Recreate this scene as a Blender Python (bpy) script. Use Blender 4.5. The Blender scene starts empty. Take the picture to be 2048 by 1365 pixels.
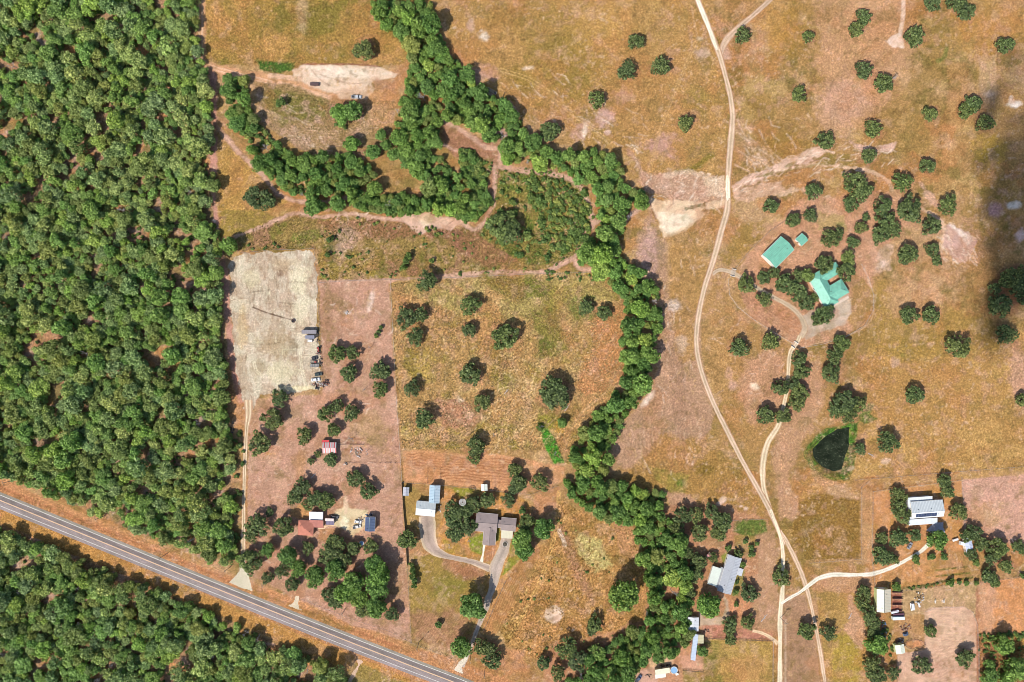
import bpy, bmesh, math, random
import numpy as np
from mathutils import Vector, Matrix

# ------------------------------------------------------------------ camera, light, exposure
sc = bpy.context.scene
H = 390.0                      # camera height above ground, metres
S = 0.30                       # metres per photo pixel on the ground
CX, CY = 1024.0, 682.5
col = sc.collection
cam_d = bpy.data.cameras.new("camera"); cam = bpy.data.objects.new("camera", cam_d); col.objects.link(cam)
cam.location = (0, 0, H); cam.rotation_euler = (0, 0, 0)
cam_d.sensor_width = 36.0; cam_d.lens = 36.0 * H / (2048 * S)
cam_d.clip_start = 1.0; cam_d.clip_end = 6000.0
sc.camera = cam

SUN_DIR = Vector((-0.60 / 0.9, -0.672 / 0.9, 0)).normalized()   # towards the sun, on the ground plane
EL = math.radians(48)
sun_vec = Vector((SUN_DIR.x * math.cos(EL), SUN_DIR.y * math.cos(EL), math.sin(EL)))
w = bpy.data.worlds.new("World"); sc.world = w; w.use_nodes = True
nt = w.node_tree; bg = nt.nodes["Background"]
sky = nt.nodes.new("ShaderNodeTexSky"); sky.sky_type = 'NISHITA'; sky.sun_disc = False
sky.sun_elevation = EL; sky.sun_rotation = math.atan2(sun_vec.x, sun_vec.y)
nt.links.new(sky.outputs[0], bg.inputs[0]); bg.inputs[1].default_value = 0.13
sd = bpy.data.lights.new("sun", 'SUN'); sd.energy = 4.6; sd.angle = math.radians(0.5); sd.color = (1.0, 0.955, 0.88)
so = bpy.data.objects.new("sun", sd); col.objects.link(so)
so.rotation_euler = sun_vec.to_track_quat('Z', 'Y').to_euler()
sc.view_settings.view_transform = 'Standard'; sc.view_settings.look = 'None'
sc.view_settings.exposure = 0.10; sc.view_settings.gamma = 1.0; sc.view_settings.use_curve_mapping = False

sc.cycles.filter_width = 0.85
rnd = random.Random(7)
rng = np.random.default_rng(11)

# ------------------------------------------------------------------ helpers
def P(px, py, z=0.0):
    """photo pixel -> world point, for a thing seen at height z"""
    k = S * (1 - z / H)
    return Vector(((px - CX) * k, (CY - py) * k, z))

def lin(c):
    c = np.asarray(c, float) / 255.0
    return np.where(c <= 0.04045, c / 12.92, ((c + 0.055) / 1.055) ** 2.4)
KALB = 1.16                    # radiance of a white sheet in this light
def alb(c): return lin(c) / KALB

def put(name, me, mat=None, parent=None, loc=(0, 0, 0), rz=0.0, kind=None):
    if mat and not me.materials: me.materials.append(mat)
    o = bpy.data.objects.new(name, me); col.objects.link(o)
    o.location = loc; o.rotation_euler = (0, 0, rz)
    if parent: o.parent = parent
    if kind: o['kind'] = kind
    return o
def tag(o, label, cat, group=None):
    o['label'] = label; o['category'] = cat
    if group: o['group'] = group
    return o
def thing(name, label, cat, loc=(0, 0, 0), rz=0.0, group=None):
    o = bpy.data.objects.new(name, None); col.objects.link(o)
    o.location = loc; o.rotation_euler = (0, 0, rz); o.empty_display_size = 0.5
    return tag(o, label, cat, group)
def copy_tree(root):
    c = root.copy(); col.objects.link(c)
    for ch in root.children:
        d = ch.copy(); col.objects.link(d); d.parent = c
        for g in ch.children:
            e = g.copy(); col.objects.link(e); e.parent = d
    return c

class MB:
    """collects simple solids and makes one mesh of them"""
    def __init__(s): s.v = []; s.f = []; s.c = []
    def add(s, vs, fs):
        n = len(s.v); s.v += [tuple(v) for v in vs]; s.f += [tuple(n + i for i in f) for f in fs]; return s
    def box(s, cx, cy, cz, sx, sy, sz, tx=1.0, ty=1.0, rz=0.0, ox=0.0):
        """box centred at cx,cy with bottom at cz; the top is scaled by tx,ty and moved by ox"""
        a, b = sx / 2, sy / 2
        vs = [(-a, -b, 0), (a, -b, 0), (a, b, 0), (-a, b, 0),
              (-a * tx + ox, -b * ty, sz), (a * tx + ox, -b * ty, sz), (a * tx + ox, b * ty, sz), (-a * tx + ox, b * ty, sz)]
        ca, sa = math.cos(rz), math.sin(rz)
        vs = [(cx + x * ca - y * sa, cy + x * sa + y * ca, cz + z) for x, y, z in vs]
        return s.add(vs, [(3, 2, 1, 0), (4, 5, 6, 7), (0, 1, 5, 4), (1, 2, 6, 5), (2, 3, 7, 6), (3, 0, 4, 7)])
    def tube(s, p, q, r0, r1, n=6, cap=True):
        p, q = Vector(p), Vector(q); d = (q - p)
        if d.length < 1e-6: return s
        t = d.to_track_quat('Z', 'Y').to_matrix()
        vs = []
        for c, r in ((p, r0), (q, r1)):
            for i in range(n):
                a = 2 * math.pi * i / n
                vs.append(c + t @ Vector((math.cos(a) * r, math.sin(a) * r, 0)))
        fs = [(i, (i + 1) % n, n + (i + 1) % n, n + i) for i in range(n)]
        if cap: fs += [tuple(range(n - 1, -1, -1)), tuple(range(n, 2 * n))]
        return s.add(vs, fs)
    def ring(s, cx, cy, cz, r0, r1, h, n=24):
        vs = []
        for k in range(n):
            a = 2 * math.pi * k / n; c, d = math.cos(a), math.sin(a)
            vs += [(cx + c * r0, cy + d * r0, cz), (cx + c * r1, cy + d * r1, cz), (cx + c * r1, cy + d * r1, cz + h), (cx + c * r0, cy + d * r0, cz + h)]
        fs = []
        for k in range(n):
            a = 4 * k; b = 4 * ((k + 1) % n)
            for j in range(4):
                fs.append((a + j, b + j, b + (j + 1) % 4, a + (j + 1) % 4))
        return s.add(vs, fs)
    def mesh(s, name='part', smooth=False, bevel=0.0):
        me = bpy.data.meshes.new(name); me.from_pydata(s.v, [], s.f)
        bm = bmesh.new(); bm.from_mesh(me)
        bmesh.ops.recalc_face_normals(bm, faces=bm.faces)
        if bevel:
            bmesh.ops.bevel(bm, geom=[e for e in bm.edges if e.is_manifold], offset=bevel, segments=1, affect='EDGES')
        bm.to_mesh(me); bm.free()
        if smooth: me.polygons.foreach_set('use_smooth', [True] * len(me.polygons))
        me.update(); return me
    def build(s, name, mat, parent=None, kind=None, bevel=0.0, smooth=False, **k):
        return put(name, s.mesh(name, smooth, bevel), mat, parent, kind=kind, **k)

# ------------------------------------------------------------------ materials
def nodes(m):
    m.use_nodes = True; t = m.node_tree; return t, t.nodes, t.links, t.nodes["Principled BSDF"]
def noise_node(t, scale, detail=4, rough=0.6, vec=None):
    n = t.nodes.new("ShaderNodeTexNoise"); n.inputs['Scale'].default_value = scale
    n.inputs['Detail'].default_value = detail; n.inputs['Roughness'].default_value = rough
    if vec is None:
        g = t.nodes.new("ShaderNodeTexCoord"); vec = g.outputs['Object']
    t.links.new(vec, n.inputs['Vector']); return n
def ramp(t, fac, stops):
    r = t.nodes.new("ShaderNodeValToRGB"); e = r.color_ramp.elements
    while len(e) < len(stops): e.new(0.5)
    for k, (p, c) in enumerate(stops):
        e[k].position = p; e[k].color = (*c[:3], 1) if hasattr(c, '__len__') else (c, c, c, 1)
    t.links.new(fac, r.inputs[0]); return r
def mult(t, a, b, fac=1.0, mode='MULTIPLY'):
    m = t.nodes.new("ShaderNodeMix"); m.data_type = 'RGBA'; m.blend_type = mode
    if isinstance(fac, (int, float)): m.inputs[0].default_value = fac
    else: t.links.new(fac, m.inputs[0])
    for s_, v in ((6, a), (7, b)):
        if hasattr(v, 'is_linked') or hasattr(v, 'links'): t.links.new(v, m.inputs[s_])
        else: m.inputs[s_].default_value = (*v[:3], 1)
    return m.outputs[2]
def plain(name, rgb, rough=0.7, metal=0.0, var=0.18, scale=0.8, spec=0.3, bump=0.0):
    """a weathered one-colour surface; rgb is linear albedo"""
    m = bpy.data.materials.new(name); t, N, L, b = nodes(m)
    n = noise_node(t, scale, 5, 0.65); r = ramp(t, n.outputs[0], [(0.3, 1 - var), (0.7, 1 + var * 0.4)])
    L.new(mult(t, rgb, r.outputs[0]), b.inputs['Base Color'])
    b.inputs['Roughness'].default_value = rough; b.inputs['Metallic'].default_value = metal
    b.inputs['Specular IOR Level'].default_value = spec
    if bump:
        bp = t.nodes.new("ShaderNodeBump"); bp.inputs['Strength'].default_value = bump; bp.inputs['Distance'].default_value = 0.05
        L.new(n.outputs[0], bp.inputs['Height']); L.new(bp.outputs[0], b.inputs['Normal'])
    m.diffuse_color = (*[float(x) for x in rgb[:3]], 1)
    return m

def painted(name, fine=1.0, flecks=True):
    """ground: vertex colour 'Col' times speckle; attribute 'tuft' says how grassy it is"""
    m = bpy.data.materials.new(name); t, N, L, b = nodes(m)
    ca = N.new("ShaderNodeAttribute"); ca.attribute_name = 'Col'
    ta = N.new("ShaderNodeAttribute"); ta.attribute_name = 'tuft'
    n1 = noise_node(t, 0.75, 5, 0.8); n2 = noise_node(t, 1.9, 3, 0.7); n3 = noise_node(t, 0.12, 4, 0.6)
    r1 = ramp(t, n1.outputs[0], [(0.33, 0.30), (0.5, 0.92), (0.68, 1.95)])
    r2 = ramp(t, n2.outputs[0], [(0.32, 0.60), (0.68, 1.45)])
    r3 = ramp(t, n3.outputs[0], [(0.3, (0.88, 0.90, 0.84)), (0.7, (1.12, 1.09, 1.08))])
    sp = mult(t, r1.outputs[0], r2.outputs[0])
    base = mult(t, ca.outputs['Color'], r3.outputs[0])
    full = mult(t, base, sp)
    soft = mult(t, base, mult(t, (1, 1, 1), r2.outputs[0], 0.45))
    mx = mult(t, soft, full, ta.outputs['Fac'], 'MIX')
    out = mx
    if flecks:
        v = N.new("ShaderNodeTexVoronoi"); v.inputs['Scale'].default_value = 0.24
        g = N.new("ShaderNodeTexCoord"); L.new(g.outputs['Object'], v.inputs['Vector'])
        vr = ramp(t, v.outputs['Distance'], [(0.0, 1.0), (0.07, 1.0), (0.12, 0.0)])
        ns = noise_node(t, 0.03, 3, 0.6); nr = ramp(t, ns.outputs[0], [(0.50, 0.0), (0.66, 0.6)])
        mm = N.new("ShaderNodeMath"); mm.operation = 'MULTIPLY'; L.new(vr.outputs[0], mm.inputs[0]); L.new(nr.outputs[0], mm.inputs[1])
        m2 = N.new("ShaderNodeMath"); m2.operation = 'MULTIPLY'; L.new(mm.outputs[0], m2.inputs[0]); L.new(ta.outputs['Fac'], m2.inputs[1])
        out = mult(t, mx, (0.66, 0.56, 0.42), m2.outputs[0], 'MIX')
    L.new(out, b.inputs['Base Color']); b.inputs['Roughness'].default_value = 0.95; b.inputs['Specular IOR Level'].default_value = 0.1
    bp = N.new("ShaderNodeBump"); bp.inputs['Distance'].default_value = 0.55
    sm = N.new("ShaderNodeMath"); sm.operation = 'MULTIPLY_ADD'; sm.inputs[1].default_value = 0.75 * fine; sm.inputs[2].default_value = 0.12
    L.new(ta.outputs['Fac'], sm.inputs[0]); L.new(sm.outputs[0], bp.inputs['Strength'])
    L.new(n1.outputs[0], bp.inputs['Height']); L.new(bp.outputs[0], b.inputs['Normal'])
    return m

def leaf_mat(name, dark, light, trans=0.25, spread=0.35):
    m = bpy.data.materials.new(name); t, N, L, b = nodes(m)
    ca = N.new("ShaderNodeAttribute"); ca.attribute_name = 'Col'
    oi = N.new("ShaderNodeObjectInfo")
    n = noise_node(t, 1.6, 2, 0.5)
    base = mult(t, dark, light, ca.outputs['Fac'], 'MIX')
    hr = ramp(t, oi.outputs['Random'], [(0.0, (0.72, 0.80, 0.85)), (0.25, (1.0, 1.0, 0.9)), (0.5, (0.85, 1.0, 0.95)), (0.75, (1.35, 1.18, 0.95)), (1.0, (1.05, 1.15, 0.85))])
    c = mult(t, base, hr.outputs[0], spread * 2)
    L.new(c, b.inputs['Base Color']); b.inputs['Roughness'].default_value = 0.55; b.inputs['Specular IOR Level'].default_value = 0.25
    tr = N.new("ShaderNodeBsdfTranslucent"); L.new(mult(t, c, (1.0, 1.1, 0.5)), tr.inputs['Color'])
    mx = N.new("ShaderNodeMixShader"); mx.inputs[0].default_value = trans
    L.new(b.outputs[0], mx.inputs[1]); L.new(tr.outputs[0], mx.inputs[2])
    L.new(mx.outputs[0], N["Material Output"].inputs['Surface'])
    return m

# ------------------------------------------------------------------ painting toolkit (numpy)
_lat = rng.random((256, 256))
def vnoise(u, v, seed=0):
    u = u + seed * 17.37; v = v + seed * 9.71
    iu = np.floor(u).astype(int); iv = np.floor(v).astype(int)
    fu = u - iu; fv = v - iv; fu = fu * fu * (3 - 2 * fu); fv = fv * fv * (3 - 2 * fv)
    a = _lat[iu & 255, iv & 255]; b = _lat[(iu + 1) & 255, iv & 255]
    c = _lat[iu & 255, (iv + 1) & 255]; d = _lat[(iu + 1) & 255, (iv + 1) & 255]
    return (a * (1 - fu) + b * fu) * (1 - fv) + (c * (1 - fu) + d * fu) * fv
def fbm(u, v, scale, octs=4, seed=0):
    s = 0; a = 1; t = 0; f = 1.0 / scale
    for k in range(octs):
        s = s + a * vnoise(u * f, v * f, seed + k * 3); t += a; a *= 0.55; f *= 2.1
    return s / t
def sstep(x, a, b):
    t = np.clip((x - a) / (b - a), 0, 1); return t * t * (3 - 2 * t)
def seg_dist(U, V, pts, closed):
    d = np.full(U.shape, 1e9); n = len(pts)
    for i in range(n if closed else n - 1):
        x0, y0 = pts[i][:2]; x1, y1 = pts[(i + 1) % n][:2]
        dx, dy = x1 - x0, y1 - y0; l2 = dx * dx + dy * dy + 1e-9
        t = np.clip(((U - x0) * dx + (V - y0) * dy) / l2, 0, 1)
        d = np.minimum(d, (U - x0 - t * dx) ** 2 + (V - y0 - t * dy) ** 2)
    return np.sqrt(d)
def inside(U, V, pts):
    r = np.zeros(U.shape, bool); n = len(pts); j = n - 1
    for i in range(n):
        xi, yi = pts[i][:2]; xj, yj = pts[j][:2]
        if yi != yj:
            r ^= ((yi > V) != (yj > V)) & (U < (xj - xi) * (V - yi) / (yj - yi) + xi)
        j = i
    return r
def smooth_line(pts, step=6.0):
    """Catmull-Rom through the points"""
    pts = [tuple(map(float, p)) for p in pts]; out = []; n = len(pts)
    for i in range(n - 1):
        p0 = np.array(pts[max(i - 1, 0)]); p1 = np.array(pts[i]); p2 = np.array(pts[i + 1]); p3 = np.array(pts[min(i + 2, n - 1)])
        k = max(1, int(np.hypot(*(p2 - p1)[:2]) / step))
        for j in range(k):
            t = j / k
            out.append(0.5 * ((2 * p1) + (-p0 + p2) * t + (2 * p0 - 5 * p1 + 4 * p2 - p3) * t * t + (-p0 + 3 * p1 - 3 * p2 + p3) * t ** 3))
    out.append(np.array(pts[-1])); return out
class Canvas:
    def __init__(s, U, V, base=(175, 140, 90), tuft=0.6):
        s.U, s.V = U, V; s.C = np.empty(U.shape + (3,)); s.C[:] = lin(base); s.T = np.full(U.shape, float(tuft))
        s.WN = (fbm(U, V, 22, 4, 5) - 0.5) * 2; s.WF = (fbm(U, V, 7, 3, 9) - 0.5) * 2
        s.FN = fbm(U, V, 5.5, 3, 14) - 0.5; s.MN = fbm(U, V, 26, 3, 17) - 0.5
    def win(s, x0, y0, x1, y1):
        us = s.U[0]; vs = s.V[:, 0]
        i0, i1 = np.searchsorted(us, [x0, x1]); j0, j1 = np.searchsorted(vs, [y0, y1])
        return slice(j0, j1), slice(i0, i1)
    def put(s, w, m, c, a=1.0, tuft=None, brk=True):
        if brk: m = np.clip(m + 4 * m * (1 - m) * (s.FN[w] * 1.3 + s.MN[w] * 0.9), 0, 1)
        m = (m * a)[..., None]
        c = lin(c) if not callable(c) else c
        s.C[w] = s.C[w] * (1 - m) + c * m
        if tuft is not None: s.T[w] = s.T[w] * (1 - m[..., 0]) + tuft * m[..., 0]
    def poly(s, pts, c, a=1.0, soft=5, warp=6, tuft=None, patch=None, mask=False):
        x = [p[0] for p in pts]; y = [p[1] for p in pts]; g = soft + warp * 2 + 3
        w = s.win(min(x) - g, min(y) - g, max(x) + g, max(y) + g); U, V = s.U[w], s.V[w]
        d = seg_dist(U, V, pts, True); d = np.where(inside(U, V, pts), d, -d) + s.WN[w] * warp + s.WF[w] * warp * 0.5
        m = sstep(d, -soft / 2, soft / 2)
        if patch: m = m * sstep(fbm(U, V, patch[0], 4, patch[1]), patch[2], patch[2] + 0.15)
        if mask: return w, m
        s.put(w, m, c, a, tuft)
    def blob(s, x, y, rx, ry, c, a=0.7, soft=0.6, warp=0.5, tuft=None, rot=0):
        g = max(rx, ry) * 1.8 + 8; w = s.win(x - g, y - g, x + g, y + g); U, V = s.U[w] - x, s.V[w] - y
        r = math.radians(rot); u = U * math.cos(r) + V * math.sin(r); v = -U * math.sin(r) + V * math.cos(r)
        d = np.sqrt((u / rx) ** 2 + (v / ry) ** 2) + s.WN[w] * warp + s.WF[w] * warp * 0.5
        s.put(w, 1 - sstep(d, 1 - soft, 1 + soft * 0.5), c, a, tuft)
    def line(s, pts, hw, c, a=0.8, soft=2, warp=1.5, tuft=None, curve=True, twin=0):
        if curve: pts = smooth_line([p[:2] for p in pts], 10)
        x = [p[0] for p in pts]; y = [p[1] for p in pts]; g = hw + soft + warp * 2 + twin + 3
        w = s.win(min(x) - g, min(y) - g, max(x) + g, max(y) + g); U, V = s.U[w], s.V[w]
        d = seg_dist(U, V, pts, False) + s.WF[w] * warp
        if twin: d = np.abs(d - twin)
        s.put(w, 1 - sstep(d, hw - soft / 2, hw + soft / 2), c, a, tuft, hw > 2.5)
    def rows(s, pts, ang, period, c, a=0.35, soft=6, wob=3):
        w, m = s.poly(pts, None, soft=soft, mask=True); U, V = s.U[w], s.V[w]; r = math.radians(ang)
        t = (-U * math.sin(r) + V * math.cos(r)) + s.WN[w] * wob
        k = 0.5 + 0.5 * np.sin(2 * math.pi * t / period); s.put(w, m * k * (0.5 + fbm(U, V, 12, 3, 4)), c, a)
# ------------------------------------------------------------------ ground sheet
GRASS = (178, 138, 86)
def axis(lo, hi, step, far):
    core = np.arange(lo, hi + step, step); out = []; x = 0; d = step * 2
    while x < far: x += d; d *= 1.25; out.append(x)
    out = np.array(out); return np.concatenate([(lo - out)[::-1], core, core[-1] + out])
ux = axis(-60, 2108, 2.0, 9000); vy = axis(-60, 1425, 2.0, 9000)
U, V = np.meshgrid(ux, vy)
g = Canvas(U, V, GRASS, 0.55)
# wide mottling of the dry pasture
def mottle(c, scale, seed, lo, hi, a, tuft=None):
    m = sstep(fbm(U, V, scale, 5, seed), lo, hi); g.put((slice(None), slice(None)), m, c, a, tuft)
mottle((196, 158, 118), 150, 21, 0.48, 0.66, 0.75)
mottle((158, 126, 68), 110, 22, 0.50, 0.66, 0.75)
mottle((150, 118, 60), 60, 23, 0.55, 0.72, 0.55)
mottle((205, 170, 112), 45, 24, 0.58, 0.74, 0.5); mottle((190, 128, 78), 70, 27, 0.54, 0.68, 0.55); mottle((122, 108, 52), 38, 28, 0.60, 0.72, 0.6)

sel_ = (slice(None), slice(None)); big_ = fbm(U, V, 90, 3, 151)
def flecked(c, scale, seed, lo, hi, a, b0, b1):
    g.put(sel_, sstep(fbm(U, V, scale, 3, seed), lo, hi) * sstep(big_, b0, b1), c, a)
# forest floor: straw, orange and pinkish earth
FOREST1 = [(-80, -80), (388, -80), (398, 110), (415, 190), (425, 300), (432, 420), (438, 560), (446, 700), (455, 820), (462, 930), (466, 1030), (470, 1110), (440, 1135), (330, 1082), (240, 1050), (160, 1015), (80, 975), (30, 958), (-80, 930)]
FOREST2 = [(-80, 1020), (0, 1045), (100, 1085), (200, 1130), (300, 1170), (400, 1215), (500, 1262), (580, 1305), (650, 1330), (690, 1355), (715, 1440), (-80, 1440)]
for F in (FOREST1, FOREST2):
    g.poly(F, (176, 136, 104), 0.95, soft=14, warp=8, tuft=0.8)
    g.poly(F, (215, 150, 95), 0.8, patch=(26, 31, 0.56)); g.poly(F, (120, 118, 60), 0.6, patch=(40, 33, 0.52))
    g.poly(F, (196, 168, 160), 0.6, patch=(20, 36, 0.60))
# highway verges
g.poly([(-80, 905), (0, 955), (160, 1030), (400, 1130), (640, 1215), (820, 1290), (1010, 1355), (1180, 1440), (900, 1440), (640, 1318), (400, 1215), (200, 1130), (0, 1048), (-80, 1010)], (196, 138, 92), 0.95, soft=6, warp=3, tuft=0.7)
g.poly([(0, 1015), (200, 1100), (400, 1185), (640, 1285), (880, 1380), (820, 1400), (640, 1318), (400, 1215), (200, 1130), (0, 1048)], (190, 140, 70), 0.8, soft=5, warp=4)
g.poly([(700, 1320), (900, 1400), (760, 1400), (690, 1360)], (140, 130, 70), 0.7)
for o in (9, 13, 19, 23):
    g.line([(0, 984 - o), (160, 1049 - o), (400, 1146 - o), (640, 1243 - o), (820, 1313 - o)], 0.9, (222, 160, 112), 0.6, soft=1.5, warp=0.8)
g.line([(0, 975), (160, 1041), (400, 1138), (640, 1234), (820, 1305)], 3.5, (165, 100, 66), 0.5, soft=5, warp=2)
g.line([(480, 1172), (560, 1205), (640, 1236), (700, 1258)], 5, (160, 122, 60), 0.6, soft=5)
# north-west meadow
NW = [(412, -80), (860, -80), (870, 90), (800, 130), (620, 128), (520, 132), (412, 128)]
g.poly(NW, (168, 134, 66), 0.9, tuft=0.8); g.poly(NW, (128, 118, 50), 0.75, patch=(50, 41, 0.46)); g.poly(NW, (205, 155, 90), 0.7, patch=(60, 43, 0.55))
g.blob(605, 20, 12, 60, (195, 165, 130), 0.6); g.blob(730, 60, 50, 60, (196, 140, 80), 0.5)
g.blob(760, 120, 60, 14, (188, 142, 88), 0.7)
g.poly([(508, 118), (545, 126), (590, 124), (590, 140), (560, 148), (520, 138)], (70, 108, 40), 0.95, soft=6, warp=4, tuft=1)
# sand strip and the bare lot below it
g.poly([(585, 140), (610, 129), (700, 131), (745, 132), (795, 148), (790, 156), (740, 165), (750, 180), (735, 200), (660, 200), (630, 178), (600, 172), (588, 160)], (228, 198, 172), 1, soft=3, warp=3, tuft=0.1)
g.poly([(612, 131), (700, 134), (780, 148), (700, 160), (620, 155)], (242, 222, 200), 0.8, soft=8, warp=5, patch=(20, 52, 0.35))
g.line([(600, 129), (700, 129), (760, 134)], 1.2, (150, 95, 85), 0.8)
g.line([(618, 135), (640, 160), (660, 172)], 1.2, (160, 120, 100), 0.6); g.line([(640, 150), (700, 168), (740, 164)], 1.2, (175, 140, 118), 0.6)
g.poly([(745, 160), (800, 158), (790, 190), (750, 180)], (176, 130, 100), 0.8)
g.line([(402, -40), (402, 100), (414, 130), (470, 145), (540, 158), (590, 170), (640, 190), (670, 197)], 9, (214, 160, 118), 0.95, soft=5, warp=4, tuft=0.25)
g.line([(402, -40), (402, 100), (414, 130), (470, 148), (540, 165)], 1.2, (240, 200, 170), 0.8, twin=3)
g.line([(540, 152), (600, 158)], 5, (222, 180, 150), 0.9, tuft=0.2)
g.line([(560, 166), (660, 196)], 4, (232, 190, 160), 0.6)
# pen meadow with curving mow lines
PEN = [(510, 165), (600, 172), (650, 200), (740, 205), (790, 200), (785, 290), (740, 320), (660, 320), (590, 295), (520, 240)]
g.poly(PEN, (164, 134, 92), 0.9, tuft=0.8); g.poly([(545, 175), (650, 200), (670, 235), (560, 250), (520, 200)], (126, 120, 56), 0.85, soft=14, warp=8, tuft=1)
g.poly(PEN, (200, 160, 140), 0.6, patch=(24, 55, 0.52)); g.blob(760, 215, 30, 50, (202, 150, 100), 0.8)
for k in range(7):
    g.line([(500 + k * 7, 205 + k * 3), (535 + k * 6, 250 - k * 2), (600, 288 - k * 5), (680, 292 - k * 5), (745, 262 - k * 4)], 0.8, (212, 178, 150), 0.55, soft=1.2, warp=1)
# west boundary track and strip
g.line([(425, 150), (428, 230), (428, 330), (436, 470), (450, 560), (462, 700), (482, 800)], 7, (200, 146, 130), 0.95, soft=6, warp=4, tuft=0.3)
WST = [(435, 275), (470, 300), (530, 355), (580, 400), (470, 470), (440, 500), (432, 400)]
g.poly(WST, (188, 146, 78), 0.9, tuft=0.75); g.poly([(440, 420), (520, 420), (560, 440), (460, 480), (440, 500)], (150, 132, 62), 0.7)
# middle strip: olive and red-brown
MID = [(450, 500), (470, 470), (600, 430), (700, 432), (800, 445), (860, 462), (950, 455), (1180, 470), (1150, 520), (1060, 545), (860, 552), (640, 562), (634, 500)]
g.poly(MID, (158, 132, 74), 0.95, tuft=0.85); g.poly(MID, (118, 116, 48), 0.75, patch=(34, 61, 0.5)); g.poly(MID, (168, 122, 96), 0.8, patch=(38, 63, 0.52))
g.poly([(820, 440), (960, 465), (1060, 520), (980, 535), (930, 520), (890, 470), (700, 480), (620, 440)], (160, 104, 84), 0.6, soft=14, warp=10)
g.poly([(640, 505), (700, 500), (760, 550), (640, 560)], (160, 138, 62), 0.8, soft=8)
g.blob(690, 480, 22, 40, (196, 160, 140), 0.8, rot=20); g.blob(620, 470, 34, 12, (110, 124, 48), 0.7, rot=-10); g.blob(660, 510, 12, 22, (84, 96, 44), 0.7)
# scrub field between the creek arms
SCR = [(990, 340), (1090, 335), (1170, 370), (1190, 440), (1160, 500), (1130, 525), (1050, 530), (960, 470), (990, 400)]
g.poly(SCR, (140, 132, 64), 0.95, tuft=1); g.poly(SCR, (86, 112, 42), 0.8, patch=(18, 65, 0.48)); g.poly(SCR, (188, 160, 90), 0.7, patch=(16, 66, 0.56))
CRK = (204, 160, 140)
g.poly([(885, 245), (990, 290), (1000, 340), (985, 400), (940, 350), (890, 290)], (166, 118, 92), 0.9, tuft=0.6)
g.poly([(930, 300), (985, 320), (975, 380), (935, 400)], (132, 122, 62), 0.8)
for pts, hw in (([(440, 262), (478, 305), (520, 345), (556, 388), (590, 402), (640, 405), (700, 395)], 5), ([(470, 474), (530, 452), (585, 428), (640, 435), (700, 428), (760, 437), (800, 440), (850, 455), (880, 452)], 4),
                ([(880, 450), (915, 445), (948, 460), (965, 448), (985, 415), (990, 380), (990, 335)], 4), ([(885, 240), (930, 265), (970, 295), (1000, 300), (1000, 335)], 5), ([(890, 290), (935, 318), (950, 345)], 3),
                ([(1000, 335), (1050, 342), (1105, 348), (1150, 365), (1172, 395), (1185, 440)], 6), ([(1190, 445), (1165, 480), (1150, 515), (1115, 530), (1090, 545), (1000, 546), (870, 556), (780, 562), (640, 566)], 5),
                ([(1150, 520), (1160, 540), (1190, 540)], 5), ([(1300, 405), (1262, 430), (1230, 470), (1222, 520)], 5), ([(1190, 445), (1225, 430)], 3)):
    g.line(pts, hw, CRK, 0.95, soft=4, warp=3, tuft=0.35); g.line(pts, 1.2, (226, 186, 160), 0.6, soft=1.5, warp=3)
g.poly([(800, 432), (850, 425), (925, 440), (905, 460), (860, 455), (845, 470), (815, 455)], (222, 182, 160), 0.9, soft=5, warp=5, tuft=0.2)
g.poly([(835, 435), (860, 425), (868, 440), (850, 462)], (236, 212, 180), 0.8, soft=3, warp=4)
# pasture north centre
NC = [(885, -80), (1390, -80), (1440, 110), (1455, 300), (1430, 380), (1300, 350), (1240, 300), (1110, 290), (1050, 210), (960, 160), (900, 80)]
g.poly(NC, (184, 142, 82), 0.6, tuft=0.7); g.blob(1130, 120, 90, 90, (144, 122, 50), 0.65); g.blob(1010, 30, 60, 30, (150, 116, 54), 0.5); g.blob(1200, 60, 60, 60, (206, 158, 90), 0.5)
g.blob(1050, 160, 50, 24, (150, 122, 52), 0.6, rot=30)
g.blob(1320, 200, 120, 120, (186, 136, 84), 0.4); g.blob(1400, 200, 34, 26, (150, 130, 62), 0.6)
for x, y, rx, ry, c in ((968, 74, 12, 11, (236, 218, 200)), (1056, 137, 13, 5, (226, 200, 176)), (940, 50, 8, 16, (208, 170, 146)), (908, 56, 6, 4, (230, 205, 180)), (955, 150, 40, 22, (200, 156, 138)),
                        (1210, 235, 22, 30, (206, 166, 156)), (1320, 292, 34, 22, (196, 150, 136)), (1160, 260, 22, 22, (206, 164, 148)), (1170, 262, 5, 16, (236, 212, 190)), (1215, 265, 10, 6, (232, 205, 196)),
                        (1328, 372, 16, 14, (232, 208, 190)), (1405, 108, 14, 12, (214, 178, 160)), (1398, 78, 8, 5, (224, 196, 165)), (1450, 110, 14, 14, (214, 174, 152)), (1310, 310, 10, 10, (210, 160, 110)), (1355, 390, 10, 10, (228, 196, 180)),
                        (1240, 195, 26, 18, (198, 152, 128)), (1000, 260, 30, 18, (200, 158, 146)), (1110, 245, 30, 14, (196, 146, 116))):
    g.blob(x, y, rx, ry, c, 0.85, soft=0.7, warp=0.7, tuft=0.35)
g.line([(1392, 84), (1360, 160), (1322, 255), (1305, 320), (1290, 360)], 0.9, (216, 174, 118), 0.7, twin=2.2, warp=0.4)
g.line([(1000, 140), (1060, 160), (1110, 195), (1150, 230), (1200, 270), (1250, 310)], 1.2, (222, 182, 120), 0.6, twin=3, warp=1)
g.line([(940, 148), (1000, 180), (1060, 215), (1120, 245), (1180, 275)], 0.9, (216, 178, 140), 0.5)
g.line([(1408, 60), (1425, 120), (1470, 165), (1480, 230)], 0.9, (220, 180, 140), 0.5); g.line([(1380, -10), (1398, 80), (1440, 130)], 0.9, (220, 182, 145), 0.6)
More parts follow.
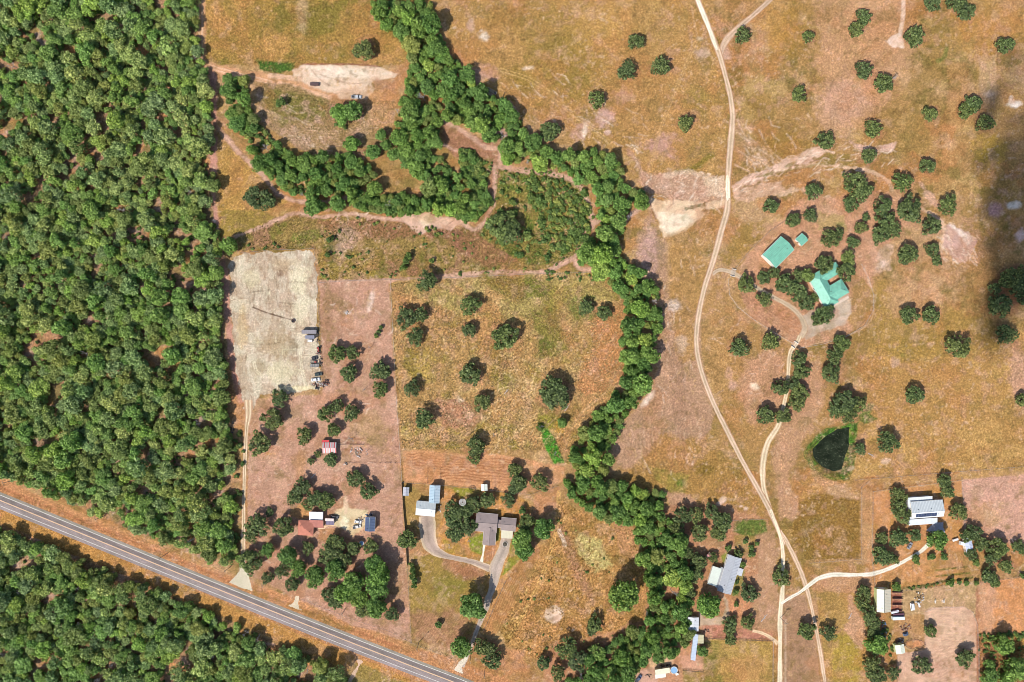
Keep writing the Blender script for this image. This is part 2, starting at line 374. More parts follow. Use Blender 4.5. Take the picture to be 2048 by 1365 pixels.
g.line([(1355, 345), (1390, 335), (1425, 308)], 6, (128, 116, 42), 0.75, soft=8, warp=4)
# sand flat where the track crosses the creek head
g.poly([(1258, 300), (1300, 350), (1330, 340), (1400, 350), (1450, 355), (1455, 420), (1400, 410), (1330, 395), (1290, 380)], (196, 156, 132), 0.85, soft=10, warp=10, tuft=0.5)
g.poly([(1302, 398), (1345, 402), (1400, 408), (1452, 398), (1450, 412), (1405, 422), (1410, 430), (1385, 455), (1350, 470), (1328, 475), (1315, 440), (1300, 415)], (232, 200, 166), 1, soft=5, warp=5, tuft=0.15)
g.poly([(1315, 425), (1375, 428), (1390, 445), (1345, 466), (1328, 462)], (246, 226, 200), 0.8, soft=8, warp=4)
g.line([(1330, 352), (1380, 345), (1440, 365)], 5, (226, 196, 170), 0.6, soft=6, warp=5)
g.poly([(1410, 360), (1450, 350), (1450, 395), (1415, 392)], (230, 200, 170), 0.7, warp=8)
g.line([(1372, 418), (1395, 412), (1412, 408)], 3.5, (94, 90, 48), 0.8, warp=3)
g.line([(1298, 404), (1312, 438)], 1.2, (110, 66, 50), 0.9)
for k in range(5): g.line([(1330 + k * 3, 475), (1340 + k * 3, 492 - k * 2), (1375 + k, 510 - k * 4), (1420, 490 - k * 5), (1445, 455 - k * 6)], 1.0, (220, 172, 112), 0.5, warp=1)
g.poly([(1330, 478), (1440, 420), (1430, 500), (1385, 515), (1345, 500)], (168, 126, 70), 0.5, soft=12)
# sandy wash to the east of the gravel road
g.poly([(1462, 372), (1500, 350), (1540, 335), (1590, 310), (1640, 290), (1655, 300), (1620, 325), (1560, 345), (1500, 370), (1470, 395)], (226, 186, 164), 1, soft=5, warp=5, tuft=0.2)
g.line([(1560, 340), (1640, 330), (1700, 336), (1745, 345), (1775, 362), (1800, 400), (1880, 440), (1885, 500)], 3.5, (228, 190, 160), 0.8, warp=4, tuft=0.3)
g.poly([(1480, 250), (1520, 290), (1560, 320), (1520, 340), (1480, 320), (1465, 280)], (192, 148, 110), 0.7, soft=12, warp=8)
for p in ([(1478, 250), (1500, 290), (1535, 330)], [(1518, 260), (1540, 300), (1570, 325)], [(1470, 330), (1500, 345)]): g.line(p, 1.4, (228, 192, 168), 0.7, warp=2)
g.poly([(1695, 280), (1740, 295), (1795, 285), (1780, 305), (1720, 302)], (224, 182, 165), 0.8, warp=6, tuft=0.3)
g.poly([(1655, 305), (1700, 312), (1705, 325), (1650, 330)], (146, 122, 62), 0.8)
g.line([(1510, 355), (1560, 345), (1610, 335), (1660, 325)], 2.5, (150, 128, 70), 0.7, warp=3)
g.poly([(1465, 375), (1560, 360), (1575, 385), (1500, 400), (1470, 410)], (214, 172, 144), 0.8, warp=8, tuft=0.3)
for k in range(16):
    x0 = 1468 + k * 11; y0 = 372 - k * 4.6; g.line([(x0, y0 + 10), (x0 + 16, y0 - 2 + (k % 3) * 6), (x0 + 34, y0 - 12 + (k % 4) * 5)], 1.5, ((244, 212, 190), (176, 134, 104), (150, 122, 76))[k % 3], 0.7, warp=3)
for x, y, rx, ry in ((1580, 330, 12, 4), (1650, 318, 16, 5), (1690, 330, 14, 4), (1540, 348, 14, 4)): g.blob(x, y, rx, ry, (134, 118, 60), 0.7, rot=-20)
for k in range(5): g.line([(1480 + k * 9, 268 + k * 6), (1500 + k * 10, 296 + k * 4), (1516 + k * 11, 328)], 1.1, (230, 196, 172), 0.6, warp=4)
for p in ([(1700, 345), (1690, 360), (1720, 372)], [(1620, 400), (1660, 396), (1680, 410)], [(1640, 420), (1690, 425)], [(1745, 480), (1755, 520), (1748, 545)], [(1560, 390), (1600, 380), (1640, 392)]): g.line(p, 5, (228, 192, 166), 0.6, soft=5, warp=6)
# north-east pasture
g.poly([(1640, -60), (1790, -60), (1830, 80), (1780, 200), (1690, 280), (1640, 180)], (206, 156, 118), 0.7, soft=40, warp=20)
g.blob(1700, 200, 60, 40, (204, 158, 132), 0.7); g.blob(1660, 240, 40, 30, (206, 160, 130), 0.6); g.blob(1560, 60, 50, 70, (186, 140, 66), 0.6); g.blob(1560, 290, 60, 34, (150, 118, 50), 0.7)
g.blob(1980, 60, 90, 60, (186, 140, 66), 0.6)
g.line([(1806, -20), (1806, 30), (1800, 70)], 4, (236, 206, 184), 0.85, tuft=0.2, warp=1)
g.poly([(1770, 82), (1800, 66), (1808, 80), (1806, 96), (1785, 96)], (240, 214, 196), 1, soft=4, warp=3, tuft=0.1)
g.line([(1876, 122), (1890, 115), (1893, 98)], 4, (120, 124, 58), 0.8, soft=4); g.line([(1977, 120), (1977, 178)], 4.5, (164, 144, 78), 0.7, warp=1)
g.poly([(1955, 110), (1990, 110), (1992, 190), (1960, 190)], (206, 168, 128), 0.6); g.blob(1977, 190, 12, 10, (226, 192, 170), 0.8); g.blob(1905, 290, 18, 12, (206, 170, 126), 0.5)
g.blob(2030, 208, 16, 9, (238, 226, 214), 0.9, tuft=0.1); g.blob(2022, 196, 5, 5, (240, 226, 214), 0.8); g.blob(1985, 300, 36, 34, (200, 162, 60), 0.6)
# under the cloud
g.blob(2026, 410, 14, 9, (238, 226, 216), 0.9, tuft=0.1); g.blob(1992, 418, 15, 13, (196, 150, 150), 0.8); g.blob(2040, 472, 10, 16, (232, 208, 208), 0.9, tuft=0.1)
g.poly([(1895, 450), (1920, 455), (1955, 480), (1945, 500), (1930, 530), (1905, 520), (1885, 490)], (208, 168, 158), 0.85, soft=6, warp=6, tuft=0.3)
g.poly([(1898, 448), (1925, 462), (1945, 480), (1935, 490), (1915, 470)], (240, 220, 208), 0.8, soft=3, warp=4)
g.line([(1845, 400), (1890, 415), (1910, 430)], 6, (208, 160, 120), 0.5)
g.poly([(1840, 365), (1880, 400), (1890, 440), (1850, 400)], (222, 178, 158), 0.6, warp=8)
g.poly([(1735, 480), (1790, 490), (1780, 540), (1750, 545)], (218, 180, 158), 0.7, warp=8, tuft=0.3); g.blob(1760, 530, 13, 10, (226, 196, 180), 0.8)
# green-roofed homestead yard
g.poly([(1470, 540), (1530, 470), (1600, 400), (1700, 390), (1800, 380), (1830, 440), (1760, 500), (1748, 600), (1700, 670), (1600, 700), (1500, 640)], (204, 152, 120), 0.85, soft=12, warp=10, tuft=0.45)
g.poly([(1700, 540), (1735, 560), (1748, 610), (1715, 660), (1690, 640), (1705, 590)], (176, 138, 84), 0.85, soft=8, tuft=0.5)
g.poly([(1630, 420), (1690, 430), (1690, 460), (1640, 460)], (176, 154, 96), 0.7, warp=8); g.blob(1682, 450, 12, 8, (132, 136, 70), 0.6)
g.poly([(1480, 450), (1530, 440), (1520, 480), (1465, 535), (1440, 520)], (160, 128, 66), 0.8, soft=12)
g.poly([(1600, 638), (1620, 620), (1695, 590), (1705, 625), (1690, 650), (1640, 665), (1612, 680)], (200, 178, 158), 1, soft=4, warp=3, tuft=0.1)
g.rows([(1480, 590), (1520, 590), (1600, 640), (1590, 670), (1530, 650)], 42, 6, (160, 108, 84), 0.6)
g.rows([(1700, 560), (1735, 560), (1748, 610), (1715, 660)], 60, 6, (140, 104, 60), 0.4)
g.line([(1455, 555), (1458, 590), (1500, 635), (1545, 665), (1587, 690)], 1.0, (216, 174, 130), 0.8, warp=0.4); g.line([(1735, 555), (1748, 600), (1742, 640), (1705, 668), (1600, 696)], 1.0, (222, 182, 148), 0.7, warp=0.4)
# between creek belt and gravel road
g.poly([(1280, 470), (1330, 480), (1340, 600), (1400, 620), (1400, 720), (1430, 850), (1350, 960), (1230, 930), (1225, 870), (1300, 790), (1325, 650), (1270, 540)], (186, 146, 118), 0.9, soft=12, warp=10, tuft=0.6)
g.poly([(1335, 480), (1420, 520), (1395, 640), (1390, 720), (1360, 720), (1340, 620)], (178, 136, 78), 0.8, soft=14, warp=8)
g.blob(1300, 500, 30, 60, (200, 160, 152), 0.7); g.blob(1348, 610, 16, 12, (232, 208, 196), 0.8); g.blob(1295, 800, 20, 8, (236, 222, 208), 0.9, rot=-50, tuft=0.2)
g.blob(1320, 500, 10, 50, (130, 112, 66), 0.5); g.blob(1365, 690, 14, 20, (226, 194, 170), 0.6)
for k in range(7): g.line([(1338 + k * 4, 690), (1346 + k * 4, 800), (1356 + k * 4, 900), (1365 + k * 4, 960)], 0.9, (130, 96, 76), 0.5, warp=0.6)
for k in range(12): g.line([(1280 + k * 8, 850 + (k % 3) * 8), (1283 + k * 8, 930)], 1.2, (216, 180, 150), 0.35, warp=0.6)
g.poly([(1330, 870), (1420, 880), (1540, 1010), (1530, 1040), (1460, 1040), (1330, 980), (1240, 960)], (170, 130, 70), 0.9, soft=14, warp=10, tuft=0.75)
g.poly([(1290, 930), (1380, 950), (1370, 985), (1340, 985)], (150, 136, 62), 0.8); g.blob(1360, 967, 10, 8, (96, 124, 42), 0.8); g.blob(1410, 940, 26, 16, (128, 104, 42), 0.7)
g.poly([(1330, 985), (1380, 990), (1400, 1020), (1340, 1020)], (192, 146, 122), 0.7)
for x, y, r in ((1446, 1000, 9), (1438, 1008, 6), (1482, 1013, 4), (1492, 1018, 5)): g.blob(x, y, r, r * .8, (232, 200, 180), 0.95, tuft=0.1, warp=0.3)
# triangle between the two roads
g.poly([(1440, 560), (1480, 640), (1590, 700), (1560, 850), (1525, 960), (1470, 860), (1410, 740), (1400, 640), (1425, 560)], (180, 138, 84), 0.8, tuft=0.6)
g.poly([(1490, 720), (1570, 700), (1560, 820), (1510, 850), (1475, 800)], (200, 150, 118), 0.8, soft=16, warp=10)
g.blob(1510, 771, 10, 9, (244, 218, 188), 1, tuft=0.05, warp=0.4); g.blob(1466, 772, 12, 12, (220, 172, 150), 0.8); g.blob(1458, 745, 8, 14, (214, 166, 140), 0.6)
g.poly([(1540, 900), (1600, 760), (1640, 700), (1650, 800), (1580, 950), (1600, 1040), (1560, 1040)], (196, 150, 116), 0.8, soft=12, warp=8)
# east pasture
EP = [(1740, 690), (2110, 640), (2110, 930), (1720, 955), (1600, 1000), (1610, 960), (1720, 900), (1710, 790)]
g.poly(EP, (184, 140, 80), 0.85, tuft=0.75); g.poly(EP, (204, 164, 98), 0.5, patch=(40, 71, 0.52)); g.blob(1920, 800, 120, 80, (186, 144, 84), 0.5)
g.poly([(1750, 560), (1980, 640), (2000, 700), (1800, 720), (1740, 690)], (170, 136, 66), 0.7, soft=25, warp=14); g.blob(1830, 600, 60, 60, (206, 160, 122), 0.6)
g.blob(1790, 725, 10, 12, (216, 176, 152), 0.7); g.blob(1910, 725, 14, 10, (214, 170, 130), 0.6); g.blob(1805, 710, 8, 5, (140, 130, 58), 0.6); g.blob(2040, 760, 20, 80, (204, 156, 134), 0.7)
g.poly([(1600, 1005), (1640, 985), (1720, 1000), (1722, 1118), (1615, 1125), (1580, 1070)], (150, 114, 54), 0.95, soft=5, warp=3, tuft=0.75)
g.poly([(1720, 980), (1745, 975), (1745, 1125), (1722, 1122)], (196, 150, 104), 0.9, soft=5, warp=2); g.line([(1615, 1124), (1722, 1119)], 4, (192, 148, 100), 0.8)
# pond with its green collar
g.poly([(1718, 843), (1690, 852), (1650, 860), (1618, 885), (1607, 905), (1616, 932), (1640, 953), (1665, 962), (1695, 960), (1708, 938), (1712, 905), (1712, 870)], (84, 128, 44), 1, soft=6, warp=4, tuft=1)
g.poly([(1718, 843), (1650, 860), (1607, 905), (1640, 953), (1700, 962), (1712, 905)], (150, 128, 74), 0.8, patch=(16, 78, 0.50)); g.poly([(1714, 848), (1655, 864), (1616, 895), (1630, 936), (1665, 956), (1696, 954), (1705, 915)], (52, 84, 34), 0.7, soft=6, warp=4, patch=(12, 77, 0.45))
g.poly([(1712, 838), (1738, 806), (1750, 810), (1735, 828), (1752, 838), (1730, 848)], (104, 122, 58), 0.9, tuft=1, warp=4)
g.blob(1702, 937, 9, 6, (222, 190, 160), 0.8, tuft=0.2); g.line([(1622, 930), (1650, 965), (1690, 975)], 1.2, (222, 182, 150), 0.6)
g.poly([(1620, 940), (1700, 975), (1720, 1000), (1650, 990)], (200, 158, 122), 0.6, warp=8); g.blob(1770, 922, 12, 7, (226, 192, 170), 0.7)
# tall grass field
TG = [(783, 565), (860, 560), (1060, 550), (1200, 545), (1240, 590), (1252, 650), (1245, 760), (1215, 800), (1160, 860), (1140, 930), (1090, 900), (960, 900), (805, 898), (790, 740)]
g.poly(TG, (188, 148, 92), 1, tuft=1, soft=5, warp=4)
g.poly([(800, 560), (1200, 548), (1230, 590), (1180, 650), (1040, 640), (960, 660), (880, 620), (830, 600)], (170, 154, 88), 0.8, soft=24, warp=14)
g.poly(TG, (214, 184, 122), 0.5, patch=(22, 81, 0.54)); g.poly(TG, (140, 128, 50), 0.65, patch=(34, 83, 0.54)); g.poly(TG, (204, 150, 100), 0.6, patch=(50, 85, 0.55))
g.poly([(960, 552), (1080, 556), (1100, 590), (1040, 600), (980, 580)], (116, 120, 48), 0.8, soft=14, warp=8)
g.poly([(1060, 620), (1110, 620), (1140, 700), (1080, 720)], (120, 120, 48), 0.75, soft=14, warp=8); g.blob(1090, 690, 22, 14, (96, 112, 42), 0.6); g.blob(1010, 765, 24, 24, (134, 128, 52), 0.7)
g.poly([(1130, 600), (1190, 590), (1200, 640), (1150, 640)], (110, 124, 56), 0.7); g.poly([(820, 700), (880, 690), (870, 760), (820, 770)], (180, 152, 66), 0.6, soft=20)
g.poly([(1190, 620), (1250, 610), (1250, 760), (1200, 790), (1150, 780), (1180, 700)], (206, 140, 92), 0.7, soft=20, warp=10)
g.poly([(875, 800), (930, 800), (965, 835), (940, 860), (885, 850)], (188, 130, 104), 0.75, soft=12); g.blob(921, 800, 8, 7, (232, 208, 180), 0.8, tuft=0.3); g.blob(940, 832, 8, 10, (226, 186, 156), 0.7)
for k in range(12):
    x0 = 980 + k * 14; g.line([(x0, 900 - k * 6), (x0 + 30, 830 - k * 5), (x0 + 25 + k * 2, 770 - k * 6)], 0.8, (228, 184, 126), 0.4, warp=3)
for p in ([(880, 800), (930, 815), (985, 850)], [(890, 830), (930, 850), (960, 880)], [(1010, 830), (1050, 790), (1085, 770)], [(1060, 810), (1040, 860), (1010, 890)], [(1130, 930), (1135, 880), (1160, 830), (1215, 780), (1245, 720)]): g.line(p, 1.0, (236, 196, 150), 0.6, warp=2)
g.poly([(1075, 845), (1088, 848), (1112, 880), (1128, 925), (1108, 928), (1090, 895)], (82, 156, 46), 1, soft=3, warp=3, tuft=1)
g.poly([(1075, 815), (1110, 810), (1120, 850), (1090, 860), (1075, 845)], (150, 142, 52), 0.9, tuft=1); g.blob(1118, 852, 12, 20, (206, 160, 58), 0.7)
# ploughed strip
PL = [(806, 903), (830, 900), (920, 908), (960, 906), (1040, 915), (1130, 935), (1125, 965), (1060, 985), (1035, 988), (968, 978), (806, 965)]
g.poly(PL, (212, 154, 108), 1, soft=4, warp=2, tuft=0.35); g.rows([(812, 906), (1040, 918), (1040, 975), (812, 955)], 4, 5.5, (150, 92, 58), 0.75, wob=5)
g.poly([(850, 935), (883, 938), (880, 968), (855, 965)], (214, 150, 102), 0.9); g.poly([(805, 930), (850, 940), (850, 965), (806, 964)], (218, 156, 112), 0.9)
g.poly([(1068, 985), (1118, 972), (1118, 995), (1105, 1030), (1065, 1030)], (204, 146, 102), 0.95, tuft=0.4); g.rows([(1068, 985), (1118, 972), (1118, 995), (1105, 1030), (1065, 1030)], -40, 5, (160, 110, 70), 0.4)
# pink bare lot west of it and gravel pad surroundings
PK = [(640, 565), (778, 560), (788, 740), (800, 900), (806, 1000), (812, 1130), (823, 1285), (700, 1250), (590, 1195), (500, 1150), (495, 1000), (500, 800), (645, 790), (640, 650)]
g.poly(PK, (196, 150, 126), 0.97, soft=4, warp=3, tuft=0.4); g.poly(PK, (206, 164, 140), 0.6, patch=(34, 91, 0.52)); g.poly(PK, (172, 128, 92), 0.6, patch=(44, 93, 0.54))
g.poly([(505, 810), (520, 800), (512, 870), (500, 900)], (180, 140, 100), 0.6); g.poly([(642, 575), (690, 570), (690, 650), (650, 760), (644, 660)], (166, 124, 96), 0.6, soft=16, warp=8)
g.blob(742, 600, 6, 30, (234, 208, 192), 0.7, rot=15, tuft=0.4); g.blob(694, 625, 8, 5, (226, 216, 210), 0.8); g.blob(735, 855, 40, 40, (186, 150, 104), 0.6); g.blob(545, 925, 16, 8, (222, 180, 150), 0.6)
g.blob(537, 908, 12, 5, (220, 160, 80), 0.7); g.blob(600, 930, 12, 30, (206, 150, 96), 0.5); g.blob(714, 985, 10, 8, (226, 172, 140), 0.8)
g.line([(690, 887), (750, 890), (800, 894)], 1.0, (120, 72, 56), 0.5, warp=2); g.line([(690, 925), (800, 925)], 0.9, (130, 84, 64), 0.4, warp=2)
for y in (884, 876, 899): g.line([(672, y), (730, y + 2)], 1.4, (150, 92, 74), 0.5, warp=3)
g.poly([(668, 1022), (690, 1015), (735, 1022), (735, 1050), (705, 1075), (690, 1062), (668, 1050)], (222, 200, 160), 1, soft=4, warp=4, tuft=0.15); g.blob(690, 1045, 9, 14, (248, 240, 206), 0.9)
g.line([(691, 995), (692, 1025)], 4, (228, 196, 165), 0.8)
g.poly([(590, 1015), (620, 1000), (620, 1035), (596, 1040), (580, 1030)], (206, 150, 82), 0.7); g.poly([(640, 1055), (690, 1060), (660, 1090), (630, 1080)], (186, 134, 90), 0.8)
# ranch house yard
g.poly([(806, 972), (830, 975), (860, 1000), (835, 1030), (833, 1085), (820, 1090), (810, 1040)], (170, 138, 76), 0.95, tuft=0.6)
g.poly([(880, 975), (1035, 990), (1060, 1010), (1045, 1110), (1000, 1160), (985, 1120), (880, 1110), (875, 1060), (890, 1020)], (204, 148, 78), 0.95, soft=5, warp=3, tuft=0.6)
g.poly([(900, 975), (965, 980), (960, 1000), (925, 1000)], (150, 150, 56), 0.9, soft=8, warp=5); g.poly([(936, 1066), (968, 1066), (965, 1112), (940, 1105)], (132, 146, 44), 0.95, soft=5, warp=3)
g.poly([(885, 1080), (920, 1085), (935, 1115), (890, 1105)], (164, 148, 56), 0.7); g.poly([(1020, 1085), (1042, 1095), (1040, 1120), (1012, 1152), (1005, 1150), (1018, 1110)], (140, 142, 50), 0.95, soft=4, warp=2)
g.poly([(970, 1090), (993, 1090), (988, 1120), (968, 1125)], (190, 130, 86), 0.95, soft=3, warp=1); g.poly([(990, 1055), (1002, 1058), (998, 1082), (990, 1082)], (136, 142, 60), 0.9, soft=2, warp=1)
g.poly([(880, 978), (905, 980), (900, 1000), (880, 1005)], (208, 148, 96), 0.8)
LW = [(828, 1112), (870, 1110), (930, 1120), (972, 1150), (975, 1180), (962, 1220), (945, 1260), (925, 1300), (823, 1285), (818, 1180)]
g.poly(LW, (166, 138, 70), 0.97, soft=4, warp=2, tuft=0.5); g.blob(895, 1175, 40, 34, (132, 128, 52), 0.7); g.poly([(880, 1112), (940, 1125), (965, 1150), (930, 1160), (890, 1135)], (182, 128, 100), 0.8, soft=10)
g.poly([(823, 1225), (900, 1220), (940, 1250), (920, 1300), (823, 1285)], (182, 130, 104), 0.8, soft=24, warp=8); g.rows(LW, -55, 4.5, (128, 100, 52), 0.35); g.rows([(900, 1120), (965, 1145), (965, 1165), (930, 1160)], 70, 5, (120, 80, 66), 0.6)
# hay field with windrows
g.poly([(1060, 1085), (1085, 1090), (1060, 1150), (1020, 1230), (990, 1275), (965, 1265), (985, 1180), (1010, 1150), (1040, 1120)], (204, 152, 96), 1, soft=4, warp=3, tuft=0.4)
for k in range(9): g.line([(1052 + k * 4.2, 1108 - k * 2), (1018 + k * 4.4, 1155), (996 + k * 4.6, 1195), (968 + k * 5, 1262)], 1.1, (146, 98, 56), 0.75, warp=0.8)
LM = [(1118, 1000), (1150, 1015), (1200, 1040), (1265, 1060), (1300, 1160), (1290, 1240), (1200, 1290), (1120, 1340), (1010, 1290), (1000, 1260), (1060, 1150), (1100, 1060)]
g.poly(LM, (190, 142, 82), 0.97, soft=8, warp=5, tuft=0.95); g.poly(LM, (150, 120, 56), 0.7, patch=(26, 103, 0.54)); g.poly(LM, (212, 156, 96), 0.7, patch=(36, 105, 0.52))
g.poly([(1150, 1065), (1200, 1080), (1225, 1130), (1190, 1150), (1160, 1110)], (206, 190, 120), 0.85, soft=14, warp=8); g.poly([(1225, 1030), (1270, 1060), (1275, 1120), (1240, 1110)], (204, 150, 106), 0.8)
g.line([(1122, 1060), (1150, 1130), (1180, 1190)], 9, (176, 128, 104), 0.6, soft=14, warp=5); g.line([(1118, 1062), (1130, 1090)], 1.4, (240, 220, 200), 0.9, twin=2)
g.blob(1109, 1228, 20, 18, (232, 202, 178), 1, tuft=0.1, warp=0.3, soft=0.25); g.blob(1112, 1236, 12, 5, (190, 148, 120), 0.6, rot=-30); g.poly([(985, 1290), (1040, 1300), (1060, 1345), (1010, 1350)], (206, 148, 100), 0.9); g.rows([(1010, 1300), (1060, 1310), (1080, 1365), (1000, 1350)], 15, 4.5, (156, 102, 66), 0.5)
g.line([(1118, 985), (1112, 1060), (1085, 1150), (1060, 1205), (1040, 1240), (1020, 1272)], 1.1, (232, 188, 110), 0.85, twin=2.5, warp=0.6); g.line([(1118, 1045), (1160, 1020)], 1.0, (232, 188, 120), 0.8, twin=2)
g.line([(1045, 1230), (1010, 1250)], 1.0, (232, 188, 110), 0.8, twin=2)
# woods around the southern houses
g.poly([(1330, 1010), (1455, 1010), (1540, 1042), (1555, 1150), (1555, 1270), (1410, 1280), (1400, 1365), (1090, 1420), (1090, 1300), (1290, 1240), (1300, 1100)], (194, 140, 104), 0.9, soft=10, warp=8, tuft=0.45)
g.poly([(1330, 1100), (1400, 1090), (1400, 1190), (1340, 1180)], (200, 148, 88), 0.7)
g.poly([(1465, 1042), (1532, 1040), (1536, 1068), (1500, 1078), (1465, 1066)], (96, 116, 48), 0.95, soft=6, warp=4, tuft=0.8); g.poly([(1465, 1066), (1515, 1072), (1505, 1120), (1470, 1110)], (158, 134, 70), 0.8)
g.poly([(1462, 1150), (1490, 1140), (1478, 1200), (1460, 1200)], (140, 138, 70), 0.8, warp=3); g.poly([(1440, 1112), (1456, 1108), (1450, 1130)], (120, 140, 50), 0.8)
g.poly([(1510, 1070), (1550, 1060), (1560, 1260), (1510, 1260), (1490, 1200), (1520, 1150)], (186, 144, 108), 0.9, soft=8, tuft=0.35); g.poly([(1455, 1190), (1510, 1200), (1500, 1230), (1450, 1240)], (212, 146, 104), 0.8)
g.poly([(1396, 1200), (1410, 1240), (1440, 1245), (1452, 1215), (1445, 1190), (1455, 1200), (1458, 1235), (1440, 1252), (1400, 1250)], (200, 172, 146), 1, soft=4, warp=2, tuft=0.1); g.poly([(1398, 1235), (1450, 1235), (1445, 1250), (1398, 1252)], (202, 174, 148), 1, tuft=0.1)
g.poly([(1403, 1252), (1450, 1250), (1545, 1268), (1545, 1280), (1410, 1276)], (192, 130, 106), 0.95, soft=3, warp=2)
FR = [(1410, 1280), (1545, 1284), (1545, 1440), (1405, 1440), (1405, 1330)]
g.poly(FR, (178, 144, 76), 1, soft=3, warp=1, tuft=0.6); g.poly([(1408, 1282), (1440, 1284), (1430, 1340), (1450, 1370), (1405, 1370)], (128, 124, 54), 0.8, soft=10, warp=6); g.blob(1500, 1340, 40, 34, (196, 146, 92), 0.7); g.rows([(1415, 1285), (1490, 1288), (1480, 1310), (1415, 1310)], 5, 5, (220, 180, 112), 0.5)
g.poly([(1300, 1310), (1345, 1315), (1345, 1335), (1300, 1340)], (226, 186, 144), 0.9); g.poly([(1250, 1345), (1310, 1335), (1315, 1370), (1240, 1370)], (206, 162, 140), 0.95, tuft=0.2); g.poly([(1360, 1312), (1406, 1310), (1406, 1342), (1365, 1338)], (210, 156, 126), 0.95, tuft=0.3)
g.poly([(1366, 1340), (1405, 1342), (1415, 1370), (1370, 1370)], (150, 130, 66), 0.8)
# strip right of the lane and the far south-east
g.poly([(1566, 1190), (1612, 1190), (1630, 1260), (1650, 1440), (1563, 1440)], (178, 138, 108), 0.97, soft=4, warp=2, tuft=0.35); g.rows([(1566, 1200), (1612, 1200), (1645, 1440), (1563, 1440)], 88, 4.5, (140, 104, 76), 0.4, wob=1)
g.line([(1571, 1240), (1571, 1440)], 0.9, (230, 205, 180), 0.8, warp=0.3)
g.poly([(1630, 1180), (1720, 1160), (1730, 1240), (1735, 1440), (1655, 1440)], (182, 144, 82), 0.95, soft=5, warp=4, tuft=0.6); g.poly([(1665, 1270), (1700, 1270), (1725, 1310), (1720, 1440), (1668, 1440)], (174, 148, 62), 0.85, soft=8, warp=5)
g.poly([(1700, 1190), (1730, 1250), (1725, 1300), (1690, 1260)], (204, 156, 124), 0.85, warp=8); g.blob(1660, 1200, 20, 30, (170, 134, 74), 0.6)
g.line([(1655, 1440), (1640, 1290), (1628, 1200)], 5, (200, 158, 120), 0.6)
SE = [(1745, 985), (1925, 955), (1925, 1165), (1750, 1180), (1742, 1120)]
g.poly(SE, (204, 146, 94), 0.97, soft=6, warp=4, tuft=0.35); g.poly(SE, (186, 138, 72), 0.6, patch=(30, 111, 0.52)); g.poly([(1620, 1150), (1745, 1150), (1750, 1190), (1630, 1180)], (196, 148, 112), 0.8)
g.poly([(1925, 958), (2110, 940), (2110, 1110), (2030, 1090), (1925, 1080)], (208, 160, 138), 0.97, soft=4, warp=3, tuft=0.5); g.blob(1975, 1030, 40, 30, (200, 160, 112), 0.6)
g.poly([(1720, 958), (1925, 948), (2110, 935), (2110, 945), (1925, 960), (1722, 972)], (190, 148, 92), 0.8, soft=3, warp=1)
for x0, y0, x1, y1 in ((1873, 1141, 1932, 1134), (1873, 1153, 1940, 1146), (1905, 1163, 1945, 1155)): g.line([(x0, y0), (x1, y1)], 2.2, (118, 112, 48), 0.85, soft=2, warp=1, tuft=1)
g.line([(1810, 1177), (1850, 1172), (1880, 1164), (1905, 1160)], 3, (74, 84, 42), 0.8, tuft=1)
g.poly([(1955, 1165), (2110, 1150), (2110, 1265), (1960, 1265)], (212, 148, 96), 0.97, soft=4, warp=3, tuft=0.45); g.poly([(1955, 1165), (1990, 1165), (1985, 1265), (1960, 1265)], (206, 160, 128), 0.6, soft=10)
g.poly([(1800, 1180), (1955, 1165), (1958, 1260), (1850, 1220), (1860, 1300), (1800, 1300)], (196, 160, 116), 0.95, soft=6, warp=5, tuft=0.5); g.poly([(1785, 1240), (1850, 1230), (1850, 1300), (1790, 1290)], (186, 138, 88), 0.8)
AR = [(1850, 1225), (1860, 1216), (1925, 1213), (1945, 1225), (1953, 1250), (1955, 1440), (1795, 1440), (1795, 1310), (1850, 1300)]
g.poly(AR, (216, 174, 148), 1, soft=3, warp=2, tuft=0.12); g.rows([(1860, 1220), (1925, 1216), (1945, 1240), (1945, 1320), (1855, 1320)], 3, 6, (226, 190, 158), 0.6, wob=2); g.rows([(1860, 1290), (1950, 1290), (1950, 1365), (1855, 1365)], -20, 7, (180, 134, 108), 0.45, wob=8)
g.poly([(1812, 1284), (1830, 1280), (1848, 1284), (1846, 1292), (1825, 1297), (1812, 1293)], (218, 150, 104), 0.9, soft=2, warp=1); g.poly([(1783, 1184), (1803, 1184), (1803, 1222), (1783, 1222)], (168, 100, 86), 0.9, soft=1, warp=0.5)
for y in (1188, 1200, 1212): g.line([(1784, y), (1803, y)], 1.2, (206, 160, 126), 0.8, warp=0.3)
g.poly([(1955, 1265), (2110, 1265), (2110, 1440), (1958, 1440)], (178, 126, 86), 0.95, soft=4, warp=4, tuft=0.8); g.poly([(2020, 1268), (2110, 1268), (2110, 1330), (2030, 1330)], (190, 150, 72), 0.8); g.line([(1955, 1180), (1956, 1380)], 3, (176, 108, 88), 0.6, warp=2)
g.line([(1745, 985), (1925, 962)], 0.8, (226, 190, 140), 0.6, warp=0.4); g.line([(1742, 985), (1745, 1120)], 0.8, (230, 196, 150), 0.7, warp=0.4)
for x, y in ((1870, 1203), (1886, 1203)): g.blob(x, y, 2.5, 2.5, (236, 222, 210), 1, tuft=0.1)
flecked((226, 192, 160), 6, 161, 0.66, 0.78, 0.5, 0.42, 0.60); flecked((196, 150, 124), 14, 163, 0.56, 0.70, 0.40, 0.40, 0.60); flecked((128, 100, 58), 9, 165, 0.58, 0.72, 0.45, 0.58, 0.40); flecked((214, 172, 114), 5, 167, 0.66, 0.78, 0.45, 0.58, 0.42)
mottle((186, 124, 76), 55, 171, 0.56, 0.70, 0.30); mottle((126, 112, 58), 34, 172, 0.60, 0.74, 0.32); mottle((214, 172, 140), 24, 173, 0.62, 0.76, 0.30)
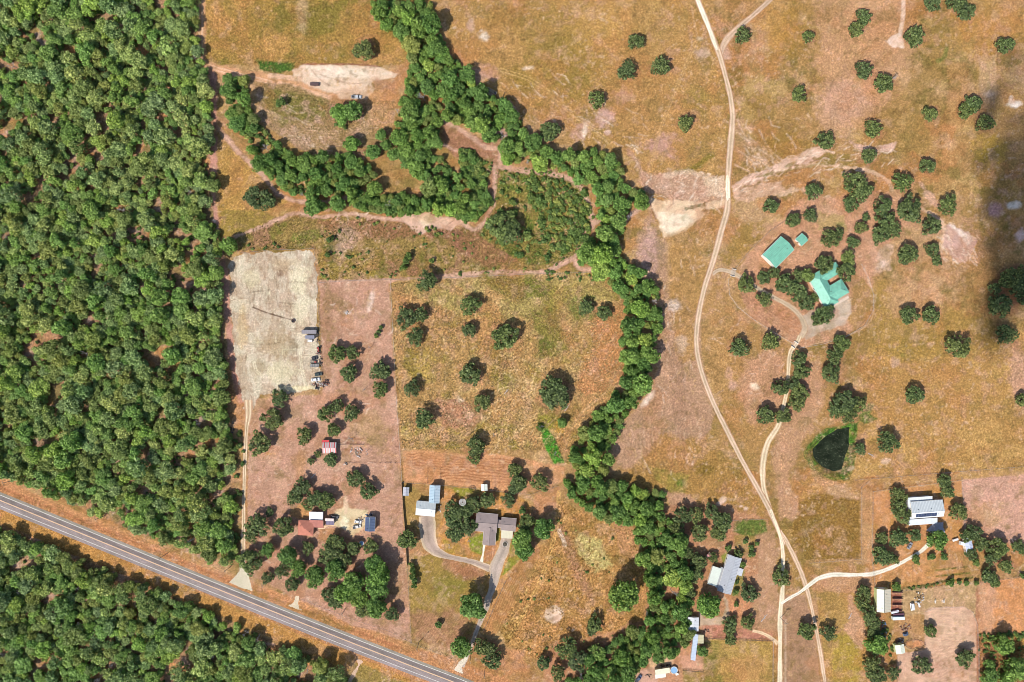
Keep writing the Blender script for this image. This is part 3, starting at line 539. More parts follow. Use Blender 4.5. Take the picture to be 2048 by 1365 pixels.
lum_ = g.C.mean(-1, keepdims=True); g.C = g.C * 0.94 + lum_ * np.array([1.14, 0.98, 0.88]) * 0.06; g.C = g.C ** 1.03
def scribble(pts, n, cols, l0, l1, ang=None, hw=(0.5, 1.2), a=0.6, seed=1, bend=0.5):
    R_ = random.Random(seed); x = [p[0] for p in pts]; y = [p[1] for p in pts]; k = 0; t_ = 0
    while k < n and t_ < n * 8:
        t_ += 1; X, Y = R_.uniform(min(x), max(x)), R_.uniform(min(y), max(y))
        if not inside(np.array([[X]]), np.array([[Y]]), pts)[0, 0]: continue
        k += 1; L = R_.uniform(l0, l1); q = math.radians(ang + R_.gauss(0, 16)) if ang is not None else R_.uniform(0, 6.28); cv = R_.gauss(0, bend) * L * .3
        dx, dy = math.cos(q) * L / 2, math.sin(q) * L / 2
        g.line([(X - dx, Y - dy), (X - dy / L * cv * 2, Y + dx / L * cv * 2), (X + dx, Y + dy)], R_.uniform(*hw), R_.choice(cols), a * R_.uniform(.5, 1), soft=1.5, warp=1.2)
PALE = ((238, 210, 188), (226, 190, 164), (244, 224, 204)); DUN = ((146, 102, 74), (164, 116, 88), (120, 90, 60))
scribble([(1258, 290), (1300, 350), (1455, 340), (1455, 420), (1400, 430), (1290, 400)], 100, PALE + DUN[:2], 6, 26, None, a=.6, seed=1)
scribble([(1462, 380), (1540, 330), (1650, 285), (1800, 290), (1800, 330), (1700, 345), (1600, 370), (1480, 410)], 110, PALE + DUN[:2], 6, 26, -14, a=.6, seed=2)
scribble([(1470, 240), (1560, 240), (1600, 310), (1530, 345), (1468, 350)], 24, PALE, 10, 40, 60, a=.5, seed=3)
scribble([(640, 400), (860, 400), (960, 440), (990, 350), (1160, 360), (1190, 440), (1150, 540), (1000, 550), (960, 470), (640, 440)], 110, PALE + DUN, 6, 26, None, a=.6, seed=4)
scribble(TG, 170, ((232, 196, 140), (214, 176, 110), (150, 110, 66)), 12, 40, None, (.4, .9), .5, 5, 1.0)
scribble([(960, 760), (1100, 740), (1110, 900), (960, 900)], 60, ((240, 204, 156), (226, 186, 130)), 20, 70, -45, (.4, .9), .65, 6, 1.2)
scribble([(1110, 150), (1290, 230), (1300, 340), (1240, 310), (1110, 280), (960, 180)], 70, PALE + DUN[:1], 10, 44, 35, (.4, 1.0), .6, 7)
scribble([(1230, 560), (1390, 480), (1400, 720), (1380, 960), (1230, 930), (1310, 760)], 110, PALE + DUN, 8, 40, 84, (.4, 1.0), .5, 8)
scribble(PK, 240, PALE + DUN, 4, 20, None, (.4, 1.0), .5, 9); scribble(PEN, 70, PALE + DUN, 10, 36, 20, (.4, .9), .6, 10); scribble(MID, 200, ((200, 168, 104), (98, 84, 46), (196, 150, 116)), 5, 20, None, (.5, 1.1), .6, 11)
scribble([(1560, 60), (2048, 20), (2048, 900), (1740, 920), (1720, 700), (1560, 240)], 260, ((214, 168, 122), (206, 168, 104), (146, 112, 62)), 5, 26, None, (.4, .9), .45, 12)
scribble([(880, 0), (1400, 0), (1450, 300), (1300, 320), (1060, 200)], 200, ((214, 168, 112), (206, 168, 104), (140, 106, 56)), 5, 26, 40, (.4, .9), .45, 13)
scribble([(1420, 560), (1600, 690), (1560, 880), (1440, 800)], 90, PALE[:2] + DUN[:2], 6, 26, None, (.4, .9), .5, 14); scribble([(1250, 880), (1380, 860), (1540, 1030), (1330, 1000)], 90, ((214, 174, 112), (132, 104, 52)), 6, 26, 85, (.4, .9), .5, 15)
scribble([(1865, 430), (1960, 470), (1950, 540), (1880, 520)], 50, PALE, 6, 24, 45, a=.8, seed=16); scribble([(1790, 950), (2048, 950), (2048, 1260), (1750, 1170)], 150, PALE[:2] + DUN[:2], 5, 22, None, (.4, .9), .5, 17)
scribble([(0, 950), (400, 1120), (820, 1295), (820, 1310), (400, 1140), (0, 975)], 120, ((226, 164, 116), (140, 86, 56)), 10, 50, 22, (.4, .9), .6, 18); scribble(LM, 150, ((232, 194, 130), (130, 98, 48)), 8, 34, None, (.5, 1.0), .5, 19, 1.0)
scribble(AR, 60, ((176, 134, 110), (234, 200, 172)), 14, 60, 5, (.4, .9), .5, 20)
# a wash of fine colour over everything so no patch is flat
fine = 0.74 + 0.40 * fbm(U, V, 7, 4, 131) ; g.C *= fine[..., None]
# relief: pond bowl, soft swells kept away from the roads
Z = np.zeros(U.shape)
POND = [(1702.6, 852), (1674, 857), (1646, 875), (1623, 898), (1625.6, 916), (1643.6, 936), (1669, 947), (1687, 941.5), (1695, 911), (1702.6, 893), (1701, 875)]
wd = g.win(1580, 820, 1740, 990); dd = seg_dist(U[wd], V[wd], POND, True); dd = np.where(inside(U[wd], V[wd], POND), dd, -dd)
Z[wd] = -1.6 * sstep(dd + g.WN[wd] * 2, -3, 12)
def ground_mesh():
    ny, nx = U.shape; co = np.empty((ny * nx, 3), np.float32)
    co[:, 0] = ((U - CX) * S).ravel(); co[:, 1] = ((CY - V) * S).ravel(); co[:, 2] = Z.ravel()
    idx = np.arange(ny * nx).reshape(ny, nx)
    q = np.stack([idx[1:, :-1], idx[1:, 1:], idx[:-1, 1:], idx[:-1, :-1]], -1).reshape(-1, 4)
    return mesh_np('ground', co, q, g.C.reshape(-1, 3) / KALB, g.T.ravel())
def mesh_np(name, co, q, colr=None, tuft=None):
    me = bpy.data.meshes.new(name); n = len(co); k = q.shape[1]
    me.vertices.add(n); me.vertices.foreach_set('co', np.asarray(co, np.float32).ravel())
    me.loops.add(q.size); me.loops.foreach_set('vertex_index', q.astype(np.int32).ravel())
    me.polygons.add(len(q)); me.polygons.foreach_set('loop_start', np.arange(0, q.size, k, dtype=np.int32))
    try: me.polygons.foreach_set('loop_total', np.full(len(q), k, dtype=np.int32))
    except Exception: pass
    me.update(calc_edges=True)
    if colr is not None:
        a = me.attributes.new('Col', 'FLOAT_COLOR', 'POINT'); c = np.ones((n, 4), np.float32); c[:, :3] = np.clip(colr, 0.005, 0.85); a.data.foreach_set('color', c.ravel())
    if tuft is not None:
        a = me.attributes.new('tuft', 'FLOAT', 'POINT'); a.data.foreach_set('value', np.asarray(tuft, np.float32))
    return me
M_ground = painted('dry_ground')
M_road = painted('gravel_surface', 0.6, False)
GROUND = put('ground', ground_mesh(), M_ground, kind='structure')

# ------------------------------------------------------------------ roads as sheets 4 mm and more above the ground
def ribbon(name, pts, c, z=0.01, edge=None, ruts=None, rag=0.9, cross=13, seed=0, mat=None, tuft=0.15):
    """pts: (px,py,half width px); ragged edges; ruts = colour of the two wheel lines"""
    L = smooth_line(pts, 2.2); L = np.array(L); n = len(L)
    t = np.gradient(L[:, :2], axis=0); t /= np.linalg.norm(t, axis=1)[:, None] + 1e-9; nr = np.stack([-t[:, 1], t[:, 0]], 1)
    s = np.linspace(-1, 1, cross); co = []; cl = []; tf = []
    cen = lin(c); edg = lin(edge) if edge else cen * 0.8; rt = lin(ruts) if ruts else cen
    arc = np.arange(n) * 2.2
    for j, a in enumerate(s):
        jag = rag * ((vnoise(arc / 5, arc * 0 + j, seed + 3) - 0.5) * 1.6 + (vnoise(arc / 17, arc * 0, seed + (9 if a < 0 else 5)) - 0.5) * 2.0) if abs(a) > 0.99 else 0
        p = L[:, :2] + nr * (a * L[:, 2] + np.sign(a) * jag)[:, None]
        co.append(p); m = vnoise(arc / 9, arc * 0 + a * 2, seed)[:, None]; m2 = vnoise(arc / 40, arc * 0 + 3, seed + 2)[:, None]
        base = cen * (0.86 + 0.2 * m) * (0.9 + 0.2 * m2)
        k = np.exp(-((abs(a) - 0.48) / 0.18) ** 2); base = base * (1 - k * 0.8) + rt * (0.9 + 0.2 * m) * k * 0.8
        k2 = math.exp(-(a / 0.2) ** 2) * (0.35 + 0.5 * vnoise(arc / 26, arc * 0 + 8, seed + 4)[:, None]); base = base * (1 - k2 * 0.30)
        e = sstep(abs(a), 0.6, 1.0); base = base * (1 - e) + edg * (0.85 + 0.3 * m) * e
        cl.append(base)
    wv = 1 + 0.16 * (vnoise(arc / 30, arc * 0 + 5, seed + 6) - .5) * 2; co = [L[:, :2] + (p - L[:, :2]) * wv[:, None] for p in co]; P2 = np.stack(co, 1); C2 = np.stack(cl, 1)
    v = np.zeros((n * cross, 3)); v[:, 0] = ((P2[..., 0] - CX) * S).ravel(); v[:, 1] = ((CY - P2[..., 1]) * S).ravel(); v[:, 2] = z
    i = np.arange(n * cross).reshape(n, cross)
    q = np.stack([i[:-1, :-1], i[:-1, 1:], i[1:, 1:], i[1:, :-1]], -1).reshape(-1, 4)[:, ::1]
    me = mesh_np(name, v, q, C2.reshape(-1, 3) / KALB, np.full(n * cross, tuft)); 
    if me.polygons[0].normal.z < 0: me.flip_normals()
    return put(name, me, mat or M_road, kind='structure')
def patch(name, pts, c, z=0.008, warp=2.0, paint=None, mat=None, tuft=0.12, step=1.6):
    """an irregular sheet cut from a fine grid"""
    x = [p[0] for p in pts]; y = [p[1] for p in pts]; g_ = warp * 2 + 3
    u = np.arange(min(x) - g_, max(x) + g_, step); v = np.arange(min(y) - g_, max(y) + g_, step); UU, VV = np.meshgrid(u, v)
    k = Canvas(UU, VV, c, tuft)
    k.C *= (0.88 + 0.24 * fbm(UU, VV, 14, 4, 7))[..., None]
    if paint: paint(k)
    d = seg_dist(UU, VV, pts, True); d = np.where(inside(UU, VV, pts), d, -d) + k.WF * warp + k.WN * warp
    keep = d > 0; ny, nx = UU.shape; idx = np.arange(ny * nx).reshape(ny, nx)
    kq = keep[:-1, :-1] & keep[1:, :-1] & keep[:-1, 1:] & keep[1:, 1:]
    q = np.stack([idx[1:, :-1], idx[1:, 1:], idx[:-1, 1:], idx[:-1, :-1]], -1)[kq]
    used = np.unique(q); rm = np.full(ny * nx, -1); rm[used] = np.arange(len(used)); q = rm[q]
    co = np.zeros((len(used), 3)); co[:, 0] = ((UU - CX) * S).ravel()[used]; co[:, 1] = ((CY - VV) * S).ravel()[used]; co[:, 2] = z
    return put(name, mesh_np(name, co, q, k.C.reshape(-1, 3)[used] / KALB, k.T.ravel()[used]), mat or M_road, kind='structure')

# the gravel pad
def pad_paint(k):
    k.put((slice(None), slice(None)), sstep(fbm(k.U * 2.2, k.V, 26, 4, 3), 0.45, 0.62), (186, 162, 138), 0.75); k.put((slice(None), slice(None)), sstep(fbm(k.U * 3, k.V, 12, 3, 13), 0.56, 0.7), (160, 132, 106), 0.6); k.put((slice(None), slice(None)), sstep(fbm(k.U, k.V, 30, 4, 8), 0.52, 0.7), (226, 214, 190), 0.5)
    for x, y, rx, ry, c, a in ((565, 535, 22, 18, (176, 150, 120), .7), (575, 525, 34, 10, (190, 166, 134), .5), (560, 548, 8, 10, (120, 90, 72), .6), (600, 560, 26, 30, (230, 218, 184), .6), (555, 690, 40, 30, (170, 148, 112), .6), (585, 690, 12, 24, (140, 116, 88), .5),
                               (520, 735, 24, 20, (150, 128, 92), .6), (485, 660, 12, 60, (200, 168, 124), .6), (500, 560, 20, 20, (206, 192, 158), .6), (560, 745, 40, 24, (214, 202, 166), .6), (590, 778, 40, 8, (236, 220, 178), .8), (605, 620, 20, 40, (226, 212, 180), .6)):
        k.blob(x, y, rx, ry, c, a)
    R_ = random.Random(4)
    for _ in range(260):
        X, Y, L, q = R_.uniform(460, 640), R_.uniform(505, 785), R_.uniform(4, 24), R_.choice((0, 0, 1.57, 1.57, R_.uniform(0, 3.1)))
        k.line([(X, Y), (X + math.cos(q) * L, Y + math.sin(q) * L)], R_.uniform(.3, .8), R_.choice(((120, 94, 70), (150, 122, 96), (236, 222, 190))), R_.uniform(.2, .55), warp=1.5)
    for p in ([(505, 615), (540, 628), (583, 640)],): k.line(p, 1.3, (88, 62, 46), 0.9, warp=1.4)
    for p in ([(553, 555), (553, 600), (566, 625)], [(500, 690), (540, 688), (575, 684)], [(508, 580), (508, 640)], [(470, 530), (473, 555)], [(590, 560), (598, 590)], [(490, 560), (500, 600), (495, 650)], [(540, 605), (590, 608)], [(560, 570), (560, 540), (552, 515)], [(500, 585), (540, 580)], [(575, 565), (610, 566)]): k.line(p, 0.7, (104, 82, 60), 0.42, warp=3)
    for p in ([(508, 725), (512, 742), (524, 752)], [(600, 700), (604, 740), (612, 770)]): k.line(p, 0.8, (232, 220, 190), 0.8, twin=2, warp=0.6)
patch('gravel_lot', [(456, 530), (470, 514), (500, 506), (620, 500), (628, 505), (634, 560), (636, 650), (644, 770), (640, 782), (560, 786), (520, 790), (508, 810), (503, 830), (490, 830), (486, 800), (470, 740), (462, 620)], (198, 180, 158), z=0.012, warp=4.0, paint=pad_paint, step=1.3, tuft=0.42)

ASPH = (152, 139, 137)
# highway
def hw_line(off): return [(-60, 976.8 + off), (0, 1001.3 + off), (160, 1066.5 + off), (400, 1164.6 + off), (640, 1261 + off), (820, 1331.6 + off), (900, 1362 + off), (1050, 1420 + off)]
def hw_ribbon(name, off, half, z, mat):
    L = np.array(smooth_line([(a, b, half) for a, b in hw_line(off)], 8)); t = np.gradient(L[:, :2], axis=0); t /= np.linalg.norm(t, axis=1)[:, None]; nr = np.stack([-t[:, 1], t[:, 0]], 1)
    s = np.linspace(-1, 1, 15 if half > 3 else 2); v = []
    for a in s:
        p = L[:, :2] + nr * (a * half); v.append(np.stack([(p[:, 0] - CX) * S, (CY - p[:, 1]) * S, np.full(len(p), z)], 1))
    v = np.stack(v, 1).reshape(-1, 3); n = len(L); c = len(s); i = np.arange(n * c).reshape(n, c)
    q = np.stack([i[:-1, :-1], i[:-1, 1:], i[1:, 1:], i[1:, :-1]], -1).reshape(-1, 4)
    cl = np.tile(np.array([[1.0, 1, 1]]), (n * c, 1))
    if half > 3:
        prof = np.interp(s, [-1, -.62, -.60, -.3, 0, .02, .3, .66, 1], [1.0, 1.03, .80, .70, .84, 1.0, .98, 1.02, 1.05])
        tint = np.array([[1, 1, 1.0]] * c); tint[s < -.62] = (0.98, 1.05, 0.90)
        w_ = np.tile(prof[None, :, None] * tint[None], (n, 1, 1)) * (0.88 + 0.20 * rng.random((n, c, 1))) * (0.90 + 0.2 * vnoise(np.arange(n)[:, None] / 5.0, np.arange(c)[None] * .6, 5)[..., None])
        cl = (lin(ASPH)[None, None] * w_).reshape(-1, 3) / KALB
    me = mesh_np(name, v, q, cl, np.full(n * c, 0.1))
    if me.polygons[0].normal.z < 0: me.flip_normals()
    return put(name, me, mat, kind='structure')
def asphalt_mat():
    m = painted('asphalt', 0.3, False); t, N, L = m.node_tree, m.node_tree.nodes, m.node_tree.links; return m
hw_ribbon('highway', 0.2, 15.9, 0.020, asphalt_mat())
hw_ribbon('shoulder_edge', -15.8, 0.8, 0.016, plain('pale_shoulder_grit', alb((205, 178, 140)), var=0.4))
hw_ribbon('shoulder_edge', 15.9, 0.9, 0.016, plain('shoulder_grit', alb((210, 160, 130)), var=0.4))
M_white = plain('road_paint_white', alb((228, 222, 212)), 0.6, var=0.3); M_yel = plain('road_paint_yellow', alb((250, 205, 160)), 0.6, var=0.15)
hw_ribbon('edge_line', -10.8, 0.52, 0.026, M_white); hw_ribbon('edge_line', 10.7, 0.46, 0.026, M_white)
hw_ribbon('centre_line', -0.65, 0.34, 0.026, M_yel); hw_ribbon('centre_line', 0.45, 0.34, 0.026, M_yel)

GR = (212, 182, 152)
ribbon('gravel_road', [(1386, -30, 5), (1395, 0, 5.5), (1412, 40, 6), (1427, 80, 6), (1438, 108, 6), (1450, 150, 5.5), (1460, 190, 6), (1465, 235, 6.5), (1461, 290, 6.5), (1457, 340, 6), (1456, 380, 6), (1454, 420, 6.5), (1442, 465, 6.5), (1427, 520, 6.2), (1408, 580, 6), (1396, 640, 6), (1393, 690, 5.8), (1402, 740, 5.6), (1424, 800, 5.5), (1452, 858, 5.5), (1486, 925, 5.5), (1520, 985, 5.5), (1541, 1025, 5.5), (1560, 1070, 4.5), (1568, 1090, 5)], GR, z=0.024, edge=(176, 132, 102), ruts=(228, 200, 176), seed=2)
ribbon('gravel_road', [(1386, -30, 3.5), (1395, 0, 3.8), (1412, 42, 4), (1427, 82, 3.6), (1434, 100, 2)], (250, 238, 218), z=0.030, edge=(226, 200, 172), seed=5, rag=0.6)
ribbon('gravel_road', [(1455, 350, 1.5), (1455, 362, 4), (1456, 395, 4), (1457, 400, 3)], (250, 232, 206), z=0.030, edge=(240, 215, 180), seed=6, rag=0.6)
ribbon('dirt_road', [(1560, -22, 6), (1540, 0, 6), (1505, 32, 6), (1470, 62, 6.5), (1450, 85, 7), (1441, 112, 5)], (206, 174, 148), z=0.020, edge=(180, 138, 104), ruts=(214, 184, 160), seed=3)
ribbon('gravel_road', [(1541, 1020, 3.4), (1556, 1060, 3.4), (1564, 1090, 3.6), (1566, 1130, 3.8), (1565, 1180, 4.4), (1560, 1233, 5), (1560, 1290, 5), (1559, 1400, 5)], (240, 222, 192), z=0.028, edge=(206, 168, 136), seed=8)
ribbon('gravel_road', [(1560, 1062, 3.6), (1574, 1085, 4.2), (1595, 1128, 4.6), (1612, 1172, 4.6), (1624, 1220, 4), (1637, 1284, 4), (1650, 1365, 4), (1655, 1400, 4)], (216, 184, 154), z=0.020, edge=(184, 144, 112), ruts=(230, 202, 176), seed=9)
ribbon('driveway', [(1562, 1208, 3), (1580, 1196, 3.6), (1600, 1185, 4), (1622, 1168, 5), (1640, 1156, 4.6), (1665, 1150, 4.4), (1700, 1150, 4.2), (1740, 1149, 4.2), (1775, 1139, 4), (1810, 1122, 4), (1840, 1104, 4.4), (1858, 1088, 5)], (240, 230, 212), z=0.032, edge=(212, 182, 154), seed=12)
ribbon('dirt_road', [(1600, 672, 5), (1592, 690, 4), (1581, 705, 5), (1577, 740, 4.4), (1574, 780, 4.4), (1563, 830, 5), (1555, 855, 6), (1536, 885, 6), (1527, 920, 6.5), (1525, 955, 6.5), (1529, 985, 5.5), (1540, 1018, 5)], (222, 194, 162), z=0.018, edge=(190, 150, 112), ruts=(240, 222, 188), seed=13)
ribbon('driveway', [(1425, 548, 5), (1440, 540, 5), (1462, 545, 5), (1482, 556, 4.4), (1510, 574, 4.4), (1545, 594, 4.6), (1578, 612, 5), (1600, 632, 6), (1610, 655, 7), (1602, 676, 6)], (200, 176, 150), z=0.014, edge=(186, 148, 118), seed=14)
ribbon('driveway', [(496, 800, 8), (497, 830, 6.5), (493, 860, 4.6), (490, 920, 4.2), (488, 980, 4.2), (487, 1050, 4.2), (486, 1100, 5), (487, 1130, 6)], (200, 168, 136), z=0.016, edge=(190, 146, 118), ruts=(240, 224, 192), seed=15)
patch('driveway', [(482, 1118), (490, 1116), (494, 1135), (500, 1158), (506, 1184), (484, 1177), (455, 1166), (466, 1156), (478, 1142)], (208, 196, 172), z=0.024, warp=0.8)
patch('driveway', [(591, 1192), (599, 1192), (597, 1208), (599, 1216), (607, 1222), (592, 1219), (575, 1212), (586, 1206)], (214, 196, 170), z=0.018, warp=0.8)
patch('driveway', [(712, 1316), (729, 1322), (720, 1332), (712, 1350), (700, 1370), (692, 1370), (704, 1345), (715, 1330)], (214, 180, 156), z=0.018, warp=0.8)
patch('driveway', [(905, 1341), (918, 1324), (932, 1310), (938, 1316), (924, 1336), (928, 1350)], (220, 206, 186), z=0.024, warp=0.6)
ribbon('driveway', [(924, 1334, 4.5), (934, 1312, 5), (946, 1282, 4.2), (957, 1252, 4.6), (968, 1225, 5.4), (977, 1198, 6.4), (986, 1172, 8.5), (990, 1150, 12), (992, 1136, 15), (999, 1118, 13), (1008, 1098, 11.5), (1012, 1076, 10.5)], (184, 166, 154), z=0.020, edge=(196, 172, 146), ruts=(194, 174, 160), seed=18, rag=0.7)
ribbon('driveway', [(853, 1032, 17), (855, 1050, 18), (856, 1070, 17), (860, 1088, 15), (872, 1102, 10), (892, 1112, 6.5), (920, 1119, 5.5), (950, 1126, 5.5), (980, 1138, 8)], (182, 160, 146), z=0.014, edge=(214, 190, 160), seed=19, rag=1.2)
patch('patio', [(1866, 1046), (1886, 1044), (1890, 1066), (1872, 1070), (1850, 1062)], (176, 172, 184), z=0.016, warp=1)
patch('walkway', [(966, 1089), (972, 1089), (968, 1108), (966.5, 1126), (959, 1123), (964, 1108)], (238, 226, 208), z=0.030, warp=0.2, step=0.8)
patch('patio', [(648, 1056), (648, 1051), (672, 1050), (672, 1053), (653, 1054), (650, 1059), (634, 1059), (634, 1056)], (224, 190, 156), z=0.018, warp=0.2, step=0.8)
ribbon('driveway', [(1505, 1262, 3), (1525, 1267, 3.6), (1542, 1276, 3.6), (1556, 1288, 4.5)], (226, 196, 160), z=0.014, edge=(206, 164, 124), seed=22)

# pond water
def water_mat():
    m = bpy.data.materials.new('pond_water'); t, N, L, b = nodes(m)
    n = noise_node(t, 1.1, 4, 0.75); r = ramp(t, n.outputs[0], [(0.0, (0.012, 0.017, 0.009)), (0.57, (0.020, 0.026, 0.014)), (0.66, (0.12, 0.13, 0.075))])
    n2 = noise_node(t, 0.18, 3, 0.5); r2 = ramp(t, n2.outputs[0], [(0.35, 0.6), (0.65, 1.3)])
    L.new(mult(t, r.outputs[0], r2.outputs[0]), b.inputs['Base Color']); b.inputs['Roughness'].default_value = 0.12; b.inputs['IOR'].default_value = 1.33; b.inputs['Specular IOR Level'].default_value = 0.3
    bp = N.new("ShaderNodeBump"); bp.inputs['Strength'].default_value = 0.15; bp.inputs['Distance'].default_value = 0.02; L.new(n.outputs[0], bp.inputs['Height']); L.new(bp.outputs[0], b.inputs['Normal'])
    return m
me = bpy.data.meshes.new('pond'); cxp = sum(p[0] for p in POND) / len(POND); cyp = sum(p[1] for p in POND) / len(POND)
ring = smooth_line(POND + [POND[0]], 3)[:-1]
me.from_pydata([P(cxp, cyp, -0.55)] + [P(cxp + (x - cxp) * 1.02, cyp + (y - cyp) * 1.02, -0.55) for x, y in ring], [], [(0, i + 1, (i + 1) % len(ring) + 1) for i in range(len(ring))])
if me.polygons[0].normal.z < 0: me.flip_normals()
put('pond_water', me, water_mat(), kind='structure')
# ------------------------------------------------------------------ foliage
def crown_np(seed, nclump=26, nleaf=1900, leaf=0.10, rag=0.22, flat=0.55, spread=0.80, cl=(0.20, 0.34), low=0.18, jit=0.75):
    """crown of radius about 1, base at z 0.45; returns vertices, quads, shade factor per vertex"""
    r = np.random.default_rng(seed)
    ph = r.random(4) * 6.28
    def outline(a): return 1 + rag * (0.5 * np.sin(2 * a + ph[0]) + 0.4 * np.sin(3 * a + ph[1]) + 0.35 * np.sin(5 * a + ph[2]))
    a = r.random(nclump) * 6.283; rr = np.sqrt(r.random(nclump)) * spread * outline(a)
    rr[0] = 0.05
    cz = 1.0 + flat * np.sqrt(np.clip(1 - (rr / 1.25) ** 2, 0, 1)) - 0.1 + (r.random(nclump) - 0.5) * 0.28
    cz[rr > 0.6] -= r.random((rr > 0.6).sum()) * 0.35
    cx = np.cos(a) * rr; cy = np.sin(a) * rr; cr = cl[0] + r.random(nclump) * (cl[1] - cl[0]); cf = r.random(nclump)
    k = r.choice(nclump, nleaf, p=(cr ** 2) / (cr ** 2).sum())
    d = r.normal(size=(nleaf, 3)); d[:, 2] = np.abs(d[:, 2]) * 0.9 - 0.25 * (r.random(nleaf) < 0.35); d /= np.linalg.norm(d, axis=1)[:, None]
    rad = cr[k] * (0.75 + 0.35 * r.random(nleaf)) * np.where(r.random(nleaf) < 0.12, 1.25, 1)
    p = np.stack([cx[k], cy[k], cz[k]], 1) + d * rad[:, None] * np.array([1, 1, 0.85])
    nl = int(nleaf * low); sel = slice(0, nl); aa = r.random(nl) * 6.283; r2 = np.sqrt(r.random(nl)) * 0.8   # inner leaves low in the crown
    p[sel] = np.stack([np.cos(aa) * r2, np.sin(aa) * r2, 0.55 + 0.4 * r.random(nl)], 1)
    n = d + r.normal(size=(nleaf, 3)) * jit; n[:, 2] = np.abs(n[:, 2]) + 0.25; n /= np.linalg.norm(n, axis=1)[:, None]
    t = np.cross(n, r.normal(size=(nleaf, 3))); t /= np.linalg.norm(t, axis=1)[:, None] + 1e-9; b = np.cross(n, t)
    s = leaf * (0.6 + 0.8 * r.random(nleaf)); e = 0.6 + 0.4 * r.random(nleaf)
    co = np.empty((nleaf, 4, 3)); co[:, 0] = p - t * s[:, None]; co[:, 1] = p - b * (s * e)[:, None]; co[:, 2] = p + t * s[:, None]; co[:, 3] = p + b * (s * e)[:, None]
    f = np.clip(0.28 * cf[k] + 0.95 * r.random(nleaf) ** 1.9, 0, 1)
    return co.reshape(-1, 3), np.arange(nleaf * 4).reshape(-1, 4), np.repeat(f, 4)
def trunk_mb(seed, h=0.75, r0=0.07, limbs=5, reach=0.65, top=1.25, n=6):
    r = random.Random(seed); m = MB(); lean = (r.uniform(-.05, .05), r.uniform(-.05, .05))
    m.tube((0, 0, -0.05), (lean[0] * .5, lean[1] * .5, h * 0.45), r0 * 1.25, r0 * 0.9, n); m.tube((lean[0] * .5, lean[1] * .5, h * 0.45), (lean[0], lean[1], h), r0 * .9, r0 * 0.7, n)
    for i in range(limbs):
        a = i * 6.28 / limbs + r.uniform(-.4, .4); k = reach * r.uniform(.7, 1.1)
        mid = (lean[0] + math.cos(a) * k * .5, lean[1] + math.sin(a) * k * .5, h + (top - h) * .55)
        m.tube((lean[0], lean[1], h * .92), mid, r0 * .5, r0 * .32, 5); m.tube(mid, (math.cos(a) * k, math.sin(a) * k, top * r.uniform(.9, 1.05)), r0 * .32, r0 * .12, 4)
    return m
def bare_mb(seed):
    """leafless crown of grey branches, radius about 1"""
    r = random.Random(seed); m = MB()
    def grow(p, d, L, w, k):
        q = p + d * L; m.tube(p, q, w, w * .65, 4 if k else 6, False)
        if k >= 4: return
        for _ in range(3):
            v = (d + Vector((r.uniform(-1, 1), r.uniform(-1, 1), r.uniform(-.35, .7))) * .9).normalized(); grow(q, v, L * r.uniform(.55, .8), w * .6, k + 1)
    grow(Vector((0, 0, 0)), Vector((r.uniform(-.1, .1), r.uniform(-.1, .1), 1)).normalized(), 0.62, 0.055, 0)
    return m

M_oak = leaf_mat('oak_leaves', (0.026, 0.046, 0.015), (0.225, 0.275, 0.095), 0.15)
M_creek = leaf_mat('creek_leaves', (0.045, 0.10, 0.02), (0.30, 0.46, 0.12), 0.28)
M_forest = leaf_mat('forest_leaves', (0.075, 0.13, 0.04), (0.55, 0.64, 0.26), 0.3, 0.5)
M_lime = leaf_mat('yellow_green_leaves', (0.10, 0.135, 0.03), (0.42, 0.47, 0.15), 0.28); M_mid = leaf_mat('mid_green_leaves', (0.075, 0.145, 0.03), (0.46, 0.62, 0.17), 0.3, 0.5)
M_bush = leaf_mat('bush_leaves', (0.05, 0.09, 0.022), (0.20, 0.28, 0.075), 0.2)
M_bark = plain('bark', (0.13, 0.10, 0.075), 0.9, scale=3)
M_grey = plain('weathered_branch', (0.50, 0.46, 0.44), 0.9, scale=3, var=0.25)

def mk_crown(name, seed, **k):
    co, q, f = crown_np(seed, **k); me = mesh_np(name, co, q)
    a = me.attributes.new('Col', 'FLOAT', 'POINT'); a.data.foreach_set('value', f.astype(np.float32)); return me
CR = {'oak': [mk_crown('oak_crown', 100 + i, nclump=44 + i % 4 * 4, nleaf=(1500, 1250, 1500, 900)[i % 4], leaf=0.088, rag=(.24, .30, .18)[i % 3], spread=0.86, cl=(0.12, 0.21), low=0.12, jit=0.9) for i in range(9)],
      'creek': [mk_crown('creek_crown', 200 + i, nclump=30, nleaf=2300, leaf=0.085, rag=0.20, flat=0.7, cl=(0.20, 0.36), jit=0.6) for i in range(8)],
      'forest': [mk_crown('forest_crown', 300 + i, nclump=(22, 34, 16, 28)[i % 4], nleaf=(1500, 1500, 700, 1300)[i % 4], leaf=0.095, rag=0.28, flat=0.8, cl=(0.2, 0.36)) for i in range(8)],
      'bush': [mk_crown('bush_crown', 400 + i, nclump=12, nleaf=520, leaf=0.16, rag=0.3, flat=0.5, spread=0.65, cl=(0.25, 0.42), low=0.1) for i in range(5)]}
TR = [trunk_mb(i).mesh('trunk', True) for i in range(4)]
for t_ in TR: t_.materials.append(M_bark)
BARE = [bare_mb(i).mesh('branches') for i in range(4)]
for t_ in BARE: t_.materials.append(M_grey)
for k_, m_ in (('oak', M_oak), ('creek', M_creek), ('forest', M_forest), ('bush', M_bush)):
    for c_ in CR[k_]: c_.materials.append(m_)
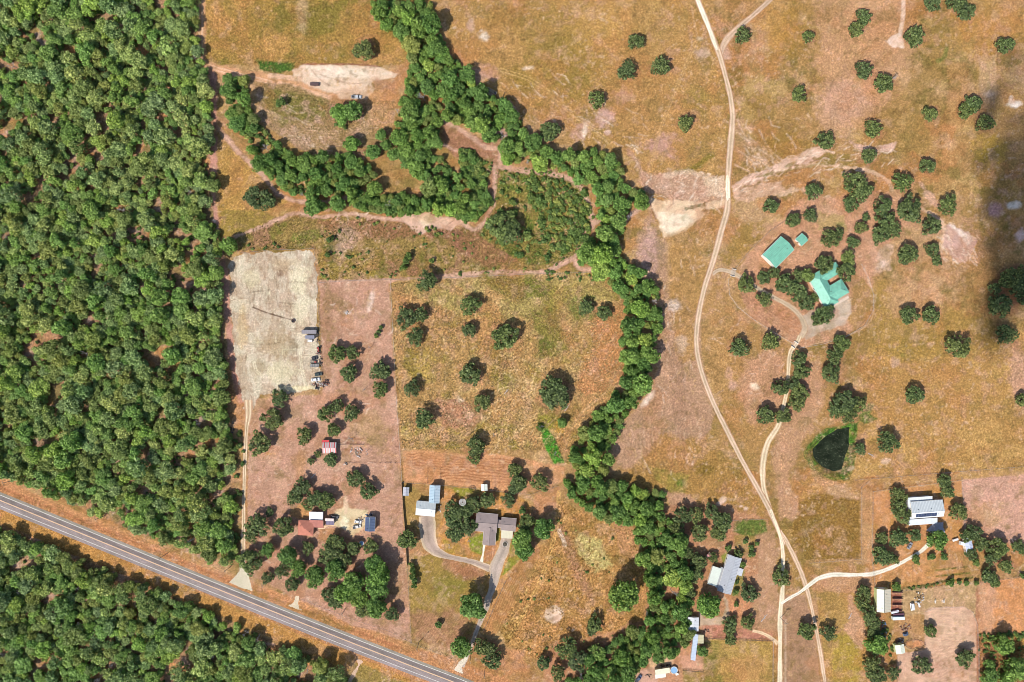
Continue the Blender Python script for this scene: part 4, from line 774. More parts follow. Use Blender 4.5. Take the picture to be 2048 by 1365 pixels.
LOOK = {  # kind: (mesh family, material, height factor, name, category)
    'oak': ('oak', M_oak, 0.68, 'oak_tree', 'tree'), 'creek': ('creek', M_creek, 0.92, 'creek_tree', 'tree'), 'forest': ('forest', M_forest, 0.86, 'forest_tree', 'tree'),
    'mid2': ('creek', M_mid, 0.95, 'creek_tree', 'tree'), 'mid': ('creek', M_mid, 0.86, 'forest_tree', 'tree'), 'lime': ('creek', M_lime, 0.9, 'pale_tree', 'tree'), 'bush': ('bush', M_bush, 0.62, 'bush', 'bush')}
TREES = []
def tree(px, py, r, kind='oak', label=None, group=None, land=None, z0=0.0, tall=1.0):
    R = r * S
    if kind == 'bare':
        h = R * 1.5 * tall; b = P(px, py, h * .6); e = thing('bare_tree', label or '', 'tree', (b.x, b.y, z0), rnd.uniform(0, 6.28), group)
        k = R; e.scale = (k, k, k * 1.1 * tall); put('branches', rnd.choice(BARE), parent=e)
    else:
        fam, mat, hf, nm, cat = LOOK[kind]; hf *= tall
        zc = R * 1.15 * hf; b = P(px, py, zc); e = thing(nm, label or '', cat, (b.x, b.y, z0), rnd.uniform(0, 6.28), group)
        e.scale = (R * rnd.uniform(.94, 1.08), R * rnd.uniform(.94, 1.08), R * hf * rnd.uniform(.93, 1.07))
        c = put('crown', rnd.choice(CR[fam]), parent=e)
        if mat is not CR[fam][0].materials[0]:
            c.material_slots[0].link = 'OBJECT'; c.material_slots[0].material = mat
        put('trunk', rnd.choice(TR), parent=e)
    TREES.append((e, px, py, r, kind, land, label is None)); return e

# trees that stand apart, by photo position: x, y, crown radius in pixels
def many(s, kind='oak', tall=1.0, **k):
    for t_ in s.split(';'):
        if t_.strip():
            v = [float(x) for x in t_.split(',')]; tree(v[0], v[1], v[2], kind, tall=tall, **k)
many('727,100,22;512,394,25;535,403,18')
many('561,205,12;672,250,5;689,255,5;863,522,6;1083,445,8;877,1250,8;762,655,5;757,664,5;753,672,6', 'bush', tall=1.2)
many('458,493,17;680,229,20;706,223,20;702,288,15;747,305,14;762,270,12;771,291,11;787,309,13;625,415,16;645,414,10;675,408,17', 'creek')
many('1272,84,17;1253,142,19;1322,132,20;1193,199,18;1371,246,17;1099,262,21')
many('1485,71,17;1617,74,13;1600,188,17;1728,142,18;1767,167,20;1830,72,20;1831,84,14;1728,35,16;1713,60,17;1866,7,17;1914,4,20;1932,22,20;2010,92,19;1860,229,16;1946,208,18;1933,222,17;1972,246,18;1746,259,18;1651,281,18;1738,311,16;1855,333,16')
many('1806,364,21', 'oak')
many('1628,384,18;1620,431,15;1542,413,16;1586,441,16;1709,366,24;1726,383,20;1701,409,16;1764,412,19;1772,440,19;1786,462,17;1762,470,19;1820,420,25;1897,412,20;1863,452,19;1660,480,19;1676,470,13;1722,456,14;1706,485,14;1816,509,22;1865,500,15;1875,521,12;1733,434,9')
many('1527,556,14;1548,546,13;1572,568,22;1596,584,20;1600,552,15;1648,529,19;1692,543,20;1528,597,16;1614,608,16;1628,597,10;1653,628,20;1637,638,15;1493,569,19')
many('1614,552,13;1696,517,14', 'lime')
many('1478,696,20;1541,683,18;1684,688,18;1668,712,18;1663,746,21;1597,718,17;1603,745,17;1584,768,14;1600,786,18;1560,775,18;1594,809,16;1531,831,20;1567,832,16;1818,631,19;1863,630,19;1916,691,25;1830,790,20;2047,800,15;1690,805,24;1672,820,18;1716,808,18;1697,832,18;1777,888,22;1720,898,13;1889,962,15;1896,984,14;1793,988,14;1806,996,12;1796,1015,17;1808,1032,17;1918,1026,19')
many('2022,558,24;2040,575,22;1992,578,14;2001,612,24;2045,548,18;2012,669,20;2048,598,14')
many('1764,1077,14;1797,1076,20;1764,1112,21;1785,1120,14;1830,1071,13;1949,1065,17;1933,1072,14;1964,1089,15;1995,1097,21;1942,1108,13;1986,1119,15;1979,1153,17;1990,1166,11;2013,1134,14;2036,1092,13;2046,1102,10')
many('1874,1080,19', 'creek')
many('1832,1120,10;1863,1114,8;1888,1114,8;1902,1166,9;1933,1167,6;1793,1174,10;2045,1152,6;1951,1125,9;1918,1165,5;1953,1166,6', 'bush', tall=1.2)
many('1728,1186,16;1725,1206,15;1736,1226,18;1745,1246,16;1748,1264,14;1754,1300,13;1743,1330,18;1752,1349,20;1787,1347,14;1861,1262,14;1844,1333,21;1933,1318,19;1614,1262,18;1656,1265,17')
many('1753,1288,20;2005,1289,20;1979,1330,11;1982,1354,16;2031,1338,23;2012,1360,14', 'creek')
many('1563,1155,19;1499,1187,18;1461,1245,14;1460,1262,13;1461,1281,12;1496,1245,15;1426,1117,11;1477,1109,10')
many('1416,1209,23;1405,1303,11;1246,1190,31', 'creek')
many('1473,1209,6;1504,1108,8;1457,1097,8;1485,1130,7;1471,1185,7;1491,1083,6;1514,1088,6;1474,1165,5;1502,1096,7', 'bush', tall=1.2)
many('1364,1030,20;1392,1030,17;1424,1024,15;1446,1043,20;1438,1067,16;1400,1066,18;1364,1079,16;1354,1058,17;1397,1124,18;1390,1150,19;1377,1186,16;1376,1108,13')
many('513,1051,23;502,1071,15;539,1025,9;567,1054,22;502,1124,24;533,1157,14;615,1097,13;585,1168,16;567,1140,17;659,1110,24;682,1123,22;672,1205,16;659,1190,18;728,1220,18;785,1228,16;708,1097,15;741,1094,15;672,1088,19')
many('537,1100,13;577,1112,19;597,1137,16;631,1153,20;672,1140,20;749,1126,18;759,1148,23;754,1174,21;708,1164,21;690,1184,20;754,1211,21;718,1196,18;480,1118,9', 'creek')
many('674,708,18;705,706,15;697,747,19;761,742,20;759,780,18;559,795,19;544,839,22;518,888,22;607,873,18;652,828,17;674,812,15;702,826,18;667,861,15;661,920,14;623,923,8;635,908,8;710,957,18;736,982,18;600,975,19;590,994,17;631,996,18;653,1003,19;616,1010,13')
many('815,1079,21;909,1038,19;928,1028,20;913,1062,21;938,1053,17;904,1019,18;945,1010,18;975,1001,17;1016,1002,16;1030,975,15;909,1072,14;1054,1046,18;1037,966,19;1028,940,15;1079,966,20;951,892,21;949,917,13;849,839,22;826,777,18;941,749,22;964,806,18')
many('1046,1078,20;1050,1102,18;1086,1056,20;945,1213,26;923,1294,21;1124,847,10', 'creek')
many('964,1294,19;985,1322,19;979,1300,16;851,563,22;812,636,22;841,630,16;830,676,18;1208,626,16')
many('940,612,20;938,661,16;1010,674,27;1172,615,16;1106,777,27;1111,795,29;1004,452,30;1022,462,24', 'oak')
many('1190,1248,16;1184,1262,12;1087,1327,15;1115,1346,17;1133,1302,23;1159,1323,23;1192,1305,17')
many('823,1130,6;825,1140,7;826,1150,8;828,1160,8;829,1170,7;1045,1021,8;817,512,8;812,522,8;806,535,8;1079,857,7;660,480,7;655,510,6', 'bush', tall=1.6)
many('899,1090,8;1146,1258,8;733,903,9', 'bare', tall=0.8)
many('936,1082,9;987,868,8;1112,905,9;705,878,9;1084,852,7;1040,1110,6;740,695,7;727,780,8;1785,158,9;2024,1078,8', 'bare', tall=1.3)

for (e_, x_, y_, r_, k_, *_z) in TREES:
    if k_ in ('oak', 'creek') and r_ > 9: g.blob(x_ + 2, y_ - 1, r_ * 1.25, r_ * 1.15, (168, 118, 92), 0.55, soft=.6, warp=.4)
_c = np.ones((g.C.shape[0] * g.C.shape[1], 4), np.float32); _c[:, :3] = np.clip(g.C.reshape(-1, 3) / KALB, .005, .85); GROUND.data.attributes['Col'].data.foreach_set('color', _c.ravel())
# packed woods: dart throwing inside polygons
def scatter(poly, lo, hi, pack, seed, tries=30000, gap=None):
    r = np.random.default_rng(seed); x = [p[0] for p in poly]; y = [p[1] for p in poly]
    out = []; cell = {}
    X = r.uniform(min(x), max(x), tries); Y = r.uniform(min(y), max(y), tries)
    ins = inside(X, Y, poly) & (X > -50) & (X < 2100) & (Y > -50) & (Y < 1420); gn = fbm(X, Y, 34, 4, seed + 40)
    R = lo + (hi - lo) * r.random(tries) ** 1.1
    R[tries // 2:] = lo + (R[tries // 2:] - lo) * 0.4
    for i in range(tries):
        if not ins[i] or (gap and gn[i] > gap): continue
        cx_, cy_ = int(X[i] // 40), int(Y[i] // 40); ok = True
        for a in (-1, 0, 1):
            for b in (-1, 0, 1):
                for (u, v, q) in cell.get((cx_ + a, cy_ + b), ()):
                    if (u - X[i]) ** 2 + (v - Y[i]) ** 2 < (pack * (q + R[i])) ** 2: ok = False; break
                if not ok: break
            if not ok: break
        if ok: out.append((X[i], Y[i], R[i])); cell.setdefault((cx_, cy_), []).append((X[i], Y[i], R[i]))
    return out
W1 = [(452, 158), (475, 152), (500, 170), (498, 225), (530, 262), (570, 305), (640, 312), (700, 310), (752, 345), (750, 385), (690, 392), (640, 395), (590, 390), (556, 372), (520, 330), (485, 270), (455, 225)]
W2 = [(742, 8), (800, 4), (862, 6), (876, 60), (890, 110), (866, 140), (880, 235), (872, 310), (925, 360), (922, 400), (905, 425), (870, 422), (855, 370), (805, 335), (792, 225), (815, 160), (818, 95), (765, 45)]
W3 = [(870, 98), (905, 112), (938, 138), (962, 182), (1030, 222), (1052, 275), (1110, 305), (1195, 306), (1240, 326), (1246, 376), (1200, 398), (1172, 372), (1148, 352), (1092, 330), (1012, 318), (988, 275), (932, 255), (892, 230), (872, 165)]
W4 = [(1185, 385), (1250, 375), (1290, 386), (1285, 405), (1255, 440), (1235, 475), (1250, 522), (1302, 562), (1326, 622), (1306, 690), (1290, 765), (1250, 845), (1222, 885), (1220, 935), (1185, 972), (1138, 955), (1148, 900), (1170, 862), (1220, 805), (1250, 762), (1246, 690), (1258, 640), (1250, 600), (1205, 548), (1160, 525), (1172, 500), (1205, 450)]
W5 = [(1132, 965), (1188, 978), (1228, 962), (1325, 988), (1322, 1034), (1350, 1050), (1368, 1100), (1372, 1160), (1380, 1215), (1378, 1290), (1340, 1312), (1290, 1322), (1262, 1345), (1240, 1380), (1120, 1380), (1165, 1330), (1205, 1296), (1290, 1244), (1302, 1160), (1276, 1095), (1262, 1052), (1205, 1035), (1150, 1005)]
W6 = [(700, 395), (740, 396), (800, 392), (858, 392), (858, 420), (790, 430), (730, 420), (705, 408)]
W7 = [(905, 395), (975, 388), (985, 405), (950, 440), (900, 432)]
W8 = [(920, 300), (945, 305), (975, 350), (960, 385), (930, 370)]
BELTS = [(W1, 'packed in the curved belt above the western pen', 9, 17), (W2, 'packed in the creek belt below the top edge', 9, 19), (W3, 'packed in the diagonal creek belt beside the open north pasture', 9, 19),
         (W4, 'packed in the creek belt right of the tall grass field', 10, 20), (W5, 'packed in the creek woods right of the sand circle', 10, 19), (W6, 'in the short thicket below the pen', 9, 13), (W7, 'in the thicket left of the round scrub field', 7, 11), (W8, 'in the thicket left of the round scrub field', 5, 9)]
GRPS = {}
ALLB = [(x, y, r, bi) for bi, (poly, where, lo, hi) in enumerate(BELTS) for (x, y, r) in scatter(poly, lo * .7, hi, 0.70, 50 + bi, 12000, (0.61 if bi in (0, 2, 5, 6, 7) else .68))]
ALLB.sort(key=lambda p: -p[2]); KEEPB = [p for p in ALLB if p[1] < 1372][:245]; RESTB = [p for p in ALLB if p not in set(KEEPB)]
for (x, y, r, bi) in KEEPB:
        where = BELTS[bi][1]
        u_ = rnd.random()
        if u_ < 0.03: tree(x, y, r * .8, 'bare', 'grey leafless tree ' + where, 'grey trees ' + where, tall=1.1)
        elif u_ < 0.11: tree(x, y, r, 'lime', 'yellow green leafy tree ' + where, 'yellow green trees ' + where)
        else: tree(x, y, r, 'creek' if u_ < .7 else 'mid2', 'bright green leafy tree ' + where, 'green trees ' + where, tall=rnd.uniform(.75, 1.5))
BELT_TREES = [t_ for t_ in TREES if t_[0].get('group')]

# forest on the left: 300 biggest as trees, the rest one object grown by geometry nodes
FO = scatter(FOREST1, 6, 19, 0.575, 70, 60000, 0.60) + scatter(FOREST2, 6, 19, 0.575, 71, 30000, 0.60)
near = lambda p: (-p[2] - (6 if p[0] > 380 or (p[1] > 1000) else 0))
FO = [p for p in FO if abs(1001 + p[0] * .4 - p[1]) > 38 + p[2] + (8 if p[1] > 1001 + p[0] * .4 else 0)]
FO.sort(key=near)
vis = [p for p in FO if -8 < p[0] and p[1] > -8 and p[1] < 1373]; big = set(vis[:300])
north = 'forest tree in the dense woods filling the left side above the highway'; south = 'forest tree in the dense woods below the highway'
for (x, y, r) in [p for p in FO if p in big]:
    top = (1001 + x * .4) > y; u_ = rnd.random(); w_ = north if top else south
    if u_ < 0.08: tree(x, y, min(r * .7, 11), 'bare', 'grey leafless ' + w_, 'grey ' + w_)
    elif u_ < 0.22: tree(x, y, r, 'lime', 'yellow green ' + w_, 'yellow green ' + w_)
    elif u_ < 0.5: tree(x, y, r, 'mid', 'green ' + w_, 'green ' + w_, tall=rnd.uniform(.7, 1.3))
    else: tree(x, y, r, 'forest', 'dark green ' + w_, 'dark green ' + w_, tall=rnd.uniform(.75, 1.35))
def join_np(parts):
    co, q, f, mi, n = [], [], [], [], 0
    for c_, q_, f_, m_ in parts: co.append(c_); q.append(q_ + n); f.append(f_); mi.append(np.full(len(q_), m_)); n += len(c_)
    return np.concatenate(co), np.concatenate(q), np.concatenate(f), np.concatenate(mi)
src = bpy.data.collections.new('woodland_sources')
def source(name, seed, mat, trunk=True, **k):
    parts = [crown_np(seed, **k) + (0,)]
    if trunk:
        m = trunk_mb(seed, n=4); qf = [f for f in m.f if len(f) == 4]; parts.append((np.array(m.v), np.array(qf), np.zeros(len(m.v)), 1))
    co, q, f, mi = join_np(parts); me = mesh_np(name, co, q); me.materials.append(mat); me.materials.append(M_bark)
    a = me.attributes.new('Col', 'FLOAT', 'POINT'); a.data.foreach_set('value', f.astype(np.float32)); me.polygons.foreach_set('material_index', mi.astype(np.int32))
    o = bpy.data.objects.new(name, me); return o
def gn_scatter(name, pts, coll, label, cat, kindsel):
    """pts: x, y, z, scale, zscale, rot, pick"""
    a = np.array(pts, float); me = bpy.data.meshes.new(name); me.vertices.add(len(a)); me.vertices.foreach_set('co', a[:, :3].astype(np.float32).ravel())
    for nm, ty, val in (('pick', 'INT', a[:, 6].astype(np.int32)), ('rot', 'FLOAT_VECTOR', np.stack([a[:, 5] * 0, a[:, 5] * 0, a[:, 5]], 1)), ('siz', 'FLOAT_VECTOR', np.stack([a[:, 3], a[:, 3], a[:, 4]], 1))):
        at = me.attributes.new(nm, ty, 'POINT'); at.data.foreach_set('value' if ty == 'INT' else 'vector', val.ravel() if ty == 'INT' else val.astype(np.float32).ravel())
    o = put(name, me, kind='stuff'); tag(o, label, cat)
    ng = bpy.data.node_groups.new(name, 'GeometryNodeTree'); ng.interface.new_socket('Geometry', in_out='INPUT', socket_type='NodeSocketGeometry'); ng.interface.new_socket('Geometry', in_out='OUTPUT', socket_type='NodeSocketGeometry')
    N, L = ng.nodes, ng.links; gi = N.new('NodeGroupInput'); go = N.new('NodeGroupOutput'); ci = N.new('GeometryNodeCollectionInfo'); ci.inputs['Collection'].default_value = coll
    ci.inputs['Separate Children'].default_value = True; ci.inputs['Reset Children'].default_value = True
    ip = N.new('GeometryNodeInstanceOnPoints'); ip.inputs['Pick Instance'].default_value = True
    def att(nm, ty):
        n = N.new('GeometryNodeInputNamedAttribute'); n.data_type = ty; n.inputs['Name'].default_value = nm; return n.outputs['Attribute']
    e2r = N.new('FunctionNodeEulerToRotation'); L.new(att('rot', 'FLOAT_VECTOR'), e2r.inputs[0]); L.new(e2r.outputs[0], ip.inputs['Rotation'])
    L.new(gi.outputs[0], ip.inputs['Points']); L.new(ci.outputs[0], ip.inputs['Instance']); L.new(att('pick', 'INT'), ip.inputs['Instance Index']); L.new(att('siz', 'FLOAT_VECTOR'), ip.inputs['Scale'])
    L.new(ip.outputs[0], go.inputs[0]); md = o.modifiers.new('scatter', 'NODES'); md.node_group = ng; return o
cf_ = bpy.data.collections.new('forest_sources'); cb_ = bpy.data.collections.new('brush_sources'); cc_ = bpy.data.collections.new('creek_sources')
for i in range(8): cf_.objects.link(source('f%02d' % i, 320 + i, (M_forest, M_mid, M_lime)[(0, 1, 0, 1, 0, 2, 1, 2)[i]], nclump=22, nleaf=1500, leaf=0.095, rag=0.28, flat=0.8, cl=(0.2, 0.36)))
for i in range(4): cb_.objects.link(source('b%02d' % i, 440 + i, M_bush if i else M_lime, trunk=False, nclump=9, nleaf=260, leaf=0.2, rag=0.3, flat=0.4, spread=0.6, cl=(0.28, 0.45), low=0.05))
pts = []
for p in FO:
    if p in big: continue
    R = p[2] * S; hf = 0.86; b = P(p[0], p[1], R * 1.15 * hf); pts.append((b.x, b.y, 0, R * rnd.uniform(.9, 1.1), R * hf * rnd.uniform(.65, 1.3), rnd.uniform(0, 6.28), rnd.randrange(8)))
for i in range(5): cc_.objects.link(source('c%02d' % i, 520 + i, M_creek if i != 3 else M_lime, nclump=26, nleaf=1500, leaf=0.10, rag=0.22, flat=0.7, cl=(0.2, 0.36), jit=0.6))
pts2 = []
for p in RESTB:
    R = p[2] * S; hf = 0.88; b = P(p[0], p[1], R * 1.15 * hf); pts2.append((b.x, b.y, 0, R * rnd.uniform(.95, 1.1), R * hf * rnd.uniform(.6, 1.3), rnd.uniform(0, 6.28), rnd.randrange(5)))
gn_scatter('creek_thicket', pts2, cc_, 'smaller bright green trees filling in the creek belts between the fields', 'thicket', None)
gn_scatter('forest', pts, cf_, 'smaller trees filling in the dense green woods along the left side', 'forest', None)
pts = []
def brush(poly, n, lo, hi, seed, gap=None):
    r = np.random.default_rng(seed); x = [p[0] for p in poly]; y = [p[1] for p in poly]; X = r.uniform(min(x), max(x), n); Y = r.uniform(min(y), max(y), n); k = inside(X, Y, poly)
    if gap: k &= fbm(X, Y, 26, 3, seed) > gap
    for a, b in zip(X[k], Y[k]):
        if abs(1001 + a * .4 - b) < 30 and a < 1000: continue
        R = r.uniform(lo, hi) * S; q = P(a, b, R * .5); pts.append((q.x, q.y, -R * 0.45, R, R * .8, r.uniform(0, 6.28), r.integers(0, 4)))
brush(FOREST1, 1800, 2, 7, 81, .4); brush(FOREST2, 700, 2, 6, 82, .4)
for i_, (poly, *_r) in enumerate(BELTS): brush([((x_ - 0) * 1.0, y_) for x_, y_ in poly], 520, 3, 8, 83 + i_)
brush([(1050, 350), (1110, 360), (1150, 375), (1175, 420), (1180, 470), (1145, 515), (1100, 500), (1070, 430)], 330, 2.5, 8, 95)
brush(SCR, 420, 2, 5, 96, 0.45); brush(SCR, 70, 6, 11, 126, 0.5); brush(MID, 420, 1.5, 4.5, 97, 0.55); brush([(640, 505), (720, 500), (740, 560), (640, 560)], 60, 2, 5, 98, .5)
brush([(930, 300), (985, 320), (975, 380), (935, 400)], 60, 2, 6, 99); brush(LM, 240, 1.5, 4, 100, 0.56); brush([(1955, 1270), (2048, 1270), (2048, 1365), (1958, 1365)], 110, 2, 5, 101, 0.5)
brush([(1955, 1270), (2048, 1262), (2048, 1275), (1956, 1285)], 60, 3, 6, 102); brush([(1812, 1176), (1905, 1160), (1905, 1168), (1812, 1182)], 60, 2, 4, 103); brush([(1765, 1240), (1790, 1290), (1780, 1320), (1758, 1270)], 40, 2, 5, 104)
brush([(840, 435), (900, 470), (860, 480)], 12, 3, 6, 105); brush([(1090, 540), (1190, 545), (1190, 560), (1090, 560)], 30, 2, 4, 106); brush([(455, 840), (490, 840), (480, 1120), (455, 1100)], 60, 3, 7, 107, .45)
gn_scatter('undergrowth', pts, cb_, 'low green brush under the woods and across the scrubby creek fields', 'undergrowth', None)

# tall dry grass with real blades, the clumps throw little shadows
def grass(name, specs, label, seed):
    r = np.random.default_rng(seed); CO, CL = [], []
    for poly, n, lo, hi, c1, c2, gap in specs:
        x = [p[0] for p in poly]; y = [p[1] for p in poly]; X = r.uniform(min(x), max(x), n); Y = r.uniform(min(y), max(y), n); k = inside(X, Y, poly) & (fbm(X, Y, 16, 3, seed) > gap) & ~inside(X, Y, POND); X, Y = X[k], Y[k]; m = len(X)
        Lh = r.uniform(lo, hi, m); f = r.random(m)[:, None]; c = lin(c1) * f + lin(c2) * (1 - f)
        for b in range(5):
            a = r.random(m) * 6.283; w_ = Lh * r.uniform(.18, .34, m); ln = Lh * r.uniform(.35, .8, m)
            bx = (X - CX) * S + r.normal(size=m) * .12; by = (CY - Y) * S + r.normal(size=m) * .12; ca, sa = np.cos(a), np.sin(a)
            t = np.empty((m, 3, 3)); t[:, 0] = np.stack([bx - sa * w_, by + ca * w_, np.zeros(m)], 1); t[:, 1] = np.stack([bx + sa * w_, by - ca * w_, np.zeros(m)], 1); t[:, 2] = np.stack([bx + ca * ln, by + sa * ln, Lh], 1)
            CO.append(t.reshape(-1, 3)); CL.append(np.repeat(c * r.uniform(.75, 1.2, (m, 1)), 3, 0))
    co = np.concatenate(CO); cl = np.concatenate(CL); me = mesh_np(name, co, np.arange(len(co)).reshape(-1, 3), cl / KALB)
    m = bpy.data.materials.new(name + '_blades'); t, N, L, b = nodes(m); a = N.new("ShaderNodeAttribute"); a.attribute_name = 'Col'; L.new(a.outputs['Color'], b.inputs['Base Color']); b.inputs['Roughness'].default_value = 0.9
    o = put(name, me, m, kind='stuff'); tag(o, label, 'grass'); return o
grass('tall_grass', [(TG, 15000, .35, .8, (210, 180, 124), (164, 138, 84), .44), (LM, 8000, .3, .7, (206, 160, 90), (160, 128, 60), .42), (MID, 8000, .3, .7, (176, 150, 84), (120, 110, 52), .44), (SCR, 3600, .3, .8, (150, 142, 64), (104, 124, 48), .4),
      (NW, 6000, .2, .45, (190, 160, 84), (130, 120, 54), .44), ([(1955, 1270), (2060, 1270), (2060, 1370), (1958, 1370)], 2400, .3, .7, (200, 150, 84), (150, 110, 60), .3), (PEN, 3500, .2, .5, (180, 150, 96), (120, 118, 56), .44),
      ([(1075, 845), (1088, 848), (1112, 880), (1128, 925), (1108, 928), (1090, 895)], 700, .3, .6, (84, 160, 50), (70, 130, 40), 0), ([(1712, 838), (1650, 858), (1610, 890), (1612, 932), (1665, 962), (1700, 960), (1714, 900)], 1700, .2, .5, (84, 122, 44), (66, 96, 36), 0.42)],
      'dry tall grass with golden tufts covering the rough fields', 5)
# ------------------------------------------------------------------ unique labels for the trees
LAND = [('the sand strip pickup', 713, 194), ('the cattle feeder', 983, 183), ('the road fork', 1440, 108), ('the sandy dead end', 1790, 85), ('the sandy wash', 1620, 320),
        ('the green roofed barn', 1557, 505), ('the small green shed', 1604, 480), ('the green roofed house', 1665, 575), ('the house forecourt', 1690, 635), ('the lane cattle guard', 1589, 690),
        ('the pond', 1665, 905), ('the solar panel building', 1852, 1020), ('the long grey house', 1460, 1150), ('the blue pool', 1348, 1341), ('the cream barn', 1768, 1202),
        ('the riding arena', 1905, 1260), ('the round corral', 1829, 1288), ('the red tiled house', 611, 1056), ('the blue workshop', 741, 1048), ('the striped barn', 659, 895), ('the gravel lot', 550, 640),
        ('the parked cars', 634, 740), ('the brown ranch house', 985, 1055), ('the metal workshop', 855, 1010), ('the green wet strip', 1102, 890), ('the sand circle', 1109, 1228), ('the ploughed strip', 930, 940),
        ('the cloud shadow', 2035, 420), ('the white bare patch', 1510, 771), ('the bush field', 1120, 430), ('the white driveway', 1700, 1150), ('the crossarm pole', 1557, 1237), ('the narrow sheds', 1388, 1290)]
ORD = ['closest', 'second closest', 'third closest', 'fourth closest', 'fifth closest', 'sixth closest', 'seventh closest', 'eighth closest', 'ninth closest', 'tenth closest', 'eleventh closest', 'twelfth closest']
LOOKN = {'mid2': 'green tree', 'mid': 'green tree', 'oak': 'dark green oak', 'creek': 'bright green tree', 'lime': 'yellow green tree', 'forest': 'green tree', 'bush': 'low green bush', 'bare': 'leafless grey tree'}
cells = {}
for t_ in TREES:
    e, x, y, r, kind, land, auto = t_
    if not auto: continue
    d = sorted((math.hypot(x - a, y - b), n, a, b) for n, a, b in LAND)[0]
    dx, dy = x - d[2], y - d[3]
    side = ('right of' if dx > 0 else 'left of') if abs(dx) > abs(dy) else ('below' if dy > 0 else 'above')
    cells.setdefault((d[1], side, kind), []).append((d[0], e, r))
GN_ = {'oak': 'oaks standing apart in the pastures', 'creek': 'bright green trees standing apart', 'lime': 'yellow green trees standing apart', 'bush': 'bushes standing apart', 'bare': 'leafless grey trees', 'forest': 'forest trees'}
for (ln, side, kind), lst in cells.items():
    lst.sort(key=lambda q: q[0])
    for i, (d, e, r) in enumerate(lst):
        e['label'] = (f"{LOOKN[kind]} {side} {ln}" + (f", {ORD[min(i, 11)]} of its kind there" if len(lst) > 1 else "")); e['group'] = GN_[kind]
# packed trees: by stretch of the wood and order within it
def pos_label(base, lst, rows):
    c2 = {}
    for e, x, y in lst:
        row = [n for lim, n in rows if y < lim][0]; c2.setdefault((row, int(max(x, 0) // 110)), []).append((x, y, e))
    return c2
FROWS = [(60, 'level with the top meadow'), (125, 'level with the lower meadow'), (190, 'level with the sand strip'), (255, 'level with the pen oaks'), (320, 'level with the curved belt'), (400, 'level with the west strip'), (470, 'level with the creek path'), (540, 'level with the lot top'), (610, 'level with the lot middle'), (680, 'level with the grey trailers'), (750, 'level with the parked cars'), (820, 'level with the lot exit'), (890, 'level with the striped barn'), (960, 'level with the ploughed strip'), (1030, 'level with the metal workshop'), (1085, 'level with the ranch house'), (1140, 'level with the white walkway'), (1200, 'level with the front lawn'), (1260, 'level with the sand circle'), (1310, 'just above the bottom edge'), (1500, 'at the bottom edge')]
FCOLS = ['at left edge', 'one fifth in', 'two fifths in', 'three fifths in', 'near the clearing', 'near the tip', 'at the tip']
PL_ = ['leftmost', 'second from left', 'third from left', 'fourth from left', 'fifth from left', 'sixth from left', 'seventh from left', 'eighth from left', 'ninth from left', 'tenth from left', 'eleventh from left', 'twelfth from left']
BN = {'curved belt': 'curved belt', 'creek belt below': 'north belt', 'diagonal': 'diagonal belt', 'creek belt right': 'field belt', 'creek woods': 'lower woods', 'thicket below': 'pen thicket', 'thicket left': 'scrub thicket'}
pk = {}
for t_ in TREES:
    e, x, y, r, kind, land, auto = t_
    if auto: continue
    lab = e['label']; kn = {'lime': 'yellowish', 'bare': 'leafless'}.get(kind, 'green')
    if 'highway' in lab:
        row = [n for lim, n in FROWS if y < lim][0]; key = (kn + ' forest tree ' + ('below' if 'below the highway' in lab else 'above') + ' highway', row, FCOLS[min(6, int(max(x, 0) // 90))])
    else:
        w_ = [v for k, v in BN.items() if k in lab][0]; q = sorted((math.hypot(x - a, y - b), n_, a, b) for n_, a, b in LAND)[0]; dx, dy = x - q[2], y - q[3]
        side = ('right' if dx > 0 else 'left') + ' of' if abs(dx) > 2.2 * abs(dy) else (('below' if dy > 0 else 'above') if abs(dy) > 2.2 * abs(dx) else ('lower ' if dy > 0 else 'upper ') + ('right' if dx > 0 else 'left') + ' of')
        key = (kn + ' tree in the ' + w_, side + ' ' + q[1], '')
    pk.setdefault(key, []).append((x, y, e))
for key, lst in pk.items():
    lst.sort(key=lambda q: q[0])
    for i, (x, y, e) in enumerate(lst):
        pos = (PL_[i] if i < 12 else ('rightmost' if i == len(lst) - 1 else PL_[min(11, len(lst) - 1 - i)].replace('left', 'right'))) if len(lst) > 1 else ''
        e['label'] = ', '.join(s_ for s_ in (key[0], (pos + ' ' + key[1]).strip() if not key[2] else key[1], key[2], pos if key[2] else '') if s_)

# ------------------------------------------------------------------ buildings
def metal_roof(name, c, rough=0.42):
    m = plain(name, alb(c), rough, 0.0, var=0.10, scale=0.35, spec=0.4); return m
def shingle(name, c):
    m = bpy.data.materials.new(name); t, N, L, b = nodes(m); n = noise_node(t, 6.0, 4, 0.7); r = ramp(t, n.outputs[0], [(0.3, 0.72), (0.7, 1.18)]); n2 = noise_node(t, 0.3, 3, 0.6); r2 = ramp(t, n2.outputs[0], [(0.3, 0.88), (0.7, 1.08)])
    L.new(mult(t, mult(t, alb(c), r.outputs[0]), r2.outputs[0]), b.inputs['Base Color']); b.inputs['Roughness'].default_value = 0.9; return m
M_glass = plain('window_glass', (0.03, 0.04, 0.05), 0.08, spec=0.6, var=0.05); M_trim = plain('white_trim', alb((236, 230, 220)), 0.6, var=0.08); M_door = plain('door_paint', (0.24, 0.16, 0.11), 0.6); M_dark = plain('dark_metal', (0.06, 0.06, 0.065), 0.5)
W_white = plain('white_siding', alb((240, 232, 222)), 0.7, var=0.1); W_brick = plain('brick_wall', (0.30, 0.17, 0.12), 0.9, scale=4, var=0.3); W_grey = plain('grey_siding', (0.42, 0.42, 0.42), 0.7); W_tan = plain('tan_siding', (0.50, 0.42, 0.32), 0.8)
